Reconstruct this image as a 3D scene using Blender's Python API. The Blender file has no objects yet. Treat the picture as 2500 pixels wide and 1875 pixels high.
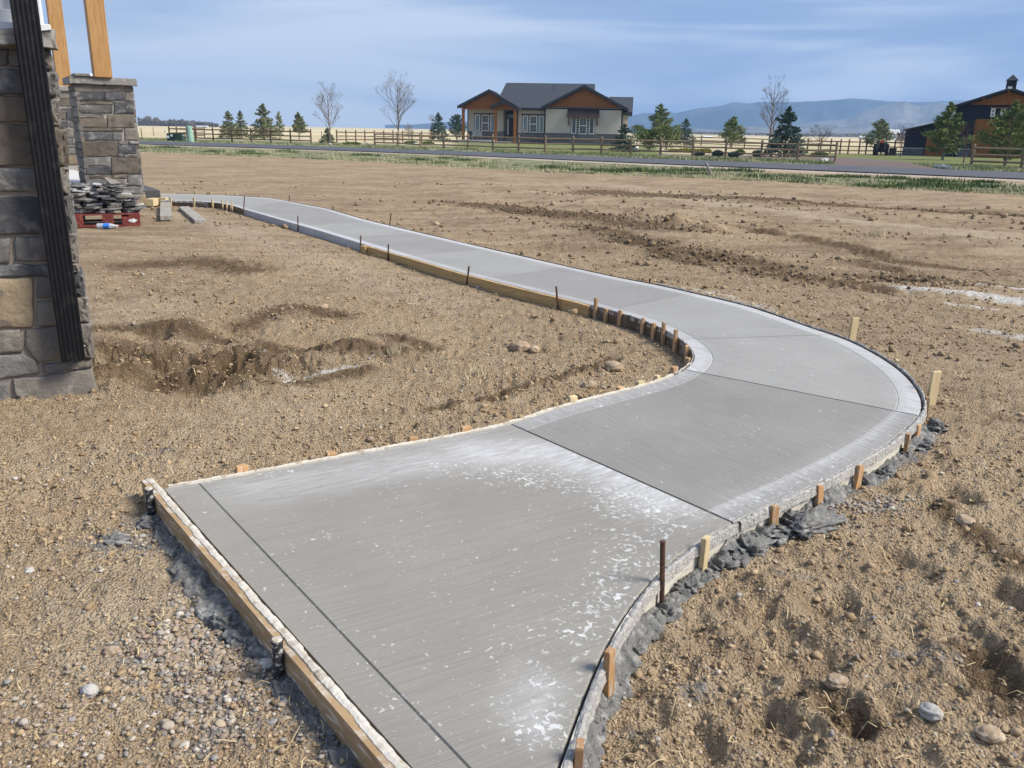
import bpy, math, random
import numpy as np
from mathutils import Vector, Matrix, Euler

random.seed(7)
RNG = np.random.default_rng(11)
S = bpy.context.scene
COL = S.collection

# ------------------------------------------------------------------ camera
F_PX, EYE = 2040.0, 1.6                      # focal length in photo pixels, eye height
ROLL = math.atan(29/1550.0)
PITCH = math.atan((937.5-(307+29/1550*550))*math.cos(ROLL)/F_PX)
cam_d = bpy.data.cameras.new('camera'); cam = bpy.data.objects.new('camera', cam_d); COL.objects.link(cam)
cam_d.sensor_fit = 'HORIZONTAL'; cam_d.sensor_width = 36; cam_d.lens = 36*F_PX/2500
cam_d.clip_start = 0.05; cam_d.clip_end = 20000
cam.location = (0, 0, EYE)
cam.matrix_world = Matrix.Translation((0, 0, EYE)) @ Matrix.Rotation(math.pi/2-PITCH, 4, 'X') @ Matrix.Rotation(ROLL, 4, 'Z')
S.camera = cam

# ------------------------------------------------------------------ world, sun, exposure
HAZE = .00030
SUN_EL, SUN_AZ = math.radians(43), math.radians(100)     # azimuth clockwise from +Y
W = bpy.data.worlds.new('World'); S.world = W; W.use_nodes = True
wn, wl = W.node_tree.nodes, W.node_tree.links
wn.clear()
out = wn.new('ShaderNodeOutputWorld'); bg = wn.new('ShaderNodeBackground')
sky = wn.new('ShaderNodeTexSky'); sky.sky_type = 'NISHITA'; sky.sun_disc = False
sky.sun_elevation = SUN_EL; sky.sun_rotation = SUN_AZ
sky.air_density = 1.3; sky.dust_density = 1.5; sky.ozone_density = 1.5
tc = wn.new('ShaderNodeTexCoord')
mp = wn.new('ShaderNodeMapping'); mp.inputs['Scale'].default_value = (1.0, 1.0, 8.0)
n1 = wn.new('ShaderNodeTexNoise'); n1.inputs['Scale'].default_value = 1.9; n1.inputs['Detail'].default_value = 4; n1.inputs['Roughness'].default_value = .45; n1.inputs['Distortion'].default_value = .5
wl.new(tc.outputs['Generated'], mp.inputs[0]); wl.new(mp.outputs[0], n1.inputs[0])
cr = wn.new('ShaderNodeValToRGB')                         # rain cloud to thin bright cloud
e = cr.color_ramp.elements
e[0].position = .36; e[0].color = (2.1, 3.45, 6.5, 1)
e[1].position = .60; e[1].color = (6.6, 7.5, 9.4, 1)
m_ = cr.color_ramp.elements.new(.49); m_.color = (3.1, 4.5, 7.5, 1)
wl.new(n1.outputs[0], cr.inputs[0])
# pale band of clear air low down to the left of the mountains (a west-east change in the cloud cover)
sep = wn.new('ShaderNodeSeparateXYZ'); wl.new(tc.outputs['Generated'], sep.inputs[0])
mr = wn.new('ShaderNodeMapRange'); mr.inputs['From Min'].default_value = .18; mr.inputs['From Max'].default_value = -.22
wl.new(sep.outputs[0], mr.inputs[0])
mr2 = wn.new('ShaderNodeMapRange'); mr2.inputs['From Min'].default_value = .19; mr2.inputs['From Max'].default_value = .02
wl.new(sep.outputs[2], mr2.inputs[0])
n2 = wn.new('ShaderNodeTexNoise'); n2.inputs['Scale'].default_value = 3.2; n2.inputs['Detail'].default_value = 3
mp2 = wn.new('ShaderNodeMapping'); mp2.inputs['Scale'].default_value = (1, 1, 9)
wl.new(tc.outputs['Generated'], mp2.inputs[0]); wl.new(mp2.outputs[0], n2.inputs[0])
mm = wn.new('ShaderNodeMath'); mm.operation = 'MULTIPLY'; wl.new(mr.outputs[0], mm.inputs[0]); wl.new(mr2.outputs[0], mm.inputs[1])
mm2 = wn.new('ShaderNodeMapRange'); mm2.inputs['From Min'].default_value = .15; mm2.inputs['From Max'].default_value = .5; wl.new(n2.outputs[0], mm2.inputs[0])
mm3 = wn.new('ShaderNodeMath'); mm3.operation = 'MULTIPLY'; wl.new(mm.outputs[0], mm3.inputs[0]); wl.new(mm2.outputs[0], mm3.inputs[1])
mixb = wn.new('ShaderNodeMixRGB'); mixb.inputs[2].default_value = (7.6, 8.3, 9.4, 1)
wl.new(mm3.outputs[0], mixb.inputs[0]); wl.new(cr.outputs[0], mixb.inputs[1])
mixs = wn.new('ShaderNodeMixRGB'); mixs.inputs[0].default_value = .88
wl.new(sky.outputs[0], mixs.inputs[1]); wl.new(mixb.outputs[0], mixs.inputs[2])
wl.new(mixs.outputs[0], bg.inputs[0]); bg.inputs[1].default_value = 0.072
wl.new(bg.outputs[0], out.inputs[0])

sd = bpy.data.lights.new('sun', 'SUN'); so = bpy.data.objects.new('sun', sd); COL.objects.link(so)
sd.energy = 4.3; sd.angle = math.radians(22); sd.color = (1, .935, .845)
dv = Vector((math.sin(SUN_AZ)*math.cos(SUN_EL), math.cos(SUN_AZ)*math.cos(SUN_EL), math.sin(SUN_EL)))
so.rotation_euler = dv.to_track_quat('Z', 'Y').to_euler(); so.location = (0, 0, 30)
vs = S.view_settings; vs.view_transform = 'Standard'; vs.look = 'None'; vs.gamma = 1; vs.exposure = 0.55; vs.use_curve_mapping = False

# ------------------------------------------------------------------ measuring the place: photo pixel -> point
def ray(px, py):
    X = px-1250; Y = 937.5-py; c, s = math.cos(ROLL), math.sin(ROLL); x = X*c-Y*s; y = X*s+Y*c
    return np.array([x, F_PX*math.cos(PITCH)+y*math.sin(PITCH), -F_PX*math.sin(PITCH)+y*math.cos(PITCH)])
def at(px, py, z=0.0):                       # where that pixel meets the level z
    d = ray(px, py); t = (z-EYE)/d[2]; return (float(d[0]*t), float(d[1]*t))
def pl(px, py, Y):                           # where it meets the vertical plane y = Y -> (x, z)
    d = ray(px, py); t = Y/d[1]; return (float(d[0]*t), float(EYE+d[2]*t))
def plane_hit(px, py, C, u):                 # vertical plane through C along unit u -> (distance along u, z)
    d = ray(px, py); n = (-u[1], u[0]); t = (C[0]*n[0]+C[1]*n[1])/(d[0]*n[0]+d[1]*n[1])
    return ((d[0]*t-C[0])*u[0]+(d[1]*t-C[1])*u[1], EYE+d[2]*t)

# ------------------------------------------------------------------ noise
def _h(ix, iy, s):
    n = (ix*374761393+iy*668265263+s*982451653) & 0xffffffff
    n = ((n ^ (n >> 13))*1274126177) & 0xffffffff
    return ((n ^ (n >> 16)) & 0xffff)/65535.0
def vn(x, y, s=0):
    ix = np.floor(x).astype(np.int64); iy = np.floor(y).astype(np.int64); fx = x-ix; fy = y-iy
    fx = fx*fx*(3-2*fx); fy = fy*fy*(3-2*fy)
    a = _h(ix, iy, s); b = _h(ix+1, iy, s); c = _h(ix, iy+1, s); d = _h(ix+1, iy+1, s)
    return (a+(b-a)*fx)*(1-fy)+(c+(d-c)*fx)*fy
def fbm(x, y, sc, o=4, s=0, g=.5):
    r = 0; a = 1; t = 0
    for k in range(o):
        r = r+a*vn(x*sc+17.3*k, y*sc-9.1*k, s+k); t += a; a *= g; sc *= 2.03
    return r/t
def sstep(x, a, b):
    t = np.clip((x-a)/(b-a), 0, 1); return t*t*(3-2*t)

# ------------------------------------------------------------------ object helpers
def link(o, parent=None):
    COL.objects.link(o)
    if parent is not None: o.parent = parent
    return o
def tag(o, label=None, cat=None, group=None, kind=None):
    if label: o['label'] = label
    if cat: o['category'] = cat
    if group: o['group'] = group
    if kind: o['kind'] = kind
    return o
def empty(name, loc=(0, 0, 0), rz=0.0, **k):
    o = bpy.data.objects.new(name, None); o.location = loc; o.rotation_euler = (0, 0, rz); o.empty_display_size = .1
    COL.objects.link(o); return tag(o, **k)
def mesh(name, V, Fc, mat=None, parent=None, smooth=False, **k):
    me = bpy.data.meshes.new(name); me.from_pydata([tuple(map(float, v)) for v in V], [], Fc); me.update()
    if mat: me.materials.append(mat)
    if smooth: me.polygons.foreach_set('use_smooth', [True]*len(me.polygons))
    return tag(link(bpy.data.objects.new(name, me), parent), **k)
def npmesh(name, V, T, mat=None, parent=None, smooth=False, attrs=None, **k):
    V = np.asarray(V, dtype=np.float32); T = np.asarray(T, dtype=np.int32); n = T.shape[1]
    me = bpy.data.meshes.new(name); me.vertices.add(len(V)); me.vertices.foreach_set('co', V.ravel())
    me.loops.add(T.size); me.loops.foreach_set('vertex_index', T.ravel())
    me.polygons.add(len(T)); me.polygons.foreach_set('loop_start', np.arange(len(T), dtype=np.int32)*n)
    if smooth: me.polygons.foreach_set('use_smooth', np.ones(len(T), dtype=bool))
    for an, A in (attrs or {}).items():
        A = np.asarray(A, dtype=np.float32)
        at_ = me.attributes.new(an, 'FLOAT_COLOR', 'POINT'); at_.data.foreach_set('color', A.ravel())
    me.update(calc_edges=True)
    if mat: me.materials.append(mat)
    return tag(link(bpy.data.objects.new(name, me), parent), **k)
class MB:                                    # collects boxes, bars and tubes for ONE mesh
    def __init__(s): s.v = []; s.f = []
    def add(s, v, f):
        b = len(s.v); s.v += [tuple(p) for p in v]; s.f += [tuple(i+b for i in q) for q in f]; return s
    def box(s, a, b, rz=0, c=None):
        x0, y0, z0 = a; x1, y1, z1 = b
        v = [(x0, y0, z0), (x1, y0, z0), (x1, y1, z0), (x0, y1, z0), (x0, y0, z1), (x1, y0, z1), (x1, y1, z1), (x0, y1, z1)]
        if rz:
            c = c or ((x0+x1)/2, (y0+y1)/2); cs, sn = math.cos(rz), math.sin(rz)
            v = [(c[0]+(p[0]-c[0])*cs-(p[1]-c[1])*sn, c[1]+(p[0]-c[0])*sn+(p[1]-c[1])*cs, p[2]) for p in v]
        return s.add(v, [(0, 3, 2, 1), (4, 5, 6, 7), (0, 1, 5, 4), (1, 2, 6, 5), (2, 3, 7, 6), (3, 0, 4, 7)])
    def prism(s, poly, y0, y1):              # polygon in x,z swept along y
        n = len(poly); v = [(p[0], y0, p[1]) for p in poly]+[(p[0], y1, p[1]) for p in poly]
        return s.add(v, [tuple(range(n)), tuple(range(2*n-1, n-1, -1))]+[(i, i+n, (i+1) % n+n, (i+1) % n) for i in range(n)])
    def tube(s, p, q, r0, r1=None, n=6, cap=True):
        r1 = r0 if r1 is None else r1; p = Vector(p); q = Vector(q); d = (q-p).normalized()
        a = d.orthogonal().normalized(); b = d.cross(a); v = []
        for c, r in ((p, r0), (q, r1)):
            for k in range(n):
                t = 2*math.pi*k/n; v.append(c+a*math.cos(t)*r+b*math.sin(t)*r)
        f = [(k, (k+1) % n, (k+1) % n+n, k+n) for k in range(n)]
        if cap: f += [tuple(range(n-1, -1, -1)), tuple(range(n, 2*n))]
        return s.add(v, f)
    def quad(s, a, b, c, d): return s.add([a, b, c, d], [(0, 1, 2, 3)])
    def build(s, name, mat, parent=None, bevel=0, smooth=False, **k):
        o = mesh(name, s.v, s.f, mat, parent, smooth=smooth, **k)
        if bevel:
            m = o.modifiers.new('bevel', 'BEVEL'); m.width = bevel; m.segments = 2; m.limit_method = 'ANGLE'; m.angle_limit = .6
        return o
ORD = 'first second third fourth fifth sixth seventh eighth ninth tenth eleventh twelfth thirteenth fourteenth fifteenth sixteenth seventeenth eighteenth nineteenth twentieth'.split()

# ------------------------------------------------------------------ materials
def _mat(name):
    m = bpy.data.materials.new(name); m.use_nodes = True; nt = m.node_tree
    b = nt.nodes['Principled BSDF']; b.inputs['Specular IOR Level'].default_value = .3
    return m, nt, b
class N:                                     # tiny node helper
    def __init__(s, nt): s.nt = nt; s.n = nt.nodes; s.l = nt.links
    def new(s, t, **k):
        o = s.n.new(t)
        for a, v in k.items(): setattr(o, a, v)
        return o
    def put(s, inp, v):
        if hasattr(v, 'is_linked') or hasattr(v, 'links'): s.l.new(v, inp)
        else: inp.default_value = v
    def coord(s, scale=(1, 1, 1), kind='Object', rot=0):
        t = s.new('ShaderNodeTexCoord'); m = s.new('ShaderNodeMapping'); m.inputs['Scale'].default_value = scale; m.inputs['Rotation'].default_value = (0, 0, rot)
        s.l.new(t.outputs[kind], m.inputs[0]); return m.outputs[0]
    def noise(s, vec, sc, det=4, rough=.55, dist=0):
        n = s.new('ShaderNodeTexNoise'); s.l.new(vec, n.inputs['Vector']); n.inputs['Scale'].default_value = sc
        n.inputs['Detail'].default_value = det; n.inputs['Roughness'].default_value = rough; n.inputs['Distortion'].default_value = dist; return n.outputs[0]
    def vor(s, vec, sc, feat='F1', o=0):
        n = s.new('ShaderNodeTexVoronoi', feature=feat); s.l.new(vec, n.inputs['Vector']); n.inputs['Scale'].default_value = sc; return n.outputs[o]
    def ramp(s, x, a, b, lo=0.0, hi=1.0):
        n = s.new('ShaderNodeMapRange'); s.put(n.inputs[0], x); n.inputs[1].default_value = a; n.inputs[2].default_value = b
        s.put(n.inputs[3], lo); s.put(n.inputs[4], hi); return n.outputs[0]
    def math(s, op, a, b=0.0):
        n = s.new('ShaderNodeMath', operation=op); s.put(n.inputs[0], a); s.put(n.inputs[1], b); return n.outputs[0]
    def mix(s, f, a, b, mode='MIX'):
        n = s.new('ShaderNodeMixRGB', blend_type=mode); s.put(n.inputs[0], f)
        for i, v in ((1, a), (2, b)):
            if isinstance(v, tuple): n.inputs[i].default_value = (*v[:3], 1)
            else: s.l.new(v, n.inputs[i])
        return n.outputs[0]
    def attr(s, name):
        a = s.new('ShaderNodeAttribute', attribute_name=name); return a
    def bump(s, h, strength=.5, dist=.01, nrm=None):
        b = s.new('ShaderNodeBump'); s.l.new(h, b.inputs['Height']); b.inputs['Strength'].default_value = strength; b.inputs['Distance'].default_value = dist
        if nrm is not None: s.l.new(nrm, b.inputs['Normal'])
        return b.outputs[0]
def simple(name, c1, c2=None, sc=8, rough=.85, bump=.3, bdist=.004, bsc=None, metal=0, stretch=(1, 1, 1), c3=None, spec=.3, rand=.0):
    m, nt, b = _mat(name); n = N(nt); v = n.coord(stretch)
    if rand:                                 # shift the grain of each object so that copies differ
        oi = n.new('ShaderNodeObjectInfo'); vm = n.new('ShaderNodeVectorMath', operation='ADD'); cx = n.new('ShaderNodeCombineXYZ')
        r7 = n.math('MULTIPLY', oi.outputs['Random'], 37.0)
        for i in range(3): nt.links.new(r7, cx.inputs[i])
        nt.links.new(v, vm.inputs[0]); nt.links.new(cx.outputs[0], vm.inputs[1]); v = vm.outputs[0]
    c2 = c2 or tuple(x*.7 for x in c1)
    col = n.mix(n.ramp(n.noise(v, sc, 6, .6), .3, .7), c1, c2)
    if c3: col = n.mix(n.ramp(n.noise(v, sc*2.7, 5, .6), .52, .66), col, c3)
    if rand:
        hv = n.new('ShaderNodeHueSaturation'); nt.links.new(col, hv.inputs['Color'])
        nt.links.new(n.ramp(oi.outputs['Random'], 0, 1, 1-rand, 1+rand), hv.inputs['Value']); col = hv.outputs[0]
    nt.links.new(col, b.inputs['Base Color']); b.inputs['Roughness'].default_value = rough; b.inputs['Metallic'].default_value = metal
    b.inputs['Specular IOR Level'].default_value = spec
    if bump: nt.links.new(n.bump(n.noise(v, bsc or sc*4, 6, .65), bump, bdist), b.inputs['Normal'])
    return m
M = {}
M['lumber'] = simple('new_lumber', (.56, .37, .17), (.44, .27, .11), 3, .75, .25, .002, 20, stretch=(1, 1, 6), rand=.18)
M['lumber_long'] = simple('yellow_board', (.50, .34, .15), (.38, .25, .105), 2.2, .75, .2, .002, 12, stretch=(1, 1, 14), c3=(.30, .19, .09), rand=.1)
M['lumber_old'] = simple('weathered_form_board', (.40, .28, .155), (.27, .175, .09), 3.4, .85, .5, .004, 14, stretch=(1, 1, 7), c3=(.55, .51, .44))
M['stake'] = simple('orange_fir_stake', (.50, .29, .135), (.38, .21, .09), 12, .8, .5, .003, 120, stretch=(3, 3, .6), c3=(.46, .42, .36), rand=.2)
M['stake_pale'] = simple('pale_pine_stake', (.60, .48, .28), (.48, .38, .21), 12, .75, .3, .002, 120, stretch=(3, 3, .4), rand=.12)
M['timber'] = simple('stained_timber', (.47, .275, .11), (.36, .195, .07), 4, .6, .35, .004, 10, stretch=(5, 5, .35), c3=(.30, .14, .04))
M['masonite'] = simple('wet_hardboard', (.13, .085, .05), (.085, .06, .04), 3, .6, .2, .002, 30, c3=(.22, .20, .17))
M['siding_form'] = simple('pale_siding_form', (.62, .58, .49), (.48, .44, .36), 6, .8, .5, .004, 30, stretch=(1, 1, 7), c3=(.36, .35, .32))
M['crust'] = simple('concrete_crust', (.44, .42, .38), (.26, .25, .235), 40, .95, 1, .01, 90, c3=(.62, .60, .55))
M['crust_pale'] = simple('pale_crust', (.64, .60, .52), (.46, .42, .35), 9, .95, .8, .004, 90, c3=(.32, .26, .18))
M['slop'] = simple('wet_concrete_slop', (.13, .13, .125), (.24, .235, .22), 9, .85, 1, .02, 45, c3=(.38, .37, .34))
M['steel'] = simple('rusty_stake_steel', (.12, .06, .035), (.07, .05, .045), 30, .7, .5, .002, 90, metal=.3, c3=(.26, .10, .04), rand=.4)
M['steel_dark'] = simple('crusted_black_stake', (.035, .035, .04), (.02, .02, .02), 20, .7, .6, .003, 60, c3=(.5, .48, .45))
M['mortar'] = simple('mortar', (.34, .29, .235), (.26, .225, .19), 12, .95, .6, .004, 120)
M['mortar_light'] = simple('light_mortar', (.36, .335, .30), (.27, .25, .225), 12, .95, .6, .004, 60)
def stone(name, a, b, c): return simple(name, a, b, 3.2, .85, 1.0, .016, 15, c3=c, rand=.16)
M['st_grey'] = stone('grey_stone', (.105, .10, .095), (.175, .168, .155), (.26, .25, .23))
M['st_dark'] = stone('dark_slate_stone', (.055, .057, .062), (.10, .10, .102), (.19, .185, .175))
M['st_brown'] = stone('brown_stone', (.112, .088, .066), (.165, .142, .115), (.08, .073, .066))
M['st_tan'] = stone('tan_stone', (.29, .225, .14), (.22, .175, .12), (.15, .125, .10))
M['st_light'] = stone('light_grey_stone', (.21, .187, .158), (.155, .142, .125), (.27, .245, .205))
M['st_cap'] = stone('rough_cap_stone', (.25, .238, .215), (.18, .172, .16), (.33, .31, .28))
M['black_metal'] = simple('black_downspout_paint', (.004, .0042, .0055), (.007, .0075, .009), 5, .5, .03, .001, 40, spec=.22, c3=(.017, .017, .018))
M['white_trim'] = simple('white_trim_paint', (.74, .75, .76), (.66, .68, .70), 3, .5, .05, .001)
M['white'] = simple('white_paint', (.78, .78, .78), (.72, .72, .72), 3, .5, 0)
M['porch_conc'] = simple('pale_porch_concrete', (.58, .56, .52), (.50, .48, .45), 5, .8, .1, .003)
M['block'] = simple('dark_wet_block', (.09, .09, .085), (.065, .066, .065), 5, .8, .3, .004)
M['red'] = simple('red_pallet_paint', (.19, .035, .028), (.12, .028, .024), 9, .75, .4, .003, 40, c3=(.26, .10, .07))
M['fence'] = simple('weathered_fence_wood', (.27, .19, .115), (.18, .125, .08), 5, .85, .5, .01, 20, c3=(.34, .27, .18), rand=.2)
M['fence_dark'] = simple('brown_fence_wood', (.16, .095, .055), (.11, .068, .042), 5, .85, .4, .01, 20, rand=.2)
M['bark'] = simple('grey_bark', (.24, .20, .17), (.16, .135, .115), 6, .9, .3, .01)
M['bark_red'] = simple('reddish_twigs', (.13, .07, .065), (.09, .05, .05), 6, .9, 0)
M['bark_pale'] = simple('pale_bark', (.26, .22, .19), (.18, .15, .13), 6, .9, 0)
def leafmat(name, c1, c2, c3=None):
    m, nt, b = _mat(name); n = N(nt); a = n.attr('tint')
    col = n.mix(a.outputs['Fac'], c1, c2)
    if c3: col = n.mix(n.ramp(a.outputs['Fac'], .85, 1), col, c3)
    nt.links.new(col, b.inputs['Base Color']); b.inputs['Roughness'].default_value = .85; b.inputs['Specular IOR Level'].default_value = .15
    return m
M['spruce'] = leafmat('blue_spruce_needles', (.032, .060, .045), (.125, .18, .12))
M['pine'] = leafmat('pine_needles', (.06, .09, .025), (.24, .29, .085))
M['olive'] = leafmat('backlit_olive_spruce_needles', (.08, .098, .040), (.28, .285, .13))  # olive made lighter and yellower: backlight on the left group put into the colour
M['palepine'] = leafmat('pale_pine_needles', (.11, .14, .06), (.36, .38, .20))  # paler needle tone, for the budding tree and one pine
M['shrub_y'] = leafmat('yellow_green_shrub', (.16, .16, .02), (.42, .38, .05))
M['grassm'] = leafmat('grass_blades', (.055, .095, .032), (.19, .235, .09), (.56, .49, .32))
M['woods'] = leafmat('far_bare_woods', (.10, .09, .08), (.22, .20, .17))
M['straw'] = simple('dry_straw', (.60, .48, .27), (.44, .34, .18), 30, .8, 0)
M['roof'] = simple('charcoal_shingles', (.030, .035, .045), (.048, .055, .068), 9, .9, .4, .02, 30, c3=(.065, .072, .085))
M['siding'] = simple('cream_siding', (.56, .515, .43), (.52, .475, .40), 1, .75, 0)
M['navy'] = simple('dark_navy_siding', (.012, .017, .027), (.016, .021, .032), 1, .75, 0)
M['cedar'] = simple('orange_cedar', (.32, .125, .034), (.25, .092, .024), 2.2, .7, .2, .004, 20, stretch=(5, 5, .4), c3=(.20, .072, .018), spec=.1)
M['fascia'] = simple('dark_fascia', (.035, .035, .040), (.028, .028, .032), 2, .7, 0)
M['brownroof'] = simple('brown_metal_awning', (.035, .022, .020), (.028, .018, .016), 2, .6, 0)
M['glass'] = simple('dark_window_glass', (.025, .04, .055), (.06, .085, .10), .9, .12, 0, spec=.6)
M['curtain'] = simple('window_with_drawn_curtain', (.30, .37, .40), (.10, .14, .17), 3, .3, 0, stretch=(6, 1, .3))
M['green_box'] = simple('utility_green_paint', (.030, .065, .038), (.022, .05, .03), 2, .6, 0)
M['green_pale'] = simple('pale_green_plastic', (.28, .46, .36), (.24, .40, .31), 2, .6, 0)
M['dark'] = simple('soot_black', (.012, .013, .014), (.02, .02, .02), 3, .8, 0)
M['rubber'] = simple('tyre_rubber', (.02, .02, .02), (.035, .035, .03), 6, .9, .2)
M['tractor'] = simple('dark_green_enamel', (.015, .035, .028), (.02, .04, .03), 3, .45, 0)
M['orange'] = simple('orange_reflector', (.75, .09, .03), (.6, .07, .02), 3, .6, 0)
M['rim'] = simple('pale_wheel_rim', (.45, .45, .42), (.35, .35, .33), 3, .6, 0)
M['tan_wall'] = simple('tan_wall', (.30, .22, .15), (.25, .19, .13), 1, .8, 0)
M['blue_label'] = simple('blue_bottle_label', (.03, .14, .62), (.05, .25, .75), 8, .4, 0)
def stonecourse(name):
    m, nt, b = _mat(name); n = N(nt); v = n.coord((1, 1, 1)); br = n.new('ShaderNodeTexBrick')
    sp = n.new('ShaderNodeSeparateXYZ'); nt.links.new(v, sp.inputs[0]); cb = n.new('ShaderNodeCombineXYZ')
    nt.links.new(n.math('ADD', sp.outputs[0], sp.outputs[1]), cb.inputs[0]); nt.links.new(sp.outputs[2], cb.inputs[1])
    nt.links.new(cb.outputs[0], br.inputs[0]); br.inputs['Scale'].default_value = 1.0
    br.inputs['Brick Width'].default_value = .55; br.inputs['Row Height'].default_value = .2; br.inputs['Mortar Size'].default_value = .02
    br.inputs['Color1'].default_value = (.07, .065, .062, 1); br.inputs['Color2'].default_value = (.17, .15, .13, 1); br.inputs['Mortar'].default_value = (.2, .19, .18, 1)
    nt.links.new(n.mix(n.ramp(n.noise(v, 5), .4, .6, 0, .5), br.outputs[0], (.10, .105, .12)), b.inputs['Base Color']); b.inputs['Roughness'].default_value = .9
    return m
M['wainscot'] = stonecourse('small_stone_courses')
def plastic():
    m, nt, b = _mat('clear_bottle_plastic'); b.inputs['Base Color'].default_value = (.85, .92, .97, 1); b.inputs['Transmission Weight'].default_value = .6
    b.inputs['Roughness'].default_value = .12; b.inputs['IOR'].default_value = 1.2; return m
M['plastic'] = plastic()
# ------------------------------------------------------------------ materials of ground and concrete
def ground_mat():
    m, nt, b = _mat('bare_dirt_and_grass'); n = N(nt); v = n.coord()
    A = n.attr('zone_a'); B = n.attr('zone_b')
    sa = n.new('ShaderNodeSeparateColor'); nt.links.new(A.outputs['Color'], sa.inputs[0])
    sb = n.new('ShaderNodeSeparateColor'); nt.links.new(B.outputs['Color'], sb.inputs[0])
    big = n.noise(v, .45, 5, .6); mid = n.noise(v, 5, 6, .65); fine = n.noise(v, 60, 5, .7); grit = n.vor(v, 95); grit2 = n.vor(v, 38, 'F1', 1)
    col = n.mix(n.ramp(big, .38, .62), (.43, .312, .188), (.265, .186, .114))
    col = n.mix(n.ramp(mid, .35, .62, 0, .75), col, (.50, .39, .255))
    col = n.mix(n.ramp(fine, .32, .48, .75, 0), col, (.145, .095, .052))
    col = n.mix(n.ramp(fine, .56, .70, 0, .6), col, (.66, .54, .37))
    v2 = n.coord((.8, 5, 1), rot=.55)
    strk = n.noise(v2, .6, 5, .6)
    far = n.ramp(B.outputs['Alpha'], 0, 1)   # how flat the open field is (streaks of the grader)
    col = n.mix(n.math('MULTIPLY', far, n.ramp(strk, .47, .62, 0, .62)), col, (.235, .165, .105))
    col = n.mix(n.math('MULTIPLY', far, n.ramp(strk, .48, .34, 0, .45)), col, (.50, .39, .26))
    # damp churned soil
    wet = n.ramp(n.math('ADD', n.math('MULTIPLY', sa.outputs[1], .8), n.ramp(n.noise(v, 7, 6, .72), 0, 1, -.55, .55)), .28, .68, 0, .92)
    col = n.mix(wet, col, (.145, .098, .055))
    # pale worn track
    col = n.mix(n.math('MULTIPLY', sb.outputs[2], n.ramp(mid, .3, .6, .4, .9)), col, (.56, .46, .33))
    # cement slurry
    sl = n.math('MULTIPLY', A.outputs['Alpha'], 1.0)
    slm = n.ramp(n.math('ADD', sl, n.ramp(n.noise(v, 11, 5, .65), 0, 1, -.5, .5)), .38, .60)
    col = n.mix(slm, col, n.mix(n.ramp(fine, .35, .65), (.17, .162, .15), (.31, .30, .28)))
    # spilled lime and curing compound
    li = n.ramp(n.math('ADD', sa.outputs[2], n.ramp(n.noise(n.coord((1, 3.2, 1), rot=.55), 5.5, 6, .78), 0, 1, -.75, .75)), .45, .75)
    col = n.mix(li, col, (.70, .68, .63))
    # verge: green shoots over dry thatch
    gn = n.noise(v, 1.1, 5, .7); gfine = n.noise(n.coord((1, .5, 1)), 9, 4, .7)
    verge = n.mix(n.ramp(gn, .42, .60), (.44, .37, .25), (.15, .19, .075))
    verge = n.mix(n.ramp(gfine, .35, .65, 0, .55), verge, (.07, .11, .035))
    gm = n.ramp(n.math('ADD', sa.outputs[0], n.ramp(gn, 0, 1, -.3, .3)), .40, .55)
    col = n.mix(gm, col, verge)
    # mown lawn
    lawn = n.mix(n.ramp(n.noise(v, .5, 5, .7), .35, .65), (.17, .20, .065), (.24, .225, .10))
    lawn = n.mix(n.ramp(gfine, .35, .65, 0, .4), lawn, (.11, .16, .05))
    col = n.mix(n.ramp(n.math('ADD', sb.outputs[0], n.ramp(gn, 0, 1, -.15, .15)), .4, .6), col, lawn)
    # dry pasture
    vp = n.coord((.25, 1, 1))
    pas = n.mix(n.ramp(n.noise(vp, .03, 6, .6), .38, .62), (.66, .55, .34), (.50, .42, .25))
    pas = n.mix(n.ramp(n.noise(vp, .012, 5, .6), .52, .64, 0, .6), pas, (.26, .27, .14))
    pas = n.mix(n.ramp(n.noise(vp, 1.2, 4, .7), .4, .7, 0, .35), pas, (.34, .28, .16))
    col = n.mix(sb.outputs[1], col, pas)
    # gravel
    C = n.attr('zone_c'); sc_ = n.new('ShaderNodeSeparateColor'); nt.links.new(C.outputs['Color'], sc_.inputs[0])
    gr = n.mix(n.ramp(n.noise(v, 3, 6, .75), .35, .65), (.25, .19, .165), (.14, .11, .10))
    col = n.mix(sc_.outputs[0], col, gr)
    sh = n.mix(n.ramp(n.noise(v, 2, 6, .75), .35, .65), (.46, .37, .29), (.60, .52, .42))
    col = n.mix(sc_.outputs[1], col, sh)
    nt.links.new(col, b.inputs['Base Color']); b.inputs['Roughness'].default_value = .95; b.inputs['Specular IOR Level'].default_value = .12
    h = n.math('ADD', n.math('MULTIPLY', fine, .6), n.math('MULTIPLY', grit, .5)); h = n.math('ADD', h, n.math('MULTIPLY', n.noise(v, 22, 5, .7), 1.0))
    nt.links.new(n.bump(h, 1.0, .035), b.inputs['Normal'])
    return m
M['ground'] = ground_mat()
def tint_mat(name, rough=.95, bump=.6, bsc=150, bd=.003):
    m, nt, b = _mat(name); n = N(nt); v = n.coord(); a = n.attr('tint'); f = n.noise(v, bsc, 4, .7)
    nt.links.new(n.mix(n.ramp(f, .3, .7, 0, .35), a.outputs['Color'], (.18, .13, .08)), b.inputs['Base Color'])
    b.inputs['Roughness'].default_value = rough; b.inputs['Specular IOR Level'].default_value = .15
    if bump: nt.links.new(n.bump(f, bump, bd), b.inputs['Normal'])
    return m
M['clod'] = tint_mat('dirt_clod'); M['pebble'] = tint_mat('pebble', .7, .15)
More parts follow.
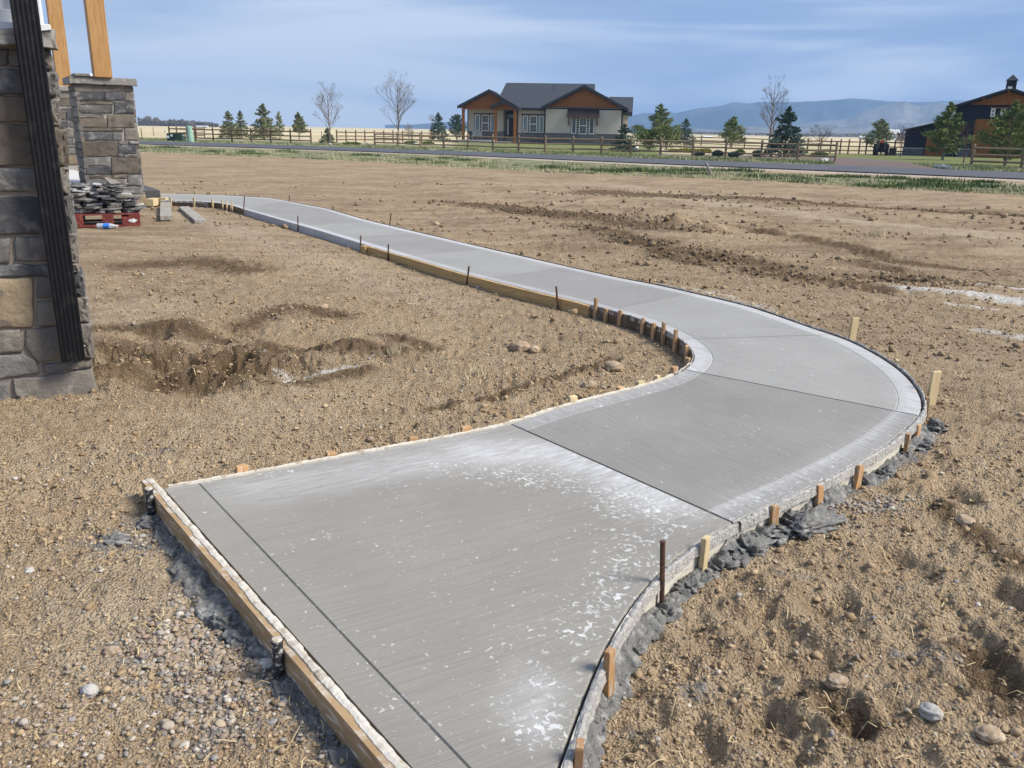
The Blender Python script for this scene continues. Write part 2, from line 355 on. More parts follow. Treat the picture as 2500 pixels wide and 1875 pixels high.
def concrete_mat(name, c1, c2, spots, wide=1.0):
    m, nt, b = _mat(name); n = N(nt); v = n.coord(); uv = n.new('ShaderNodeUVMap'); uv.uv_map = 'UVMap'
    a = n.attr('bloom'); sp = n.new('ShaderNodeSeparateColor'); nt.links.new(a.outputs['Color'], sp.inputs[0])
    def uvn(sx, sy, sc, det=4, r=.6):
        mpn = n.new('ShaderNodeMapping'); mpn.inputs['Scale'].default_value = (sx, sy, 1); nt.links.new(uv.outputs[0], mpn.inputs[0]); return n.noise(mpn.outputs[0], sc, det, r)
    col = n.mix(n.ramp(n.noise(v, 1.3, 5, .6), .35, .65), c1, c2)
    br = uvn(1.2, 90, 1.6, 4, .7)            # broom lines run along u
    br2 = uvn(3, 260, 1.0, 3, .6)
    col = n.mix(n.ramp(br, .40, .62, 0, .42), col, tuple(x*.70 for x in c1))
    col = n.mix(n.ramp(br2, .5, .7, 0, .3), col, tuple(min(1, x*1.3) for x in c2))
    col = n.mix(n.ramp(n.noise(v, 160, 3, .7), .55, .75, 0, .25), col, tuple(x*.6 for x in c1))
    # efflorescence: streaky veil + flakes
    veil = n.math('MULTIPLY', sp.outputs[0], n.ramp(uvn(4, 24, 1.7, 6, .75), .30, .68, .12, 1.0))
    col = n.mix(n.math('MULTIPLY', veil, .78), col, (.60, .60, .60))
    fl = n.noise(v, 48, 5, .6, .6); fl2 = n.noise(v, 4.5, 3, .6)
    thr = n.math('SUBTRACT', n.math('ADD', fl, n.ramp(fl2, .3, .7, -.05, .05)), n.ramp(sp.outputs[1], 0, 1, .245, .03))
    flakes = n.ramp(thr, .44, .50)
    col = n.mix(n.math('MULTIPLY', flakes, n.ramp(n.noise(v, 9, 3, .6), .3, .65, spots*.3, spots*.85)), col, (.66, .665, .66))
    nt.links.new(col, b.inputs['Base Color']); b.inputs['Roughness'].default_value = .72; b.inputs['Specular IOR Level'].default_value = .3
    h = n.math('ADD', n.math('MULTIPLY', br, .6), n.math('ADD', n.math('MULTIPLY', br2, .5), n.math('MULTIPLY', n.noise(v, 190, 3, .7), .35)))
    nt.links.new(n.bump(h, .5*wide, .0035), b.inputs['Normal'])
    return m
M['conc_a'] = concrete_mat('fresh_concrete_near', (.235, .22, .19), (.285, .268, .232), .88, .8)
M['conc_b'] = concrete_mat('fresh_concrete_dark', (.20, .19, .17), (.25, .238, .213), .75, 1.3)
M['conc_c'] = concrete_mat('fresh_concrete', (.26, .25, .225), (.31, .30, .27), .7, .8)
M['conc_d'] = concrete_mat('fresh_concrete_deep', (.225, .215, .195), (.275, .262, .238), .7, .8)
M['asphalt'] = simple('asphalt', (.070, .073, .082), (.092, .095, .105), .7, .9, .2, .005, 60, stretch=(1, 1, 1))
M['asphalt_edge'] = simple('asphalt_edge', (.028, .028, .03), (.04, .04, .04), 3, .95, .2, .005)

# ------------------------------------------------------------------ outline of the walkway (slab top is 0.10 above the dirt)
TOP = .10
Lpx = [(406,1198),(600,1160),(864,1110),(1127,1062),(1251,1035),(1347,1000),(1438,976),(1515,957),(1601,935),(1653.5,914),(1687,892),(1699,873),(1692,856),(1677,839),(1653.5,823),(1625,806),(1586,789),(1543,772),(1505,763),(1467,752),(1447,745),(1146,671),(949,614),(892,597),(780,563),(700,540.5),(597,511),(570,502),(534,495),(506,493),(470,490.7),(394,489)]
Rpx = [(1362,1871),(1381,1812),(1408,1741),(1435,1671),(1463,1600),(1484,1567),(1517,1508),(1560,1445),(1598,1405),(1636,1367),(1690,1329),(1789,1274),(1885,1230),(2007,1173),(2100,1124),(2157,1091),(2210,1047),(2243,1018),(2251,1006),(2253,985),(2243,957),(2226,933),(2202,908),(2169,884),(2129,860),(2068,829),(1986,803),(1905,774),(1828,748),(1681,713),(1600,695),(1514,679),(1390,652),(1189,606),(1131,592.6),(1016,566),(892,536.5),(796,508.7),(732,497),(687,488),(651,482.6),(597,479.5),(570,477.7),(479,474.5),(394,473)]
def smooth_poly(P, it=2):
    P = np.array(P, float)
    for _ in range(it):
        Q = P.copy(); Q[1:-1] = .25*P[:-2]+.5*P[1:-1]+.25*P[2:]; P = Q
    return P
def resample(P, step):
    P = np.array(P, float); d = np.r_[0, np.cumsum(np.linalg.norm(np.diff(P, axis=0), axis=1))]; n = max(2, int(round(d[-1]/step))+1); s = np.linspace(0, d[-1], n)
    return np.c_[np.interp(s, d, P[:, 0]), np.interp(s, d, P[:, 1])]
A0 = np.array(at(400, 1192, TOP)); A1 = np.array(at(1008, 1875, TOP)); eD = (A1-A0)/np.linalg.norm(A1-A0)
Lw = [at(*p, TOP) for p in Lpx]; Rw = [at(*p, TOP) for p in Rpx]
r0 = np.array(Rw[0]); rd = r0-np.array(Rw[3]); rd /= np.linalg.norm(rd)
# the right edge runs on below the frame until it meets the end board
tt = np.linalg.solve(np.array([rd, -eD]).T, A0-r0); Rend = r0+rd*tt[0]
Lw = [tuple(A0)]+Lw[1:]; Rw = [tuple(Rend)]+Rw
Lp = resample(smooth_poly(resample(Lw, .12), 2), .03); Rp = resample(smooth_poly(resample(Rw, .12), 2), .03)
def cum(P): return np.r_[0, np.cumsum(np.linalg.norm(np.diff(P, axis=0), axis=1))]
Lc, Rc = cum(Lp), cum(Rp)
def near_s(P, Pc, q): i = int(np.argmin(np.linalg.norm(P-np.array(q), axis=1))); return Pc[i]
def evalP(P, Pc, s): s = np.asarray(s); return np.c_[np.interp(s, Pc, P[:, 0]), np.interp(s, Pc, P[:, 1])]
JOINTS = [((1255,1035),(1790,1272)), ((1693,905),(2245,1014)), ((1660,828),(2023,816)), ((1486,757),(1682,715)), ((1175,680),(1390,652)), ((985,626),(1189,606)), ((842,582),(1035,567.7)), ((732,552),(900,540)), ((660,530),(790,509)), ((597,511),(700,490)), ((521,494),(585,479))]
sL = [0.0]+[near_s(Lp, Lc, at(*a, TOP)) for a, b in JOINTS]+[Lc[-1]]
sR = [0.0]+[near_s(Rp, Rc, at(*b, TOP)) for a, b in JOINTS]+[Rc[-1]]
PATHPOLY = np.r_[Lp[::3], Rp[::-1][::3]]
def seg_dist(x, y, P, closed=False):
    d = np.full(x.shape, 1e9); n = len(P)
    for i in range(n if closed else n-1):
        a = P[i]; b_ = P[(i+1) % n]; ux, uy = b_[0]-a[0], b_[1]-a[1]; L2 = ux*ux+uy*uy+1e-12
        t = np.clip(((x-a[0])*ux+(y-a[1])*uy)/L2, 0, 1); d = np.minimum(d, (x-a[0]-t*ux)**2+(y-a[1]-t*uy)**2)
    return np.sqrt(d)
def inside(x, y, P):
    r = np.zeros(x.shape, bool); n = len(P)
    for i in range(n):
        a = P[i]; b_ = P[(i+1) % n]
        c = ((a[1] > y) != (b_[1] > y)); 
        if abs(b_[1]-a[1]) < 1e-12: continue
        r ^= c & (x < (b_[0]-a[0])*(y-a[1])/(b_[1]-a[1])+a[0])
    return r
def path_sdf(x, y):                          # negative inside the slab
    d = np.full(x.shape, 9.0); q = (x > -9.5) & (x < 4.2) & (y > .2) & (y < 20.5)
    xx, yy = x[q], y[q]; P = PATHPOLY[::2]; dd = seg_dist(xx, yy, P, True); dd[inside(xx, yy, P)] *= -1; d[q] = dd; return d
def stroke(x, y, pts, w, world=False):       # soft mask along a line on the ground
    P = np.array(pts if world else [at(*p) for p in pts], float)
    if len(P) == 1: P = np.r_[P, P+.001]
    q = (x > P[:, 0].min()-3*w) & (x < P[:, 0].max()+3*w) & (y > P[:, 1].min()-3*w) & (y < P[:, 1].max()+3*w)
    o = np.zeros(x.shape)
    if q.any(): o[q] = np.exp(-(seg_dist(x[q], y[q], P)/w)**2)
    return o

# ------------------------------------------------------------------ where road, verge and fence lie (seen from above, as azimuth -> distance)
RN = [(340,352.6),(700,364),(1000,375),(1500,396.5),(2000,418),(2500,439)]
RF = [(340,345.2),(700,356),(1000,366.2),(1500,386.0),(2000,404.5),(2500,423.5)]
VG = [(340,371),(540,379),(800,390),(1000,400),(1200,413),(1500,426),(1700,433),(1950,446),(2150,457),(2300,465),(2500,476)]
def ext(pts, a=60, b=40):
    P = [np.array(at(*p)) for p in pts]; d0 = P[0]-P[1]; d0 /= np.linalg.norm(d0); d1 = P[-1]-P[-2]; d1 /= np.linalg.norm(d1)
    return np.array([P[0]+d0*a, P[0]+d0*a*.5]+P+[P[-1]+d1*b*.5, P[-1]+d1*b])
RNw, RFw, VGw = ext(RN, 130, 45), ext(RF, 130, 45), ext(VG, 40, 25)
def azr(Pw, az):
    P = resample(Pw, .5); a = np.arctan2(P[:, 0], P[:, 1]); r = np.hypot(P[:, 0], P[:, 1]); k = np.argsort(a)
    return 1/np.interp(az, a[k], 1/r[k])
GATE_A, GATE_B = at(2039, 392), at(2371, 405)            # fence ends either side of the gravel drive

# ------------------------------------------------------------------ ground sheet: a fan of rings, fine near the viewer
azs = np.unique(np.r_[np.linspace(-math.pi, -.86, 40)[:-1], np.linspace(-.86, .86, 820), np.linspace(.86, math.pi, 40)[1:]])
rs = [.35]
while rs[-1] < 62: rs.append(rs[-1]*(1.0115 if rs[-1] < 1.7 else 1.0063))
while rs[-1] < 3100: rs.append(rs[-1]*1.04)
rs = np.array(rs); NA, NR = len(azs), len(rs)
AZ, RR = np.meshgrid(azs, rs); gx, gy = RR*np.sin(AZ), RR*np.cos(AZ)
rv = azr(VGw, azs)[None, :]+0*RR; rn = azr(RNw, azs)[None, :]+0*RR; rf = azr(RFw, azs)[None, :]+0*RR
wob = (fbm(gx, gy, .5, 3, 5)-.5)*1.2
front = np.cos(AZ) > -.2
DENTS = [  # boot prints and holes: pixel, radius, depth
 ((1750,1490),.10,.022),((1880,1530),.12,.035),((1660,1500),.10,.018),((1975,1625),.13,.022),((1640,1625),.09,.012),((1555,1740),.11,.018),((1700,1560),.09,.02),((2060,1750),.09,.05),((1980,1720),.08,.03),((2410,1650),.12,.04),((2460,1460),.10,.05),((2330,1210),.12,.04),((1330,1840),.06,.01),((1690,1830),.10,.022),((2200,1380),.14,.03),((1800,1440),.09,.02),((2040,1500),.13,.022),((2230,1560),.12,.02),((1900,1800),.1,.018),((2360,1560),.1,.03)]
MOUNDS = [((1650,550),.24,.15),((1735,568),.28,.10),((1548,528),.22,.09),((1985,1735),.07,.06),((1700,580),.5,.03)]
PIT = [((232,880),.18,.07),((300,862),.16,-.09),((340,885),.2,.05),((420,880),.25,-.07),((480,920),.18,.06),((560,900),.16,-.05),((600,870),.15,.05),((640,885),.10,.05),((660,850),.09,-.08),((400,935),.16,-.06),((330,930),.12,.06),((480,948),.14,-.07),((610,950),.07,.04),((260,940),.10,.07),((280,965),.08,.05),((760,830),.25,-.05),((450,800),.25,.05),((560,812),.2,-.05),((700,905),.2,-.05),((860,850),.2,.05),((230,910),.12,-.10),((520,880),.1,.06),((370,815),.15,-.07)]
WETS = [([(250,800),(420,800),(560,830)],.22),([(560,925),(760,935),(900,900)],.14),([(230,850),(420,875),(620,880)],.42),([(240,930),(450,930),(640,935)],.25),([(640,845),(800,850),(960,860)],.26),([(600,790),(700,745),(830,770)],.22),([(340,650),(470,640),(600,660)],.45),([(1250,520),(1450,535),(1650,570)],.8),([(1400,560),(1700,620),(1900,650)],.45),([(1500,590),(1850,670),(2150,700)],.25),([(1450,470),(1800,490),(2100,505),(2450,520)],1.1),([(2100,640),(2300,680)],.35),([(2000,670),(2450,690)],.2),([(1100,500),(1300,520)],.5),([(950,820),(1050,850)],.15),([(1060,1000),(1250,960),(1500,880)],.07),([(1800,560),(2200,640),(2500,670)],.3),([(2300,1250),(2500,1400)],.10),([(2400,1600),(2500,1750)],.12),([(2000,1720),(2100,1770)],.12)]
LIME = [([(2215,700),(2350,712),(2500,735)],.28,.72),([(2330,740),(2440,752)],.14,.8),([(2390,800),(2500,822)],.17,.62),([(2370,688),(2500,700)],.13,.8),([(680,895),(750,905),(860,896)],.085,.66),([(1690,705),(1800,730),(1890,752)],.12,.55),([(640,778),(700,766)],.07,.5),([(555,803),(590,802)],.06,.42),([(470,932),(500,925)],.05,.4),([(690,738),(720,735)],.05,.45),([(430,860),(520,850),(600,845)],.06,.45),([(630,862),(650,870)],.05,.5),([(880,875),(930,868)],.05,.5),([(1980,745),(2060,760)],.1,.4)]
SLUR = [([(400,1270),(520,1420),(650,1580),(800,1760),(900,1890)],.20,.60),([(480,1300),(400,1335),(240,1345)],.12,.5),([(560,1500),(480,1620),(520,1800)],.26,.50),([(300,1560),(340,1640)],.14,.42),([(200,1330),(330,1300),(420,1260)],.10,.5),([(330,1120),(420,1110)],.12,.42),([(90,1250),(180,1240)],.10,.38),([(100,1450),(130,1500)],.09,.4),([(1380,1850),(1450,1660),(1560,1500),(1680,1390),(1800,1310),(1950,1250),(2080,1190),(2200,1130),(2290,1040)],.10,.62),([(2230,1600),(2290,1590)],.13,.5),([(1660,1700),(1710,1690)],.09,.55),([(1530,1780),(1600,1800)],.09,.45),([(2330,1380),(2420,1400)],.13,.4),([(2180,1690),(2300,1700)],.1,.4),([(1900,1410),(1960,1420)],.06,.5),([(1600,800),(1480,770),(1400,755),(1300,720)],.10,.45),([(1350,760),(1260,730)],.12,.35),([(590,1090),(680,1060)],.1,.3),([(30,1600),(60,1650)],.1,.3),([(480,500),(580,520)],.14,.4),([(350,1075),(380,1070)],.05,.5)]
PALE = [([(1340,470),(1700,490),(2000,530),(2250,565),(2500,590)],.55,.8),([(1150,445),(1500,455),(1650,470)],.7,.5),([(1750,475),(2100,490),(2500,505)],.4,.45),([(1300,490),(1600,510)],.5,.35),([(300,1500),(420,1400),(300,1600)],.35,.5),([(100,1150),(400,1120),(700,1000)],.35,.35),([(420,520),(620,580),(900,680),(1100,740)],.35,.5),([(300,760),(420,740)],.4,.5)]
sdf = path_sdf(gx, gy)
flatn = sstep(RR, 30, 60)
z = np.zeros_like(gx)
z += (fbm(gx, gy, .28, 4, 1)-.5)*.10*sstep(RR, 1.5, 9)*(1-.6*flatn)
z += (fbm(gx, gy, 2.2, 4, 2)-.5)*.045
rough = .35+.65*sstep(fbm(gx, gy, .6, 3, 8), .42, .62)
rr_ = stroke(gx, gy, [(1500,1700),(1900,1500),(2300,1500),(2500,1750)], 1.0); rough = np.maximum(rough, rr_*1.1)
rid = 1-np.abs(2*fbm(gx, gy, 9, 4, 3, .55)-1)
z += (rid-.7)*.052*rough*(1-sstep(RR, 14, 30))
z += (fbm(gx, gy, 34, 3, 4, .6)-.5)*.034*(1-sstep(RR, 5, 12))
# ruts left by the grader, along the road
ca, sa_ = math.cos(math.radians(-27)), math.sin(math.radians(-27))
uu, vv_ = gx*ca+gy*sa_, -gx*sa_+gy*ca
rut = fbm(uu*.28, vv_*2.6, .9, 4, 9, .55)-.5
z += rut*.21*sstep(RR, 6, 11)*(1-sstep(RR, 24, 40))*sstep(uu*.0+gx+.15*gy, -1.5, 2.5)*front
for p, r, dpt in DENTS:
    c = at(*p); d = np.hypot(gx-c[0], (gy-c[1])*.75)/r; q = d < 2.6
    z[q] += (-dpt*(1-sstep(d[q], .55, 1.0))+dpt*.45*np.exp(-((d[q]-1.15)/.28)**2))*(1+.0*d[q])
for p, r, hgt in MOUNDS+PIT:
    c = at(*p); q = np.hypot(gx-c[0], gy-c[1]) < 3*r
    d = np.hypot(gx[q]-c[0], gy[q]-c[1])/r*(.75+.5*vn(gx[q]*3/r, gy[q]*3/r, 6)); z[q] += hgt*1.5*np.exp(-d**2)*(.7+.6*vn(gx[q]*9, gy[q]*9, 7))
pitm = stroke(gx, gy, [(230,880),(450,890),(640,890)], .34)
z -= pitm*.04; z += pitm*(rid-.6)*.10
wet = np.zeros_like(gx); lime = np.zeros_like(gx); slur = np.zeros_like(gx); pale = np.zeros_like(gx)
for pts, w in WETS: wet = np.maximum(wet, stroke(gx, gy, pts, w)*.9)
for pts, w, a in LIME: lime = np.maximum(lime, stroke(gx, gy, pts, w)*a)
for pts, w, a in SLUR: slur = np.maximum(slur, stroke(gx, gy, pts, w)*a)
for pts, w, a in PALE: pale = np.maximum(pale, stroke(gx, gy, pts, w)*a)
z += rut*.14*np.minimum(wet, 1)*sstep(RR, 6, 9)+(rid-.62)*.045*np.minimum(wet, 1)*sstep(RR, 3, 4)*(1-sstep(RR, 16, 26))
z -= np.clip(lime, 0, 1)*.015
wallg = np.exp(-((np.hypot(gx+2.9, gy-4.5))/.55)**2); z += .05*wallg        # dirt banked against the corner wall
z = np.where(sdf < .0, -.03, z)
w_ = sstep(sdf, .0, .22); z = np.where(sdf >= 0, z*w_+(-.005)*(1-w_), z)
z = np.clip(z, -.3, np.where(sdf < .5, .055+np.clip(sdf, 0, .5)*.2, .5))
# road bed, verge, pasture
zfar = sstep(RR, rv-1, rv+1.5)
z = z*(1-.7*zfar)
inroad = sstep(RR, rn-1.2, rn-.4)*(1-sstep(RR, rf+.4, rf+1.2))
z = z*(1-inroad)+.0*inroad
z = np.where(RR > rf+2, z*.6, z)
az_l = AZ
vergem = sstep(RR+wob, rv-.7, rv+.7)*(1-sstep(RR+wob*.8, rn-2.6, rn-1.2))
bare_r = sstep(gx, 4, 14)*sstep(RR+wob*2, rv+(rn-rv)*.45, rv+(rn-rv)*.75); vergem *= (1-.75*bare_r)
shoulder = sstep(RR+.3*wob, rn-2.8+1.0*(1-sstep(gx, -5, 8)), rn-.9)*(1-sstep(RR, rn+.5, rn+1))
farv = sstep(RR+.3*wob, rf+.1, rf+.6)
fence_r = rf*1.115+2
lawn = farv*sstep(AZ, -.095, -.055)*(1-sstep(RR, 118, 125))*sstep(RR+wob, fence_r-1, fence_r+1)*(1-sstep(AZ, .155, .175))
lawnR = farv*sstep(AZ, .30, .335)*(1-sstep(RR, 88, 92))
vergef = farv*(1-sstep(RR+3*wob, rf*1.20+4, rf*1.30+7))
past = farv*sstep(RR+4*wob, rf*1.20+4, rf*1.30+7)*(1-lawn)*(1-lawnR)
# gravel drive: from the gap in the fence back past the barn, spreading at the road
gpts = [at(2190, 414), at(2110, 393), at(2030, 386), at(1950, 384), at(1700, 382)]
grav = stroke(gx, gy, gpts, 2.6, True); grav = sstep(grav+wob*.08, .22, .42)*farv
flare = stroke(gx, gy, [at(2060, 405), at(2300, 417)], 1.5, True); grav = np.maximum(grav, sstep(flare+wob*.1, .25, .45)*farv)
ZA = np.stack([np.maximum(vergem, vergef), wet, lime, slur], -1)
openf = sstep(RR, 7, 13)*(1-zfar)
ZB = np.stack([np.maximum(lawn*.9, lawnR*.9), past, pale, openf], -1)
ZC = np.stack([grav, shoulder, 0*grav, 0*grav], -1)
V = np.stack([gx, gy, z], -1).reshape(-1, 3)
i = np.arange(NR-1)[:, None]*NA; j = np.arange(NA-1)[None, :]
a = (i+j).ravel(); T = np.c_[a, a+1, a+1+NA, a+NA]
seam = (np.arange(NR-1)*NA); T = np.r_[T, np.c_[seam+NA-1, seam, seam+NA, seam+2*NA-1]]
ground = npmesh('ground', V, T, M['ground'], smooth=True, attrs={'zone_a': ZA.reshape(-1, 4), 'zone_b': ZB.reshape(-1, 4), 'zone_c': ZC.reshape(-1, 4)}, kind='structure')
# plug under the viewer
nn = 24; mesh('ground', [(0, 0, 0)]+[(.36*math.sin(2*math.pi*k/nn), .36*math.cos(2*math.pi*k/nn), .0) for k in range(nn)], [(0, (k+1) % nn+1, k+1) for k in range(nn)], M['ground'], kind='structure')
def gz(x, y):
    x = np.asarray(x, float); y = np.asarray(y, float); r = np.hypot(x, y); a_ = np.arctan2(x, y)
    fa = np.clip(np.interp(a_, azs, np.arange(NA)), 0, NA-1.001); fr = np.clip(np.interp(r, rs, np.arange(NR)), 0, NR-1.001)
    ia, ir = fa.astype(int), fr.astype(int); ta, tr = fa-ia, fr-ir
    return (z[ir, ia]*(1-ta)+z[ir, ia+1]*ta)*(1-tr)+(z[ir+1, ia]*(1-ta)+z[ir+1, ia+1]*ta)*tr

# ------------------------------------------------------------------ road
def road_mesh():
    P, Q = resample(smooth_poly(resample(RNw, 3), 3), 2.0), resample(smooth_poly(resample(RFw, 3), 3), 2.0); n = min(len(P), len(Q))
    P = evalP(P, cum(P), np.linspace(0, cum(P)[-1], n)); Q = evalP(Q, cum(Q), np.linspace(0, cum(Q)[-1], n))
    V = []; F = []
    for k in range(n):
        c = [(P[k], .0), (P[k], .05), ((P[k]+Q[k])/2, .10), (Q[k], .06), (Q[k], 0)]
        V += [(q[0], q[1], h) for q, h in c]
        if k:
            b = (k-1)*5
            F += [(b+j, b+5+j, b+6+j, b+1+j) for j in range(4)]
    o = mesh('road', V, F, M['asphalt'], kind='structure'); o.data.materials.append(M['asphalt_edge'])
    for i_, p in enumerate(o.data.polygons): p.material_index = 1 if i_ % 4 in (0, 3) else 0
road_mesh()

# ------------------------------------------------------------------ the walkway: one panel per pour, cut by joints
path = empty('path', kind='structure', label='long curving fresh concrete walkway with timber forms along both edges')
mats = ['conc_a', 'conc_b', 'conc_c', 'conc_c', 'conc_d', 'conc_c', 'conc_d', 'conc_c', 'conc_d', 'conc_d', 'conc_c', 'conc_c']
def bloom_field(x, y, k, el, er, ee):
    ed = np.minimum(el, er)
    veil = np.zeros_like(x); fl = np.zeros_like(x)
    if k == 0:
        veil = 1.0*stroke(x, y, [(430,1215),(700,1165),(1000,1110),(1230,1060)], .12)
        veil = np.maximum(veil, 1.1*stroke(x, y, [(1150,1150),(1350,1150),(1500,1200),(1620,1265)], .19))
        veil = np.maximum(veil, .75*stroke(x, y, [(620,1250),(900,1200),(1150,1150)], .16))
        veil = np.maximum(veil, .55*stroke(x, y, [(1290,1075),(1600,1195),(1760,1265)], .09))
        fl = .66*stroke(x, y, [(1100,1190),(1400,1230),(1650,1300)], .20)
        fl = np.maximum(fl, .66*stroke(x, y, [(1700,1300),(1600,1360),(1500,1480),(1430,1620),(1370,1760),(1330,1880)], .10))
        fl = np.maximum(fl, .74*stroke(x, y, [(1330,1740),(1280,1820),(1200,1880)], .09))
        veil = np.maximum(veil, .6*stroke(x, y, [(1330,1750),(1300,1850)], .06))
        fl = np.maximum(fl, .52*stroke(x, y, [(1500,1290),(1550,1450),(1400,1600)], .22))
        fl = np.maximum(fl, .46*stroke(x, y, [(900,1750),(1050,1830),(1150,1880)], .13))
        fl = np.maximum(fl, .17); fl = np.maximum(fl, .5*stroke(x, y, [(450,1240),(600,1420),(780,1600),(950,1800)], .06))
        fl = np.maximum(fl, .5*stroke(x, y, [(430,1215),(1230,1060)], .2))
    else:
        bw = (1-sstep(er, .11, .145))
        bl = (1-sstep(el, .11, .145))
        veil = np.maximum(bw*(1.0 if k == 1 else .9), bl*.55)
        if k == 1: veil = np.maximum(bl*.55, bw*(.25+.95*sstep(er, .05, .09))*1.0)
        if k == 2: veil = np.maximum(bl*1.0, veil)
        if k >= 3: veil = np.maximum(bl*.7, bw*1.0)
        if k >= 6: veil = np.maximum(bl*1.2, bw*1.3)
        veil = np.maximum(veil, .10)
        fl = np.where(bl+bw > .5, .42, .24 if k in (2, 3) else .14)
        if k == 1: fl = np.maximum(fl, .5*stroke(x, y, [(1290,1040),(1500,975),(1680,915)], .12))
    return veil, fl
for k in range(len(sL)-1):
    gap = .008 if k <= 2 else .003
    g0 = 0 if k == 0 else (.007 if k <= 2 else .005); g1 = 0 if k == len(sL)-2 else (.007 if k < 2 else .005)
    la, lb, ra, rb = sL[k]+g0, sL[k+1]-g1, sR[k]+g0, sR[k+1]-g1
    n = max(8, int(max(lb-la, rb-ra)/.04)); t = list(np.linspace(0, 1, n))
    tl = np.array(t)
    if k == 0:                               # extra rows for the tooled line along the end board
        ln, rn_ = lb-la, rb-ra
        rows = [(.125, 0), (.130, 1), (.135, 0)]
        sl_ = [(la+x*ln, ra+x*rn_, 0, 0) for x in t if x*ln > .16 or x*rn_ > .16]; sl_ = [(la, ra, 0, 0)]+[(la+d/ .93, ra+d*1.02, g_, 0) for d, g_ in rows]+[s for s in sl_ if s[0] > la+.15]
    else: sl_ = [(la+x*(lb-la), ra+x*(rb-ra), 0, 0) for x in t]
    nrow = len(sl_); PL = evalP(Lp, Lc, [s[0] for s in sl_]); PR = evalP(Rp, Rc, [s[1] for s in sl_])
    Wd = np.linalg.norm(PR-PL, axis=1)
    sec = [(0, -1), (0, -.006), (.007, 0), (.06, 0), (.122, 0), (.128, -.003 if k else 0), (.134, 0)]
    cols = [('l', a_, b_) for a_, b_ in sec]+[('m', q, 0) for q in np.linspace(.16, .84, 20)]+[('r', a_, b_) for a_, b_ in sec[::-1]]
    V = []; UV = []; BL = []
    for r_ in range(nrow):
        for kind, a_, b_ in cols:
            if kind == 'l': f = a_/Wd[r_]
            elif kind == 'r': f = 1-a_/Wd[r_]
            else: f = a_
            p = PL[r_]*(1-f)+PR[r_]*f
            zz = TOP+b_ if b_ > -.5 else -.02
            if sl_[r_][2] and b_ > -.5: zz -= .006
            el = f*Wd[r_]; er = (1-f)*Wd[r_]
            V.append((p[0], p[1], zz)); along = sl_[r_][0]*(1-f)+sl_[r_][1]*f
            UV.append((along, el) if k == 0 else (el, along)); BL.append((el, er))
    V = np.array(V); nc = len(cols)
    # end faces
    F = [(r_*nc+c_, (r_)*nc+c_+1, (r_+1)*nc+c_+1, (r_+1)*nc+c_) for r_ in range(nrow-1) for c_ in range(nc-1)]
    base = len(V); V = V.tolist()
    for r_ in (0, nrow-1):
        b0 = len(V)
        for c_ in range(nc): v = V[r_*nc+c_]; V.append([v[0], v[1], -.02]); UV.append(UV[r_*nc+c_]); BL.append(BL[r_*nc+c_])
        for c_ in range(nc-1):
            q = (r_*nc+c_, r_*nc+c_+1, b0+c_+1, b0+c_); F.append(q if r_ else q[::-1])
    Vn = np.array(V); BLn = np.array(BL)
    ee = np.abs((Vn[:, 0]-A0[0])*(-eD[1])+(Vn[:, 1]-A0[1])*eD[0])
    ve, fl = bloom_field(Vn[:, 0], Vn[:, 1], k, BLn[:, 0], BLn[:, 1], ee)
    o = mesh('concrete_panel', V, F, M[mats[k]], path, smooth=False)
    at_ = o.data.attributes.new('bloom', 'FLOAT_COLOR', 'POINT'); at_.data.foreach_set('color', np.stack([ve, fl, 0*ve, 0*ve+1], -1).astype(np.float32).ravel())
    uvl = o.data.uv_layers.new(name='UVMap'); li = np.zeros(len(o.data.loops), dtype=np.int32); o.data.loops.foreach_get('vertex_index', li)
    uvl.data.foreach_set('uv', np.array(UV, dtype=np.float32)[li].ravel())
    path_n = len(V)
PATH = path
bl = MB(); 
def strip(P, Q, z0, z1, mb):
    n = len(P)
    v = []
    for k in range(n): v += [(P[k][0], P[k][1], z0), (P[k][0], P[k][1], z1), (Q[k][0], Q[k][1], z1), (Q[k][0], Q[k][1], z0)]
    f = []
    for k in range(n-1):
        for j in range(4): f.append((4*k+j, 4*k+(j+1) % 4, 4*k+4+(j+1) % 4, 4*k+4+j))
    f += [(3, 2, 1, 0), tuple(4*(n-1)+j for j in range(4))]
    mb.add(v, f)
def offset(P, d):
    P = np.array(P, float); t = np.gradient(P, axis=0); t /= np.linalg.norm(t, axis=1)[:, None]; return P+np.c_[-t[:, 1], t[:, 0]]*d
strip(offset(Lp[::4], -.03), offset(Rp[::4], .03)[np.linspace(0, len(Rp[::4])-1, len(Lp[::4])).astype(int)], -.02, .045, bl)
bl.build('sub_base', M['block'], path)
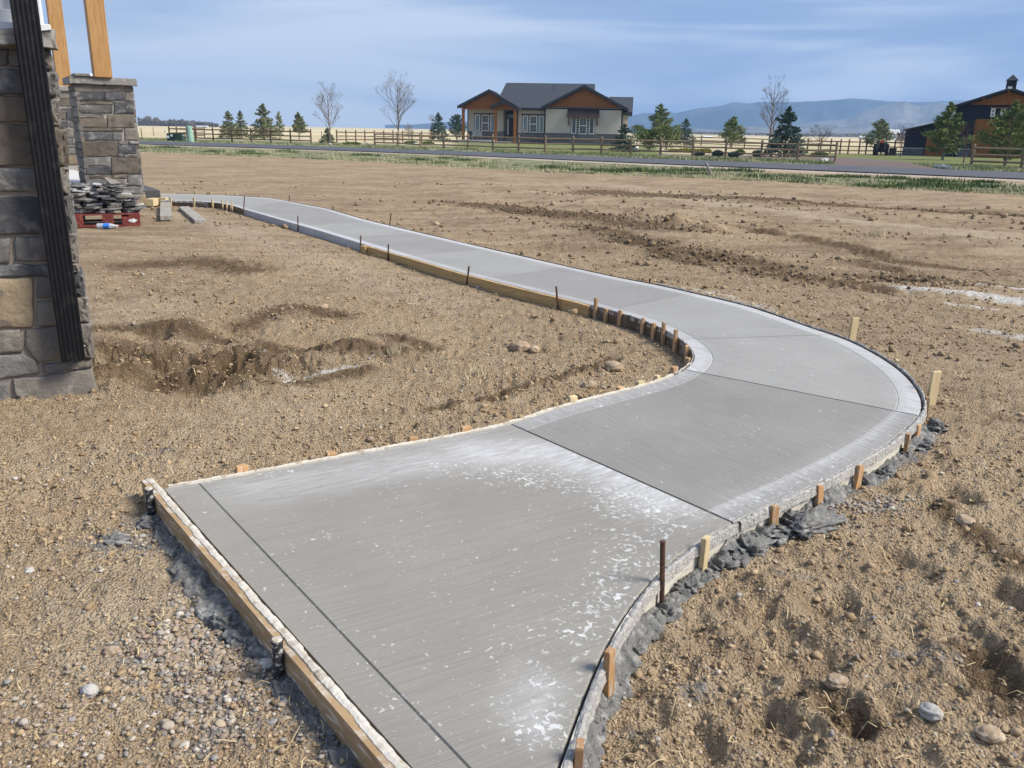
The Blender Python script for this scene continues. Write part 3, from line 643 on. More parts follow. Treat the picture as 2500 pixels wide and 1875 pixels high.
# ------------------------------------------------------------------ timber forms
def form(name, P, off, th, z0, z1, mat, label, cat='form board', crust=None, crust_w=None, group=None, wav=.004, **k):
    P = resample(P, .04); a = offset(P, off); b = offset(P, off+th)
    n = len(P); zj = (fbm(P[:, 0], P[:, 1], 3, 3, 21)-.5)*wav*2
    v = []; f = []
    for i_ in range(n):
        v += [(a[i_][0], a[i_][1], z0), (a[i_][0], a[i_][1], z1+zj[i_]), (b[i_][0], b[i_][1], z1+zj[i_]), (b[i_][0], b[i_][1], z0)]
    for i_ in range(n-1):
        for j_ in range(4): f.append((4*i_+j_, 4*i_+(j_+1) % 4, 4*i_+4+(j_+1) % 4, 4*i_+4+j_))
    f += [(3, 2, 1, 0), tuple(4*(n-1)+j_ for j_ in range(4))]
    root = empty(name, (0, 0, 0), label=label, cat=cat, group=group)
    mesh('board', v, f, mat, root)
    if crust:
        lo, hi = crust_w or (-.008, th+.008)
        Pn = resample(P, .012); w0 = fbm(Pn[:, 0], Pn[:, 1], 14, 4, 31, .65); w1 = fbm(Pn[:, 0], Pn[:, 1], 18, 4, 33, .65); w2 = fbm(Pn[:, 0], Pn[:, 1], 40, 3, 35, .65)
        e0 = off+lo+np.sign(lo or -1)*(w0-.3)*.012; 
        V_ = []; F_ = []; m = 5
        cc = [0, .16, .5, .84, 1]
        for q in range(m):
            o_ = offset(Pn, 0); tcur = np.gradient(Pn, axis=0); tcur /= np.linalg.norm(tcur, axis=1)[:, None]; nr = np.c_[-tcur[:, 1], tcur[:, 0]]
            o1 = off+lo+(w0-.5)*.014; o2 = off+hi+(w1-.5)*.020*np.sign(th)
            dd = o1*(1-cc[q])+o2*cc[q]; pt = Pn+nr*dd[:, None]
            hz = {0: -.012, 1: .006, 2: .010, 3: .006, 4: -.030}[q]
            lum = fbm(pt[:, 0], pt[:, 1], 60, 3, 41, .7)
            ra_ = .35 if crust is M['crust_pale'] else 1.0; hh = z1+hz*(.6 if ra_ < 1 else 1)+((w2-.5)*.010+(lum-.5)*.012*(0 < q < 4)-(w1 < .42)*.004)*ra_
            V_.append(np.c_[pt, hh])
        V_ = np.stack(V_, 1).reshape(-1, 3); nn_ = len(Pn)
        F_ = [(i_*m+j_, i_*m+j_+1, (i_+1)*m+j_+1, (i_+1)*m+j_) for i_ in range(nn_-1) for j_ in range(m-1)]
        mesh('concrete_crust', V_, F_, crust, root, smooth=False)
    return root
def sub(P, Pc, a, b): s = np.arange(a, b, .03); return evalP(P, Pc, s)
sl = lambda px: near_s(Lp, Lc, at(*px, TOP)); sr = lambda px: near_s(Rp, Rc, at(*px, TOP))
# end board: weathered 2x4 across the near end (travels past the corner at the far left)
e0 = A0-eD*.13; e1 = Rend+eD*.25
form('form_board', np.array([e0, e1]), -.012, -.045, -.06, TOP+.004, M['lumber_old'], 'weathered brown two-by-four across the near end of the walk, top caked in white concrete', crust=M['crust_pale'], crust_w=(.006, -.030))
# inner (left) edge
s_a, s_b, s_c, s_d, s_e, s_f = 0, sl((1447,745)), sl((1146,671)), sl((892,597)), sl((597,511)), sl((506,493))
form('form_board', sub(Lp, Lc, .02, sl((1653,914))), .004, .013, -.04, TOP+.004, M['siding_form'], 'thin pale form strip along the left edge of the two nearest panels', crust=M['crust_pale'], crust_w=(.0, .018))
form('form_board', sub(Lp, Lc, sl((1653,914)), s_b+.02), .003, .010, -.04, TOP+.002, M['masonite'], 'thin dark bent hardboard form round the inside of the sharp bend', crust=M['crust'], crust_w=(.0, .010))
form('form_board', sub(Lp, Lc, s_b, s_d-.0), .003, .038, -.02, TOP-.004, M['lumber_long'], 'long yellow straight form board on the inner edge beyond the bend')
bp = sub(Lp, Lc, s_d-.16, s_d+.02)
form('splice_block', bp, .043, .036, -.0, TOP-.006, M['lumber_long'], 'short yellow splice block at the far end of the long yellow board', cat='wood block')
form('form_board', sub(Lp, Lc, s_e+.1, s_f), .003, .010, -.03, TOP-.002, M['masonite'], 'brown hardboard form behind the far cluster of pale stakes')
form('form_board', sub(Lp, Lc, s_f+.02, Lc[-1]-.1), .003, .010, -.02, TOP-.002, M['masonite'], 'far brown form strip smeared with mud near the dark concrete step', crust=M['crust'])
# outer (right) edge
r_a, r_b, r_c = .0, sr((2252,1000)), sr((1600,695))
form('form_board', sub(Rp, Rc, r_a-.1, sr((1789,1274))), -.010, -.013, -.05, TOP+.004, M['siding_form'], 'pale grained siding strip forming the right edge nearest the viewer', crust=M['crust'], crust_w=(.0, -.028))
form('form_board', sub(Rp, Rc, sr((1789,1274))+.01, r_b), -.007, -.013, -.05, TOP+.003, M['siding_form'], 'pale grained siding strip on the right edge beside the dark second panel', crust=M['crust'], crust_w=(.0, -.030))
form('form_board', sub(Rp, Rc, r_b, r_c), -.006, -.009, -.04, TOP+.006, M['masonite'], 'thin dark form strip round the outside of the bend', crust=M['crust'], crust_w=(-.002, -.020))
form('form_board', sub(Rp, Rc, r_c, Rc[-1]-.3), -.005, -.009, -.03, TOP+.006, M['masonite'], 'thin dark form strip along the far outer edge towards the pillars')

# ------------------------------------------------------------------ stakes
def wood_stake(base, h, rz, lean, mat, w=.036, d=.02, top=0):
    o = bpy.data.objects.new('wooden_stake', None)
    V_ = []; n = 4
    j = lambda s: random.uniform(-s, s)
    lv = [-.08, 0, h*.5, h-.006, h]
    for i_, zz in enumerate(lv):
        k = .9 if i_ == 4 else 1
        for sx, sy in ((-1, -1), (1, -1), (1, 1), (-1, 1)):
            V_.append((sx*w/2*k+lean[0]*zz+j(.0008), sy*d/2*k+lean[1]*zz+j(.0008), zz+(j(.002)+sx*top if i_ >= 3 else 0)))
    F_ = [(4*l+a_, 4*l+(a_+1) % 4, 4*l+4+(a_+1) % 4, 4*l+4+a_) for l in range(4) for a_ in range(4)]+[(3, 2, 1, 0), (16, 17, 18, 19)]
    o = mesh('wooden_stake', V_, F_, mat); o.location = (base[0], base[1], base[2]); o.rotation_euler = (0, 0, rz); return o
def steel_stake(base, h, lean, r=.0095, mat=None, crusty=False):
    root = bpy.data.objects.new('steel_stake', None)
    b = MB(); n = 10; p0 = Vector((0, 0, -.08)); p1 = Vector((lean[0]*h, lean[1]*h, h))
    b.tube(p0, p1, r, r, n); b.tube(p1, p1+Vector((0, 0, .004)), r*1.15, r*1.05, n)
    for q in (.35, .55, .75): 
        c = p0.lerp(p1, q); b.tube(c-Vector((r*1.04, 0, 0)), c+Vector((r*1.04, 0, 0)), .002, .002, 5)
    o = b.build('steel_stake', mat or M['steel']); o.location = base; return o
def edge_dir(P, q):
    i_ = int(np.argmin(np.linalg.norm(P-np.array(q), axis=1))); i_ = min(max(i_, 1), len(P)-2); d = P[i_+1]-P[i_-1]; return math.atan2(d[1], d[0]), P[i_]
def place_stakes(lst, P, side, off, prefix, suffix, grp, far=False, w=.036, d=.02):
    # lst: (px, py_top, py_bottom or None, tone) ; side +1 = left of the travel direction
    for i_, (px, yt, yb, tone) in enumerate(lst):
        if yb is not None: q = at(px, yb)
        else: q = at(px, yt, TOP+.02)
        rz, e = edge_dir(P, q); nrm = np.array([-math.sin(rz), math.cos(rz)])*side; b_ = e+nrm*off
        h = pl(px, yt, b_[1])[1] if yb is not None else TOP+.02+.004*((i_*7) % 4)
        h = min(max(h, TOP+.005), .55); zz = 0
        mat = M['stake'] if tone == 'o' else M['stake_pale']
        st = wood_stake((b_[0], b_[1], zz), h, rz+random.uniform(-.25, .25), (random.uniform(-.05, .05), random.uniform(-.04, .04)), mat, w=w, d=d, top=random.choice([0, .002, -.003]))
        tag(st, f'{ORD[i_] if i_ < 20 else "last"} {prefix} {"orange" if tone == "o" else "pale"} stake {suffix}', 'stake', grp)
z8 = lambda x, y: (700+x/2.087, 480+y/2.087)
inner = [(1547,515,625,'o'),(1585,570,640,'o'),(1648,578,665,'o'),(1740,617,703,'o'),(1810,643,725,'o'),(1865,640,750,'o'),(1940,675,788,'o'),(2022,760,845,'o')]
place_stakes([(z8(x, 0)[0], z8(0, t_)[1], z8(0, b_)[1], c) for x, t_, b_, c in inner], Lp, 1, .028, 'short', 'inside the sharp bend, from the yellow board', 'wooden stakes round the inside of the bend')
inner2 = [(2062,825,None,'o'),(1998,878,None,'o'),(1903,918,None,'p'),(1785,940,None,'p'),(1667,955,None,'o'),(1478,1037,None,'p')]
place_stakes([(z8(x, 0)[0], z8(0, t_)[1], b_, c) for x, t_, b_, c in inner2]+[(1138,1050,None,'o'),(1017,1073,None,'o'),(826,1113,None,'o'),(590,1154,None,'o')], Lp, 1, .034, 'low', 'behind the left form, from the bend nearer', 'low stakes behind the left form', w=.05, d=.03)
zr = lambda x, y: (1600+x/2.458, 640+y/2.458)
outer = [(1562,977,1085,'o'),(1443,1028,1135,'o'),(1193,1218,1345,'o'),(935,1338,1470,'o'),(680,1462,1600,'o')]
outer = [(*zr(x, t_), zr(x, b_)[1], c) for x, t_, b_, c in outer]
outer += [(1300+777/1.8433, 1150+293/1.8433, 1150+455/1.8433, 'p'), (1300+345/1.8433, 1150+803/1.8433, 1150+1020/1.8433, 'o'), (1300+170/1.8433, 1150+1225/1.8433, 1150+1420/1.8433, 'o')]
place_stakes(outer, Rp, -1, .042, 'stubby', 'along the right form, from the bend nearer', 'wooden stakes along the near right form')
low = [(1635,828,915,'o'),(1488,598,None,'p'),(1350,517,None,'o'),(948,362,None,'o'),(725,295,None,'p'),(572,255,None,'p'),(400,190,None,'p'),(310,190,None,'p'),(205,145,None,'p')]
place_stakes([(*zr(x, t_), zr(x, b_)[1] if b_ else None, c) for x, t_, b_, c in low], Rp, -1, .04, 'low', 'outside the bend, from its tip going away', 'low stakes outside the bend')
for (x, t_, b_, lab) in ((1650, 655, 850, 'tall pale lath stake standing at the outermost tip of the bend'), (1178, 332, 470, 'tall pale stake behind the bend, by itself on the far edge')):
    px, yt = zr(x, t_); _, yb = zr(x, b_); q = at(px, yb); h = pl(px, yt, q[1])[1]
    tag(wood_stake((q[0], q[1], 0), h, .35, (.03, .0), M['stake_pale'], w=.065, d=.022), lab, 'stake')
zf = lambda x, y: (380+x/5.53, 460+y/5.53)
fin = [(1120,250,302,'o'),(1035,185,312,'p'),(972,175,292,'p'),(893,155,282,'p'),(743,145,262,'p'),(537,125,242,'p'),(313,120,212,'p')]
place_stakes([(*zf(x, t_), zf(x, b_)[1], c) for x, t_, b_, c in fin], Lp, 1, .05, 'far', 'inside the distant bend, counting towards the dark step', 'far stakes by the porch end', w=.04)
fout = [(1985,158,205,'p'),(1832,125,175,'p'),(1702,105,150,'p'),(1480,70,120,'p'),(1278,50,110,'p'),(1083,42,97,'p'),(1055,45,95,'p'),(790,35,90,'p'),(583,50,80,'p')]
place_stakes([(*zf(x, t_), zf(x, b_)[1], c) for x, t_, b_, c in fout], Rp, -1, .06, 'small', 'outside the distant bend, from the leaning pin leftwards', 'far outer stakes', w=.045)
steels = [((1373,460),(1368,575),z8,'rusty orange steel pin leaning at the near end of the long yellow board',Lp,1,.055),
 ((933,357),(933,447),z8,'dark steel pin halfway along the long yellow board',Lp,1,.055),
 ((518,245),(516,325),z8,'rust-red steel pin just past the splice block',Lp,1,.055),
 ((377,200),(377,275),z8,'dark steel pin against the bare concrete edge before the splice block',Lp,1,.02),
 ((57,100),(57,175),z8,'steel pin against the bare concrete edge, halfway to the far bend',Lp,1,.02),
 ((1205,110),(1210,360),zf,'tall thin dark steel pin at the end of the bare concrete edge',Lp,1,.06),
 ((2032,100),(2042,210),zf,'dark leaning steel pin outside the distant outer stakes',Rp,-1,.12),
 ((325,50),(325,88),z8,'small steel pin beyond the far outer edge',Rp,-1,.05),
 ((668,88),(675,165),z8,'tan rusty steel pin leaning beyond the outer edge',Rp,-1,.05),
 ((1973,422),(1973,462),z8,'stubby dark steel pin outside the far outer edge before the bend',Rp,-1,.05),
 ((1150,262),(1150,285),z8,'very low steel pin beside the middle of the outer edge',Rp,-1,.04),
 ((586,320),(562,612),lambda x, y: (1300+x/1.8433, 1150+y/1.8433),'tall rusty brown steel pin standing at the near right form',Rp,-1,.045)]
for tp, bt, zfun, lab, P, side, off in steels:
    (px0, yt), (px1, yb) = zfun(*tp), zfun(*bt)
    q = at(px1, yb); rz, e = edge_dir(P, q); b_ = e+np.array([-math.sin(rz), math.cos(rz)])*side*off
    X1, H1 = pl(px0, yt, b_[1]); H1 = min(max(H1, .08), .6); ln = max(-.18, min(.18, (X1-b_[0])/H1))
    tag(steel_stake((b_[0], b_[1], 0), H1, (ln, 0)), lab, 'steel stake')
for (px, yt, yb, lab) in ((371, 1191, 1266, 'black crusted steel stub at the left corner of the weathered end board'), (701, 1574, 1650, 'black steel stub with white cap halfway down the weathered end board')):
    q = at(px, yb); t_ = (np.array(q)-A0)@eD; b_ = A0+eD*t_+np.array([eD[1], -eD[0]])*.076
    g_ = MB(); o = steel_stake((b_[0], b_[1], 0), TOP+.035, (0.03, -.02), r=.017, mat=M['steel_dark'])
    tag(o, lab, 'steel stake')
    c = MB(); 
    c.tube((.004, -.003, TOP+.036), (.004, -.003, TOP+.044), .018, .014, 10); c.build('concrete_cap', M['crust_pale'], o)

# ------------------------------------------------------------------ lumps of slopped concrete
def icos(sub=1):
    t = (1+5**.5)/2
    v = np.array([(-1,t,0),(1,t,0),(-1,-t,0),(1,-t,0),(0,-1,t),(0,1,t),(0,-1,-t),(0,1,-t),(t,0,-1),(t,0,1),(-t,0,-1),(-t,0,1)], float)
    f = [(0,11,5),(0,5,1),(0,1,7),(0,7,10),(0,10,11),(1,5,9),(5,11,4),(11,10,2),(10,7,6),(7,1,8),(3,9,4),(3,4,2),(3,2,6),(3,6,8),(3,8,9),(4,9,5),(2,4,11),(6,2,10),(8,6,7),(9,8,1)]
    v = list(map(tuple, v/np.linalg.norm(v[0])))
    for _ in range(sub):
        mid = {}; nf = []
        def m_(a, b):
            k = (min(a, b), max(a, b))
            if k not in mid: p = np.array(v[a])+np.array(v[b]); v.append(tuple(p/np.linalg.norm(p))); mid[k] = len(v)-1
            return mid[k]
        for a, b, c in f:
            x, y, z_ = m_(a, b), m_(b, c), m_(c, a); nf += [(a, x, z_), (b, y, x), (c, z_, y), (x, y, z_)]
        f = nf
    return np.array(v), np.array(f)
def vn3(P, s): return (vn(P[:, 0]+3.1*P[:, 2], P[:, 1]+1.7*P[:, 2], s)+vn(P[:, 1]-2.3*P[:, 0], P[:, 2]*1.9+P[:, 0], s+5))*.5
def heap(name, c, rx, ry, h, rz, seed, mat, amp=.55, **k):
    v, f = icos(4); a = 0
    base = v.copy(); q = base*np.array([rx, ry, h])
    fr = .5/ min(rx, ry)
    sc_ = 1+amp*((vn3(q*110+seed, seed)-.5)*.5+(vn3(q*55+seed, seed)-.5)*.9+(vn3(q*26+seed*3, seed+2)-.5)*1.1+(vn3(q*11, seed+4)-.5)*.9)
    P = base*sc_[:, None]*np.array([rx, ry, h]); P[:, 2] = np.where(P[:, 2] < 0, P[:, 2]*.3, P[:, 2])
    return npmesh(name, P, f, mat, smooth=True, **k)
zb = lambda x, y: (x/2.141, 1100+y/2.141); z3 = lambda x, y: (1300+x/1.8433, 1150+y/1.8433)
HE = [(zr(1688,960),110,130,.10),(zr(1625,1085),90,60,.05),(zr(1500,1120),90,70,.06),(zr(1375,1235),110,110,.07),(zr(1245,1290),120,110,.08),(zr(1120,1335),110,90,.06),(zr(1010,1430),110,90,.06),(zr(860,1545),300,150,.09),(zr(620,1610),220,150,.08),
      (z3(970,310),190,140,.085),(z3(860,400),150,110,.07),(z3(700,480),140,120,.075),(z3(600,600),110,110,.07),(z3(540,680),110,110,.075),(z3(450,770),110,120,.06),(z3(400,850),80,90,.05),(z3(398,925),70,80,.05),(z3(300,1070),90,110,.06)]
for i_, ((px, py), w, hh, zz) in enumerate(HE):
    sc_ = 2.458 if i_ < 9 else 1.8433
    q = at(px, py+hh*.3/sc_); dist = math.hypot(q[0], q[1], EYE); wm = w/sc_/F_PX*dist
    rz, e = edge_dir(Rp, q)
    o = heap('concrete_slop', q, wm*.78, wm*.40, zz*.6, 0, 11+i_*3, M['slop'], amp=.9)
    e_ = np.array(q); o.location = (q[0], q[1], float(gz(*q))-.008); o.rotation_euler = (0, 0, rz)
    tag(o, f'{ORD[i_]} dark concrete lump against the right form, counting from the bend', 'concrete lump', 'slopped concrete along the right form')
def slop_band(P, off, wmax, hmax, seed, label):
    P = resample(P, .009); n = len(P); tcur = np.gradient(P, axis=0); tcur /= np.linalg.norm(tcur, axis=1)[:, None]; nr = np.c_[-tcur[:, 1], tcur[:, 0]]; s_ = cum(P)
    wd = wmax*np.clip(.25+1.9*(fbm(s_*1.0, s_*0, 5.5, 4, seed, .65)-.38), .08, 1.2)*(.55+.45*sstep(s_, 0, 1.2)); hh = hmax*np.clip(.35+1.6*(fbm(s_*1.0, s_*0+5, 3.2, 3, seed+1)-.38), .1, 1.1); m = 18; V_ = []
    for q in range(m):
        c = q/(m-1); pt = P+nr*(off+np.sign(off)*wd*c)[:, None]; prof = (1-c)**.8*(1 if q else .9)
        lum = fbm(pt[:, 0], pt[:, 1], 38, 4, seed+2, .65)-.45; lum2 = fbm(pt[:, 0], pt[:, 1], 13, 3, seed+3)-.45
        V_.append(np.c_[pt, gz(pt[:, 0], pt[:, 1])-.012*(q == m-1)+hh*prof*(1+1.1*lum2)+.050*lum*(q < m-1)+.004])
    V_ = np.stack(V_, 1).reshape(-1, 3); i = np.arange(n-1)[:, None]*m; j = np.arange(m-1)[None]; a = (i+j).ravel()
    return npmesh('concrete_slop', V_, np.c_[a, a+1, a+m+1, a+m], M['slop'], smooth=True, label=label, cat='concrete spill')
slop_band(sub(Rp, Rc, .12, sr((2251,1006))), -.024, .105, .06, 5, 'continuous rough band of wet grey concrete hugging the right form')
slop_band(np.array([A0-eD*.0, A0+eD*1.9])[::-1]*1.0, .058, .12, .035, 15, 'rough smear of grey concrete along the foot of the weathered end board')
HL = [((790,400),110,110,.055),((620,490),130,70,.03),((905,520),110,60,.02),((955,650),120,110,.03),((1090,770),160,90,.035),((1190,900),150,110,.04),((1290,970),170,120,.045),((1390,1130),60,60,.03),((1520,1250),110,60,.03),((1630,1400),110,100,.035),((1730,1540),90,70,.03)]
for i_, ((x, y), w, hh, zz) in enumerate(HL):
    px, py = zb(x, y); q = at(px, py); wm = w/2.141/F_PX*math.hypot(q[0], q[1], EYE)
    o = heap('concrete_slop', q, wm*.5, wm*.42, zz*.9, 0, 71+i_*3, M['slop'], amp=.8); o.location = (q[0], q[1], float(gz(*q))-.006)
    tag(o, f'{ORD[i_]} spilled concrete lump beside the weathered end board, from its far corner', 'concrete lump', 'spilled concrete left of the end board')

# ------------------------------------------------------------------ clods, pebbles, straw
def rocks(name, n, xy, size, tint, mat, sub=0, flat=.7, seed=1, sink=.25, **k):
    g = np.random.default_rng(seed); v, f = icos(sub); nv = len(v); K = 30
    var = v[None]*(1+(g.random((K, nv, 1))-.5)*(.95 if sub == 0 else .22))
    if sub: 
        for a in range(K): var[a] = v*(1+(.30 if 'clod' in mat.name else .04)*(g.random((nv, 1))-.5))*(1+.9*(vn3(v*1.3+a*7.7, a)[:, None]-.5)+.3*(vn3(v*3.1+a*3.1, a+50)[:, None]-.5))
    s = size[:, None]*np.stack([.75+.6*g.random(n), .75+.6*g.random(n), flat*(.7+.6*g.random(n))], -1)
    P = var[g.integers(0, K, n)]*s[:, None, :]; th = g.random(n)*6.283; ph = (g.random(n)-.5)*.9
    y2 = P[..., 1]*np.cos(ph)[:, None]-P[..., 2]*np.sin(ph)[:, None]; z2 = P[..., 1]*np.sin(ph)[:, None]+P[..., 2]*np.cos(ph)[:, None]
    x3 = P[..., 0]*np.cos(th)[:, None]-y2*np.sin(th)[:, None]; y3 = P[..., 0]*np.sin(th)[:, None]+y2*np.cos(th)[:, None]
    zz = gz(xy[:, 0], xy[:, 1])+s[:, 2]*(1-2*sink)
    if sub == 1 and 'clod' in mat.name: P = P*1.0
    V_ = np.stack([x3+xy[:, 0:1], y3+xy[:, 1:2], z2+zz[:, None]], -1).reshape(-1, 3)
    F_ = (f[None]+np.arange(n)[:, None, None]*nv).reshape(-1, 3); C_ = np.repeat(np.c_[tint, np.ones(n)], nv, axis=0)
    return npmesh(name, V_, F_, mat, smooth=(sub > 0 and 'clod' not in mat.name), attrs={'tint': C_}, **k)
WD = (math.cos(math.radians(27)), math.sin(math.radians(27))); WC = (-2.53, 4.86)
def ok_dirt(x, y):
    r = np.hypot(x, y); d = path_sdf(x, y) > .035
    beh = ((x-WC[0])*(-WD[1])+(y-WC[1])*WD[0] > -.02) & ((x-WC[0])*WD[0]+(y-WC[1])*WD[1] < .02)
    return d & ~beh
def scatter(n, rmin, rmax, seed, p=1.0):
    g = np.random.default_rng(seed); r = rmin*(rmax/rmin)**(g.random(n)**p); a = (g.random(n)-.5)*1.5; x, y = r*np.sin(a), r*np.cos(a); q = ok_dirt(x, y); return x[q], y[q], r[q], g
x, y, r, g = scatter(90000, 1.4, 13, 3, .85)
dens = .30+.9*sstep(fbm(x, y, 1.1, 3, 61), .40, .60); q = g.random(len(x)) < dens; x, y, r = x[q], y[q], r[q]
n = len(x); size = np.clip(np.exp(g.normal(-5.75, .45, n)), .0016, .016)*np.clip((r/3)**.5, .75, 2.0)
t_ = g.random(n)[:, None]; tint = (1-t_)*np.array([.24, .165, .092])+t_*np.array([.52, .39, .24])
t2 = (g.random(n) < .07)[:, None]; tint = np.where(t2, np.array([.52, .46, .38])*(.8+.3*g.random((n, 1))), tint)
w2 = np.zeros(n)
for pts, w in WETS[:7]+WETS[15:]: w2 = np.maximum(w2, stroke(x, y, pts, w))
tint = tint*(1-.5*w2[:, None])
rocks('dirt_clods', n, np.c_[x, y], size, tint, M['clod'], 0, .75, 5, .22, kind='stuff', label='crumbled clods of brown dirt scattered over the graded yard')
# larger clods
x, y, r, g = scatter(2200, 1.8, 16, 9, .8); n = len(x); size = np.clip(np.exp(g.normal(-4.95, .35, n)), .005, .022)*np.clip((r/3)**.4, .8, 1.6)
ext_ = [((226, 935), .3), ((300, 880), .35), ((420, 900), .3), ((560, 900), .25), ((2300, 1500), .5), ((1400, 930), .35), ((1300,1010),.3), ((2150,1640),.4)]
for (p, s_), mm_ in zip(ext_, (120, 120, 90, 80, 160, 160, 120, 120)):
    c = at(*p); xs = c[0]+g.normal(0, s_, mm_); ys = c[1]+g.normal(0, s_, mm_); q = ok_dirt(xs, ys); x = np.r_[x, xs[q]]; y = np.r_[y, ys[q]]; size = np.r_[size, np.clip(np.exp(g.normal(-4.9, .4, q.sum())), .005, .02)]
n = len(x); t_ = g.random(n)[:, None]; tint = (1-t_)*np.array([.25, .17, .095])+t_*np.array([.44, .325, .20])
rocks('dirt_clods', n, np.c_[x, y], size, tint, M['clod'], 1, .7, 6, .3, kind='stuff', label='fist-sized lumps of brown soil over the yard')
# clods turned up in the damp streaks of the field
g = np.random.default_rng(77); r = 7*(26/7)**g.random(60000); a_ = (g.random(60000)-.35)*1.2; x, y = r*np.sin(a_), r*np.cos(a_)
wv = np.zeros(len(x))
for pts, w in WETS[7:15]+WETS[17:18]: wv = np.maximum(wv, stroke(x, y, pts, w))
stk = fbm((x*ca+y*sa_)*.35, (-x*sa_+y*ca)*2.2, .9, 4, 9, .55); q = ok_dirt(x, y) & (g.random(len(x)) < np.clip(wv*.9, 0, 1)*sstep(stk, .35, .6)+.12*sstep(stk, .52, .62)); x, y, r, wv = x[q], y[q], r[q], wv[q]; n = len(x)
t_ = g.random(n)[:, None]; rocks('dirt_clods', n, np.c_[x, y], np.clip(np.exp(g.normal(-4.15, .4, n)), .007, .05)*np.clip((r/12)**.4, .8, 1.4), ((1-t_)*np.array([.20, .135, .08])+t_*np.array([.40, .30, .19]))*(1-.35*wv[:, None]), M['clod'], 0, .8, 15, .2, kind='stuff', label='dark clods turned up along the ruts of the open dirt field')
# river pebbles: spilled bands left of the end board and right of the form, thin scatter elsewhere
PB = [([(470,1500),(540,1620),(560,1720),(530,1800)], .15, 1100), ([(400,1560),(450,1600)], .10, 500), ([(330,1330),(420,1310)], .09, 130), ([(100,1750),(260,1700),(420,1800)], .35, 550), ([(2040,1215),(2100,1240),(2190,1235)], .06, 520), ([(2050,1290),(2200,1215),(2300,1230)], .12, 150), ([(300,1250),(350,1500)], .4, 260), ([(640,1600),(760,1750),(850,1860)], .10, 320), ([(1430,1560),(1360,1780)], .05, 40), ([(1320,720),(1480,780)], .06, 60)]
X = []; Y = []; Z_ = []; g = np.random.default_rng(21)
for pts, w, m in PB:
    P = resample([at(*p) for p in pts], .02); c = P[g.integers(0, len(P), m)]+g.normal(0, w*.6, (m, 2)); X.append(c[:, 0]); Y.append(c[:, 1]); Z_.append(np.clip(np.exp(g.normal(-5.32, .42, m)), .0022, .012))
x2, y2, r2, g2 = scatter(5200, 1.4, 9, 31, .9); X.append(x2); Y.append(y2); Z_.append(np.clip(np.exp(g2.normal(-5.6, .45, len(x2))), .002, .012))
x = np.concatenate(X); y = np.concatenate(Y); size = np.concatenate(Z_); q = ok_dirt(x, y); dE = (x-A0[0])*eD[1]-(y-A0[1])*eD[0]; q &= ~((dE < .075) & (dE > -.1) & (y < 3.4) & (x < .3)); x, y, size = x[q], y[q], size[q]; n = len(x)
pal = np.array([(.46, .37, .27), (.50, .44, .35), (.40, .33, .26), (.44, .34, .23), (.58, .53, .46), (.40, .30, .24), (.30, .29, .285)]); tint = pal[g.integers(0, 7, n)]*(.55+.4*g.random((n, 1)))
big = size > .0042
rocks('pebbles', int(big.sum()), np.c_[x, y][big], size[big], tint[big], M['pebble'], 1, .62, 7, .25, kind='stuff', label='rounded pale river pebbles spilled beside the forms')
rocks('pebbles', int((~big).sum()), np.c_[x, y][~big], size[~big], tint[~big], M['pebble'], 0, .62, 8, .25, kind='stuff', label='small pale gravel grains between the clods')
# straw and root bits
x, y, r, g = scatter(1700, 1.7, 11, 41, .9); n = len(x); L_ = .015+.045*g.random(n); th = g.random(n)*6.28; wd = .0007+.0012*g.random(n)*np.clip(r/3, 1, 3)
dx, dy = np.cos(th)*L_, np.sin(th)*L_; nx, ny = -np.sin(th)*wd, np.cos(th)*wd; z0 = gz(x, y)+.006; z1 = gz(x+dx, y+dy)+.008+.012*g.random(n); zm = np.maximum(z0, z1)+.004+.006*g.random(n)
bx_ = (g.random(n)-.5)*.3
V_ = np.stack([np.c_[x-nx, y-ny, z0], np.c_[x+nx, y+ny, z0+.001], np.c_[x+dx/2+nx-dy*bx_, y+dy/2+ny+dx*bx_, zm], np.c_[x+dx/2-nx-dy*bx_, y+dy/2-ny+dx*bx_, zm], np.c_[x+dx+nx, y+dy+ny, z1], np.c_[x+dx-nx, y+dy-ny, z1]], 1).reshape(-1, 3)
F_ = np.concatenate([np.c_[6*np.arange(n), 6*np.arange(n)+1, 6*np.arange(n)+2, 6*np.arange(n)+3], np.c_[6*np.arange(n)+3, 6*np.arange(n)+2, 6*np.arange(n)+4, 6*np.arange(n)+5]])
npmesh('straw_bits', V_, F_, M['straw'], kind='stuff', label='thin dry straws and root ends lying on the dirt')
# single stones one can point at
SR = [((1268,852),.085,'pale tan rock, larger of the pair alone in the middle of the left dirt'),((1305,856),.05,'small tan rock just right of the larger rock in the left dirt'),((1497,900),.07,'round clod-like rock near the inside of the sharp bend'),((1437,945),.055,'tan rock on the dirt just left of the low stakes by the bend'),((2355,1275),.045,'smooth tan rock in the churned dirt far right of the second panel'),((2040,1680),.035,'pale stone beside the deep hole in the right foreground'),((2270,1755),.036,'long grey pebble in the right foreground dirt'),((2410,1815),.035,'whitish stone low in the right corner'),((1065,548),.06,'dark rock alone in the dirt beyond the outer edge'),((220,1690),.028,'white pebble of the pair in the left foreground gravel'),((272,1590),.024,'pale tan angular pebble left of the gravel spill'),((72,1395),.020,'flat white pebble by itself at the far left'),((650,1628),.028,'grey broken concrete chunk by the black stub on the end board'),((790,745),.05,'tan rock at the far side of the muddy patch'),((905,1075),.025,'pale stone just outside the left form')]
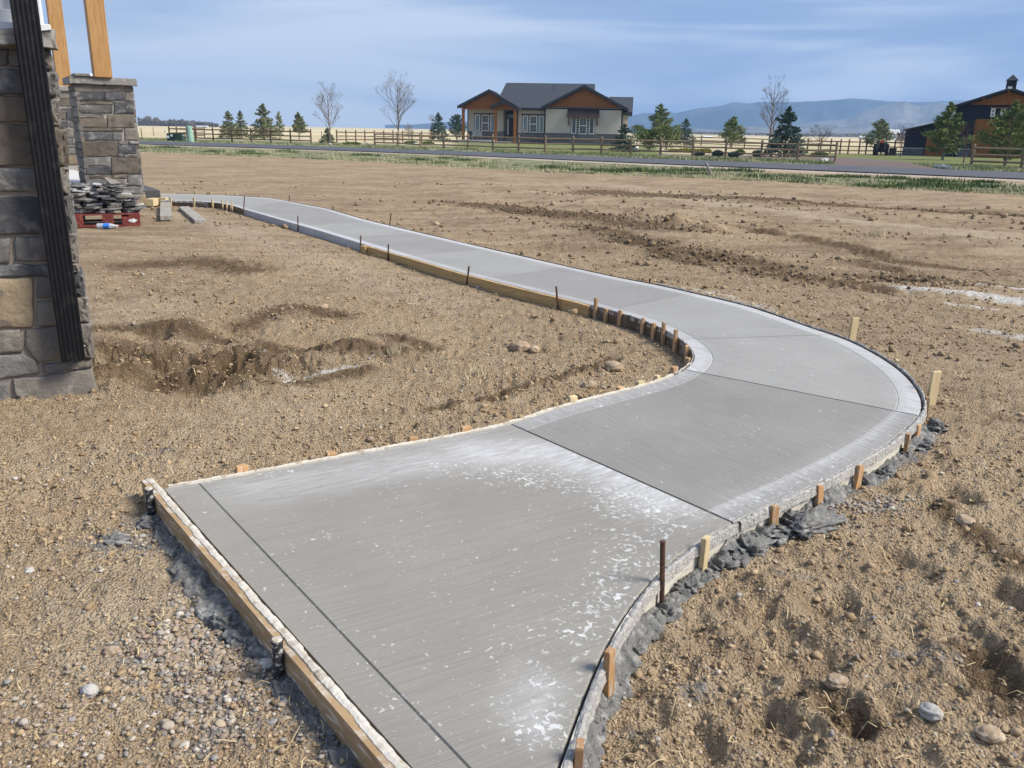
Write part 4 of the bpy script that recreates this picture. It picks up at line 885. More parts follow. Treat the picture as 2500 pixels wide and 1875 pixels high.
for i_, (p, s_, lab) in enumerate(SR):
    v, f = icos(3); P = v*(1+.45*(vn3(v*1.2+i_*5.3, i_)[:, None]-.5)+.2*(vn3(v*3+i_, i_+9)[:, None]-.5)+.08*(vn3(v*8+i_, i_+19)[:, None]-.5))*np.array([1, .8, .6])*s_
    q = at(*p); m_ = M['clod_rock'] if 'clod_rock' in M else M.setdefault('clod_rock', simple('tan_rock', (.36, .27, .175), (.28, .20, .13), 12, .9, .7, .006, 60, c3=(.45, .38, .29), rand=.2))
    if 'grey' in lab or 'white' in lab: m_ = M.setdefault('pale_rock', simple('pale_rock', (.46, .44, .40), (.36, .34, .31), 12, .9, .5, .004, 60, rand=.2))
    o = npmesh('rock', P, f, m_, smooth=True); o.location = (q[0], q[1], float(gz(*q))+s_*.25); o.rotation_euler = (0, 0, i_*1.3); tag(o, lab, 'rock')
# ------------------------------------------------------------------ stone masonry
def stone_piece(poly, depth, mat, parent, tf, seed=0, name='stone', jit=.004, res=None, rough=.0035, inset=.012, rowslope=0):
    """poly in wall coordinates (u right, v up, metres); tf(u, v, out) -> world point"""
    g = random.Random(seed); P = []
    n = len(poly); per = sum(math.dist(poly[i], poly[(i+1) % n]) for i in range(n)); step = res or max(per/22, .02)
    for i in range(n):
        a, b = poly[i], poly[(i+1) % n]; k = max(1, int(round(math.dist(a, b)/step)))
        for q in range(k):
            t = q/k; P.append((a[0]+(b[0]-a[0])*t+g.uniform(-jit, jit), a[1]+(b[1]-a[1])*t+g.uniform(-jit, jit)))
    cx = sum(p[0] for p in P)/len(P); cy = sum(p[1] for p in P)/len(P); m = len(P)
    sz = min(max(p[0] for p in P)-min(p[0] for p in P), max(p[1] for p in P)-min(p[1] for p in P)); inset = min(inset, sz*.18)
    tilt = (g.uniform(-.02, .02), g.uniform(-.02, .02)); V_ = []; rings = [(0, -.03), (0, depth*.72), (inset*.45, depth*.94), (inset*1.2, depth), (sz*.26, depth+.001)]
    for ins, d in rings:
        for p in P:
            L_ = math.hypot(p[0]-cx, p[1]-cy)+1e-6; s = max(.05, 1-ins/L_)
            q = (cx+(p[0]-cx)*s, cy+(p[1]-cy)*s); r_ = g.uniform(-rough, rough) if d > depth*.8 else g.uniform(-rough, rough)*.4
            V_.append(tf(q[0], q[1], max(-.03, d+r_+(q[0]-cx)*tilt[0]+(q[1]-cy)*tilt[1]) if d > 0 else d))
    V_.append(tf(cx, cy, depth+g.uniform(-rough, rough))); F_ = []
    for r_ in range(len(rings)-1):
        for i in range(m): F_.append((r_*m+i, r_*m+(i+1) % m, (r_+1)*m+(i+1) % m, (r_+1)*m+i))
    b = (len(rings)-1)*m; F_ += [(b+i, b+(i+1) % m, len(V_)-1) for i in range(m)]
    o = mesh(name, V_, F_, mat, parent); sm = [i >= 2*m for i in range(len(F_))]; o.data.polygons.foreach_set('use_smooth', sm); return o
def rect(a): return [(a[0], a[1]), (a[2], a[1]), (a[2], a[3]), (a[0], a[3])]

# corner of the near house: the wall runs along WD, its right end is WC
def on_near(px, py, out=0.0):
    n_ = (WD[1], -WD[0]); C_ = (WC[0]+n_[0]*out, WC[1]+n_[1]*out); return plane_hit(px, py, C_, WD)
NRM = (WD[1], -WD[0])                        # faces the viewer
def tf_near(u, v, o): return (WC[0]+WD[0]*u+NRM[0]*o, WC[1]+WD[1]*u+NRM[1]*o, v)
house_c = empty('house_corner', (0, 0, 0), label='near stone-veneered house corner at left edge with black downspout in front', cat='building')
z1p = lambda x, y: (x/2.9625, y/2.9625); z2p = lambda x, y: (x/2.9625, 500+y/2.9625)
W1 = [((-60,360,62,478),'st_grey'),((76,358,290,486),'st_grey'),((-60,500,330,684),'st_dark'),((-60,700,360,885),'st_brown'),((-60,900,420,1196),'st_brown'),((-60,1215,440,1386),'st_grey'),((-60,1405,470,1660),'st_dark')]
W1e = [((300,372,378,500),'st_light'),((340,520,418,700),'st_grey'),((372,710,425,905),'st_light'),((425,920,478,1200),'st_brown'),((432,1205,492,1395),'st_light'),((470,1410,530,1690),'st_grey')]
W2 = [((-60,-60,330,208),'st_dark'),((108,226,440,402),'st_grey'),((-60,425,470,512),'st_dark'),((-60,524,242,880),'st_tan'),((268,508,480,668),'st_grey'),((268,688,500,866),'st_light')]
W2e = [((490,190,556,410),'st_light'),((530,410,566,480),'st_light'),((535,486,606,650),'st_dark'),((555,660,636,832),'st_light'),((580,842,660,1088),'st_light')]
WP = [([(-60,240),(86,236),(70,300),(74,418),(-60,425)],'st_grey'),([(-60,900),(150,890),(168,1055),(-60,1078)],'st_light'),([(182,890),(575,858),(575,1105),(272,1128),(178,1010)],'st_light'),
      ([(-60,1085),(170,1068),(255,1115),(292,1205),(-60,1255)],'st_grey'),([(305,1145),(665,1102),(672,1165),(325,1205)],'st_light'),([(-60,1285),(60,1270),(86,1470),(-60,1540)],'st_grey'),
      ([(98,1252),(390,1215),(670,1175),(706,1352),(430,1420),(196,1475),(160,1390),(108,1360)],'st_light'),([(122,1375),(150,1385),(190,1468),(196,1500),(120,1500)],'st_dark')]
k_ = 0
for L_, zf_, dep in ((W1, z1p, .045), (W2, z2p, .045)):
    for r_, mt in L_:
        pts = [on_near(*zf_(*c)) for c in ((r_[0], r_[3]), (r_[2], r_[3]), (r_[2], r_[1]), (r_[0], r_[1]))]
        if k_ == 6: k_ += 1; continue
        stone_piece(pts, dep, M[mt], house_c, tf_near, seed=k_); k_ += 1
for L_, zf_ in ((W1e, z1p), (W2e, z2p)):     # the rough corner stones wrap round the end
    for r_, mt in L_:
        pts = [on_near(*zf_(*c)) for c in ((r_[0]-40, r_[3]), (r_[2], r_[3]), (r_[2], r_[1]), (r_[0]-40, r_[1]))]
        u1 = max(p[0] for p in pts); v0, v1 = min(p[1] for p in pts), max(p[1] for p in pts)
        stone_piece(pts, .052+.01*(k_ % 3), M[mt], house_c, tf_near, seed=k_, rough=.012, jit=.008); 
        # return face of the same stone
        uu_ = u1-.008
        stone_piece([(0, v0), (.17+.05*(k_ % 2), v0), (.17+.05*(k_ % 2), v1), (0, v1)], .0, M[mt], house_c, lambda u, v, o, uu_=uu_: (WC[0]+WD[0]*(uu_+o)-NRM[0]*(u-.05), WC[1]+WD[1]*(uu_+o)-NRM[1]*(u-.05), v), seed=k_+40, rough=.010); k_ += 1
for poly, mt in WP:
    pts = [on_near(*z2p(*c)) for c in poly][::-1]
    stone_piece(pts, .045, M[mt], house_c, tf_near, seed=k_); k_ += 1
b = MB(); c_ = tf_near(-2.6, 0, .024); d_ = tf_near(-.02, 0, .024); e_ = tf_near(-.02, 0, -.6); f_ = tf_near(-2.6, 0, -.6)
v_ = [(*p[:2], zz) for zz in (-.1, 2.02) for p in (c_, d_, e_, f_)]
b.add(v_, [(0, 1, 2, 3)[::-1], (4, 5, 6, 7), (0, 1, 5, 4), (1, 2, 6, 5), (2, 3, 7, 6), (3, 0, 4, 7)]); b.build('mortar_bed', M['mortar'], house_c)
# below-grade bulge of the corner base and the rough cap course
cu, cv = on_near(158, 118, .1); cu0, cv1 = on_near(158, 76, .1)
stone_piece([(-2.6, cv), (-.62, cv), (-.62, cv1), (-2.6, cv1)], .115, M['st_cap'], house_c, tf_near, seed=77, name='cap_stone', rough=.008, res=.09)
stone_piece([(-.60, cv), (.02, cv), (.02, cv1), (-.60, cv1)], .115, M['st_cap'], house_c, tf_near, seed=78, name='cap_stone', rough=.010, res=.04, jit=.007)
b = MB(); 
def nbox(u0, u1, o0, o1, v0, v1, mb): 
    c = [tf_near(u0, 0, o0), tf_near(u1, 0, o0), tf_near(u1, 0, o1), tf_near(u0, 0, o1)]
    mb.add([(*p[:2], zz) for zz in (v0, v1) for p in c], [(0, 3, 2, 1), (4, 5, 6, 7), (0, 1, 5, 4), (1, 2, 6, 5), (2, 3, 7, 6), (3, 0, 4, 7)])
nbox(-2.6, -.62, -.6, .10, cv+.01, cv1-.004, b); b.build('cap_backing', M['st_cap'], house_c)
u_t, v_t = on_near(108, 66, .0)
wl_ = MB(); nbox(-2.6, u_t-.12, -.5, -.02, cv1, 3.4, wl_); wl_.build('siding_panel', M['white_trim'], house_c)
wl_ = MB(); nbox(u_t-.14, u_t-.005, -.52, .005, cv1+.001, 3.4, wl_); nbox(-2.6, u_t+.03, -.5, .035, cv1-.002, cv1+.035, wl_); nbox(-2.6, u_t-.142, -.5, .0, cv1+.036, cv1+.10, wl_); nbox(-1.35, -.92, -.5, -.005, cv1+.1, 3.4, wl_); wl_.build('white_trim', M['white'], house_c, bevel=.003)
# downspout: ribbed rectangular pipe
a0, a1 = on_near(150, 884, .16), on_near(207, 862, .16); ds = [min(a0[0], a1[0]), max(a0[0], a1[0])]; vb = a0[1]
prof = []; nR = 5; wdt = ds[1]-ds[0]; 
for i in range(nR*4+1):
    t = i/(nR*4); prof.append((ds[0]+.008+(wdt-.016)*t, .165+.0016*math.cos(t*nR*2*math.pi)))
prof += [(ds[1], .158), (ds[1], .092), (ds[1]-.008, .086), (ds[0]+.008, .086), (ds[0], .092), (ds[0], .158)]
m = len(prof); V_ = []; lv = [vb, vb+.012, 1.2, 3.3]
for i, zz in enumerate(lv):
    for (u, o) in prof:
        fl_ = 1.0; dent = 0
        V_.append(tf_near(u, 0, o+dent)[:2]+(zz,))
F_ = [(i*m+j, i*m+(j+1) % m, (i+1)*m+(j+1) % m, (i+1)*m+j) for i in range(len(lv)-1) for j in range(m)]
dsp = mesh('downspout', V_, F_, M['black_metal'], house_c)
mesh('downspout_lining', [tf_near(u*.995+ds[0]*.005, 0, o-.001)[:2]+(zz,) for zz in (vb+.03,) for u, o in prof], [tuple(range(m))], M['dark'], dsp)
sc = MB(); c_ = tf_near(ds[1], 0, .1); sc.tube((*c_[:2], vb+.07), (c_[0]+WD[0]*.008, c_[1]+WD[1]*.008, vb+.07), .005, .004, 8); sc.build('screw', M['rim'], dsp)

# ------------------------------------------------------------------ two porch pillars of stacked veneer, their timbers, the porch slab
PD = (math.cos(math.radians(33)), math.sin(math.radians(33))); PN = (PD[1], -PD[0]); PC = np.array(at(354, 503))
z3p = lambda x, y: (60+x/5.183, 200+y/5.183)
def on_pil(px, py): return plane_hit(px, py, PC, PD)
def tf_pil(u, v, o): return (PC[0]+PD[0]*u+PN[0]*o, PC[1]+PD[1]*u+PN[1]*o, v)
pil = empty('stone_pillar', (0, 0, 0), label='front porch pillar of stacked grey stone under a light timber post', cat='pillar')
PW = .98
FS = [(770,45,1362,125,'st_light'),(815,120,1010,235,'st_dark'),(1015,122,1262,235,'st_dark'),(1270,138,1365,243,'st_light'),(830,238,1125,282,'st_brown'),(815,290,1112,395,'st_grey'),(1130,252,1385,403,'st_dark'),(835,408,1000,452,'st_light'),(865,462,1035,575,'st_brown'),(1045,412,1385,575,'st_brown'),(875,582,1245,622,'st_brown'),(1262,590,1425,738,'st_light'),(850,632,1100,732,'st_dark'),(1118,632,1235,732,'st_grey'),(905,752,1172,940,'st_brown'),(1190,745,1300,785,'st_light'),(1312,752,1435,790,'st_grey'),(1180,798,1415,902,'st_dark'),(1175,908,1248,948,'st_grey'),(1256,908,1430,952,'st_grey'),(890,958,1072,1055,'st_grey'),(1090,955,1470,1162,'st_brown'),(940,1070,1088,1165,'st_dark'),(950,1178,1110,1215,'st_brown'),(1120,1172,1288,1218,'st_brown'),(1295,1170,1478,1312,'st_grey'),(950,1230,1025,1320,'st_grey'),(1045,1225,1295,1318,'st_light'),(930,1325,1165,1410,'st_light'),(1175,1325,1490,1415,'st_grey'),(1080,1425,1270,1520,'st_grey'),(1275,1425,1528,1568,'st_tan')]
for i, (x0, y0, x1, y1, mt) in enumerate(FS):
    pts = [on_pil(*z3p(*c)) for c in ((x0, y1), (x1, y1), (x1, y0), (x0, y0))]
    if min(p[0] for p in pts) < -.74: mn = min(p[0] for p in pts); pts = [(-PW-.035, p[1]) if abs(p[0]-mn) < .06 else p for p in pts]
    stone_piece(pts, .05, M[mt], pil, tf_pil, seed=200+i, res=.12, jit=.008, rough=.007)
v_top = on_pil(*z3p(1100, 42))[1]
zz = 0; i = 0
while zz < v_top-.05:                        # left return
    hh = [.17, .12, .21, .15, .10, .19][i % 6]; hh = min(hh, v_top-zz)
    for u0, u1 in (((0, .52), (.53, .98)) if i % 2 else ((0, .98),)):
        stone_piece([(u0, zz), (u1, zz), (u1, zz+hh-.014), (u0, zz+hh-.014)], .045, M[['st_light', 'st_grey', 'st_brown', 'st_grey'][(i*3+int(u0*3)) % 4]], pil, lambda u, v, o: (PC[0]-PD[0]*(PW+o)-PN[0]*(u-.05), PC[1]-PD[1]*(PW+o)-PN[1]*(u-.05), v), seed=300+i, res=.15, rough=.007)
        stone_piece([(u0, zz), (u1, zz), (u1, zz+hh-.014), (u0, zz+hh-.014)], .045, M[['st_grey', 'st_brown', 'st_grey', 'st_light'][(i*3+int(u0*3)) % 4]], pil, lambda u, v, o: (PC[0]+PD[0]*(o-.03)-PN[0]*(u-.03), PC[1]+PD[1]*(o-.03)-PN[1]*(u-.03), v), seed=340+i, res=.15, rough=.007)
    zz += hh; i += 1
def obox(C, D, Nn, u0, u1, o0, o1, v0, v1, mb):
    c = [(C[0]+D[0]*u+Nn[0]*o, C[1]+D[1]*u+Nn[1]*o) for u, o in ((u0, o0), (u1, o0), (u1, o1), (u0, o1))]
    mb.add([(*p, q) for q in (v0, v1) for p in c], [(0, 3, 2, 1), (4, 5, 6, 7), (0, 1, 5, 4), (1, 2, 6, 5), (2, 3, 7, 6), (3, 0, 4, 7)])
b = MB(); obox(PC, PD, PN, -PW-.01, -.03, -.98, .025, -.05, v_top, b); b.build('mortar_bed', M['mortar_light'], pil)
ct = v_top+.165
stone_piece([(-PW-.10, v_top), (-.50, v_top), (-.50, v_top+.13), (-PW-.10, v_top+.13)], .12, M['st_cap'], pil, tf_pil, seed=401, name='cap_stone', res=.15)
stone_piece([(-.49, v_top), (.08, v_top), (.08, v_top+.13), (-.49, v_top+.13)], .12, M['st_cap'], pil, tf_pil, seed=402, name='cap_stone', res=.15)
stone_piece([(-.02, v_top), (1.1, v_top), (1.1, v_top+.13), (-.02, v_top+.13)], .0, M['st_cap'], pil, lambda u, v, o: (PC[0]-PD[0]*(PW+.11+o)-PN[0]*(u-.12), PC[1]-PD[1]*(PW+.11+o)-PN[1]*(u-.12), v), seed=403, name='cap_stone', res=.15)
b = MB(); obox(PC, PD, PN, -PW-.10, .07, -1.06, .12, v_top+.012, v_top+.128, b); b.build('cap_top', M['st_cap'], pil)
# loose slab tilted against the post on the cap
b = MB(); obox(PC, PD, PN, -PW-.02, -.62, -.45, .16, v_top+.135, v_top+.185, b)
o = b.build('loose_stone', M['st_cap'], None, bevel=.01); tag(o, 'loose flat stone with white dot lying on the front pillar cap', 'stone')
b = MB(); c_ = tf_pil(-.72, v_top+.162, .165); b.tube(c_, (c_[0]+PN[0]*.012, c_[1]+PN[1]*.012, c_[2]), .03, .022, 10); d = b.build('white_dot', M['white'], o)
# posts
def post(C, D, Nn, w, z0, z1, lab):
    b = MB(); obox(C, D, Nn, -w/2, w/2, -w/2, w/2, z0, z1, b); o = b.build('timber_post', M['timber'], None, bevel=.008); tag(o, lab, 'post'); return o
Yp = PC[1]-.30; xL, _ = pl(228, 190, Yp); xR, _ = pl(273, 190, Yp)
post(((xL+xR)/2, Yp), PD, PN, .31, v_top+.13, 4.6, 'thick orange timber post rising from the front pillar')
xL, zT2 = pl(141, 205, 22.6); xR, _ = pl(172, 205, 22.6)
BC = np.array([(xL+xR)/2, 22.6]); post(BC, PD, PN, .33, 2.15, 5.0, 'second timber post, farther back behind the near wall')
pil2 = empty('stone_pillar', (0, 0, 0), label='second porch pillar, farther back and half hidden by the front one', cat='pillar')
BP = [(440,130,695,210,'st_light'),(425,215,700,300,'st_brown'),(420,308,710,348,'st_grey'),(430,362,515,470,'st_brown'),(525,368,745,485,'st_dark'),(450,492,560,568,'st_dark'),(572,496,715,568,'st_grey'),(470,585,530,690,'st_grey'),(535,588,735,700,'st_light'),(510,710,590,790,'st_grey'),(600,712,700,788,'st_light'),(708,715,775,790,'st_brown'),(520,795,715,825,'st_grey'),(520,838,785,910,'st_light'),(535,925,790,1045,'st_tan')]
C2 = np.array([pl(190, 390, 22.2)[0], 22.2])
for i, (x0, y0, x1, y1, mt) in enumerate(BP):
    pts = [plane_hit(*z3p(*c), C2, PD) for c in ((x0, y1), (x1, y1), (x1, y0), (x0, y0))]
    stone_piece(pts, .05, M[mt], pil2, lambda u, v, o: (C2[0]+PD[0]*u+PN[0]*o, C2[1]+PD[1]*u+PN[1]*o, v), seed=500+i, res=.15, jit=.01, rough=.007)
vt2 = plane_hit(*z3p(560, 120), C2, PD)[1]
b = MB(); obox(C2, PD, PN, -.9, .62, -.9, .02, .3, vt2, b); b.build('mortar_bed', M['mortar_light'], pil2)
b = MB(); obox(C2, PD, PN, -1.0, .7, -1.0, .1, vt2, vt2+.12, b); b.build('cap_stone', M['st_cap'], pil2, bevel=.015)
pz = .42
b = MB(); obox(PC, PD, PN, -5.2, -.55, -7.0, -.25, pz-.19, pz, b); ps = b.build('porch_slab', M['porch_conc'], None, bevel=.008)
tag(ps, 'pale concrete porch slab seen between near wall and front pillar', 'porch slab')
b = MB(); obox(PC, PD, PN, -5.1, -.60, -6.9, -.35, -.05, pz-.19, b); b.build('foundation', M['dark'], ps)
# dark step beside the pillar and the lumber at its foot
q0, q1 = at(353, 491), at(393, 489.5); b = MB(); zt = .22
obox(q1, PD, PN, -.9, 0, -1.7, 0, 0, zt, b); o = b.build('concrete_step', M['block'], None, bevel=.01); tag(o, 'dark damp concrete step where the walkway meets the porch', 'step')
b = MB(); q0, q1 = at(357, 503), at(402, 501); b.box((q0[0], q0[1], -.0), (q1[0]-.12, q1[1]+.05, .14)); o = b.build('form_board', M['stake_pale'], None, bevel=.004); tag(o, 'short pale form board lying in front of the dark step', 'form board')
b = MB(); b.box((q1[0]-.10, q1[1]+.0, -.0), (q1[0]+.03, q1[1]+.12, .15)); b.build('end_block', M['stake_pale'], o, bevel=.004)
# two loose planks on the dirt
def plank(p0, p1, w, th, lab, lift=0.0):
    p0, p1 = np.array(p0), np.array(p1); d = p1-p0; L_ = np.linalg.norm(d); rz = math.atan2(d[1], d[0]); b = MB()
    n = 10; 
    for i in range(n): b.box((-L_/2+L_*i/n, -w/2, 0), (-L_/2+L_*(i+1)/n, w/2, th))
    b = MB(); b.box((-L_/2, -w/2, 0), (L_/2, w/2, th)); o = b.build('plank', M['plank'], None, bevel=.004); c = (p0+p1)/2
    o.location = (c[0], c[1], float(gz(*c))+.01+lift); o.rotation_euler = (0, -lift, rz); return tag(o, lab, 'plank')
M['plank'] = simple('used_plank', (.33, .30, .25), (.22, .195, .16), 5, .85, .3, .003, 30, stretch=(1, 5, 1), c3=(.50, .48, .43))
plank(at(406, 539), at(405, 503.5), .19, .075, 'short grey plank lying end-on near the far stakes', .0)
plank(at(491, 545), at(449, 510.5), .19, .055, 'second loose plank, lying diagonally right of the first', .0)

# ------------------------------------------------------------------ pallet with flat stones, bottle
pq0, pq1 = at(178, 556), at(344, 551.5); pD = np.array(pq1)-np.array(pq0); pWd = np.linalg.norm(pD); pD /= pWd; pNn = np.array([pD[1], -pD[0]]); pc = np.array(pq0)
pal_ = empty('pallet', (0, 0, 0), label='red painted wooden pallet under a heap of flat veneer stones', cat='pallet')
def pb(u0, u1, o0, o1, v0, v1, name): b = MB(); obox(pc, pD, pNn, u0, u1, -o1, -o0, v0, v1, b); return b.build(name, M['red'], pal_, bevel=.003)
W_ = pWd
for i in range(7): pb(i*(W_-.1)/6, i*(W_-.1)/6+.10, .0, 1.0, .185, .205, 'deck_board') if False else None
for o_ in (0, .21, .43, .65, .87): pb(0, W_, o_, o_+.13, .182, .204, 'deck_board')
for u_ in (0, W_/2-.06, W_-.27): pb(u_, u_+(.27 if u_ > W_*.6 else .16), 0, .12, .028, .152, 'block'); pb(u_, u_+.16, .44, .56, .028, .152, 'block'); pb(u_, u_+.16, .86, .98, .028, .152, 'block')
for u_ in (0, W_/2-.06, W_-.16): pb(u_, u_+.16, 0, 1.0, .153, .181, 'stringer')
pb(0, W_, 0, .12, .0, .027, 'bottom_board'); pb(0, W_, .88, 1.0, .0, .027, 'bottom_board')
b = MB()
for du in (-.052, .0): 
    cu_ = W_-.10+du; 
    pts = [(cu_-.06, .09), (cu_, .055), (cu_+.06, .09), (cu_, .125)] if du == 0 else [(cu_-.03, .09), (cu_+.02, .06), (cu_+.04, .09), (cu_+.02, .12)]
    b.add([(pc[0]+pD[0]*u+pNn[0]*.004, pc[1]+pD[1]*u+pNn[1]*.004, v) for u, v in pts], [(0, 1, 2, 3)])
b.build('white_diamond_mark', M['white'], pal_)
g = random.Random(5); n_f = 0
prof_h = lambda u: .56-.10*max(0, (u-.55*W_))/W_*2-.28*max(0, u-.72*W_)/(.28*W_)
lay = .206; i = 0
while lay < .62 and n_f < 120:
    th = g.uniform(.025, .05); u = g.uniform(-.06, .06)
    while u < W_-.08:
        w = g.uniform(.12, .38)
        if lay-.2 < prof_h(u+w/2):
            for row in (0, 1, 2):
                o_ = row*.30+g.uniform(.0, .10); d_ = g.uniform(.18, .3); ang = g.uniform(-.35, .35); tl = (g.uniform(-.10, .10), g.uniform(-.10, .10))
                c = pc+pD*(u+w/2)-pNn*(o_+d_/2); m = g.choice([5, 6, 7]); rr_ = [g.uniform(.8, 1.1) for _ in range(m)]
                vv = []
                for s_ in (0, 1):
                    for q in range(m):
                        a_ = 2*math.pi*q/m+.3; vv.append((math.cos(a_)*w*.55*rr_[q], math.sin(a_)*d_*.6*rr_[q], (th*.8 if s_ else 0)))
                o = mesh('flat_stone', vv, [tuple(range(m-1, -1, -1)), tuple(range(m, 2*m))]+[(q, (q+1) % m, (q+1) % m+m, q+m) for q in range(m)], M[g.choice(['st_light', 'st_grey', 'st_cap', 'st_dark', 'st_light2'])] if 'st_light2' in M else M.setdefault('st_light2', stone('pale_split_stone', (.42, .42, .40), (.34, .34, .33), (.5, .5, .48))))
                o.location = (c[0], c[1], lay+g.uniform(0, .012)); o.rotation_euler = (tl[0], tl[1], ang+math.atan2(pD[1], pD[0])); n_f += 1
                if n_f % 9 == 0 and lay > .4: o.rotation_euler = (tl[0]*3, .5, ang)
                tag(o, 'flat split veneer stone in the heap on the red pallet', 'stone', 'flat stones heaped on the red pallet')
        u += w+g.uniform(-.02, .05)
    lay += th+.004
bt = empty('water_bottle', (0, 0, 0), label='clear plastic water bottle with blue label lying before the red pallet', cat='bottle')
q = at(262, 557); b = MB(); x_ = Vector((1, .12, 0)).normalized(); c = Vector((q[0], q[1], float(gz(*q))+.045))
pr = [(-.15, .034), (-.145, .04), (-.06, .042), (.05, .042), (.10, .03), (.125, .016), (.14, .014)]
for (a0_, r0_), (a1_, r1_) in zip(pr[:-1], pr[1:]): b.tube(c+x_*a0_, c+x_*a1_, r0_, r1_, 12, cap=False)
b.build('bottle_body', M['plastic'], bt, smooth=True)
b = MB(); b.tube(c-x_*.05, c+x_*.04, .0435, .0435, 12, cap=False); b.build('label', M['blue_label'], bt, smooth=True)
b = MB(); b.tube(c+x_*.14, c+x_*.16, .016, .016, 10); b.build('bottle_cap', M['white'], bt)
# ------------------------------------------------------------------ neighbour's house across the road
HY = 108.0; z3h = lambda x, y: (1080+x/4.254, 170+y/4.254)
hx0, _ = pl(*z3h(1000, 700), HY)
def HP(x, y): X, Z_ = pl(*z3h(x, y), HY); return (X-hx0, Z_)
hs = empty('ranch_house', (hx0, HY, 0), -math.radians(6), label='tan one-storey house with charcoal roofs and orange wood gables across the road', cat='house')
def part(mb, name, mat, parent=hs, **k): return mb.build(name, mat, parent, **k)
gb = HP(1000, 752)[1]; gb = min(gb, 0.0)-.1
def lap(name, x0, x1, z0, z1, y, mat, parent, step=.27):
    b = MB(); z_ = z0
    while z_ < z1-.01:
        t = min(z_+step, z1); b.add([(x0, y-.085, z_), (x1, y-.085, z_), (x1, y, t), (x0, y, t), (x0, y, z_), (x1, y, z_)], [(0, 1, 2, 3), (0, 4, 5, 1)]); z_ = t
    return b.build(name, mat, parent)
def X_(x): return HP(x, 400)[0]
def Zh(x, y): return HP(x, y)[1]
zc = Zh(1465, 390)
# shells behind the siding
b = MB(); b.box((X_(240), 1.3, gb), (X_(620), 9, Zh(400, 380))); b.box((X_(620), 2.8, gb), (X_(790), 9, Zh(700, 380))); b.box((X_(790), .75, gb), (X_(1072), 9, Zh(900, 400))); b.box((X_(1072), .05, gb), (X_(1862), 9, zc+.05)); b.box((X_(1862)+.01, 3.5, gb), (X_(1905), 9, Zh(1900, 440))); part(b, 'wall', M['siding'])
lap('siding', X_(240), X_(612), Zh(400, 640), Zh(400, 402), 1.28, M['siding'], hs); lap('siding', X_(785), X_(1066), Zh(900, 655), Zh(900, 402), .73, M['siding'], hs); lap('siding', X_(1078), X_(1858), Zh(1465, 664), zc, .03, M['siding'], hs)
b = MB(); b.box((X_(1062), -.02, gb), (X_(1074), .1, zc)); b.box((X_(1856), -.02, gb), (X_(1870), .1, zc)); b.box((X_(234), 1.2, gb), (X_(243), 1.3, Zh(240, 400))); b.box((X_(1868), 3.4, gb), (X_(1878), 3.5, Zh(1875, 440))); part(b, 'corner_trim', M['fascia'])
b = MB(); b.box((X_(1066), -.10, gb), (X_(1866), .04, Zh(1465, 668))); part(b, 'stone_base', M['wainscot']); b = MB(); b.box((X_(790), .62, gb), (X_(1064), .74, Zh(900, 662))); part(b, 'stone_base', M['wainscot']); b = MB(); b.box((X_(235), 1.16, gb), (X_(635), 1.27, Zh(400, 650))); part(b, 'stone_base', M['wainscot'])
b = MB(); b.box((X_(1066), -.14, Zh(1465, 668)), (X_(1866), .04, Zh(1465, 662))); b.box((X_(235), 1.10, Zh(400, 650)), (X_(635), 1.27, Zh(400, 643))); b.box((X_(585), 1.0, Zh(600, 650)), (X_(632), 2.8, Zh(600, 643))); part(b, 'stone_ledge', M['st_light'])
b = MB(); b.box((X_(585), 1.05, gb), (X_(628), 2.7, Zh(600, 651))); part(b, 'stone_base', M['wainscot'])
def slab_roof(pts_l, y0, y1, th, name, mat, parent=hs):      # pts: ridge and eave in x,z ; swept in y
    b = MB(); (x0, z0), (x1, z1) = pts_l; b.prism([(x0, z0), (x1, z1), (x1, z1+th), (x0, z0+th)], y0, y1); return part(b, name, mat, parent)
def gable(apex, le, re, y0, y1, nm='gable_roof', th=.22, fascia=True):
    A, L_, R_ = HP(*apex), HP(*le), HP(*re); b = MB()
    b.prism([(L_[0], L_[1]-th), (A[0], A[1]-th), (R_[0], R_[1]-th), R_, A, L_], y0, y1); r = part(b, nm, M['roof'])
    if fascia:
        b = MB(); t2 = .34; b.prism([(L_[0]-.02, L_[1]-t2), (A[0], A[1]-t2), (R_[0]+.02, R_[1]-t2), (R_[0]+.02, R_[1]+.02), (A[0], A[1]+.02), (L_[0]-.02, L_[1]+.02)], y0-.06, y0-.002); b.build('fascia', M['fascia'], r)
    return A, L_, R_
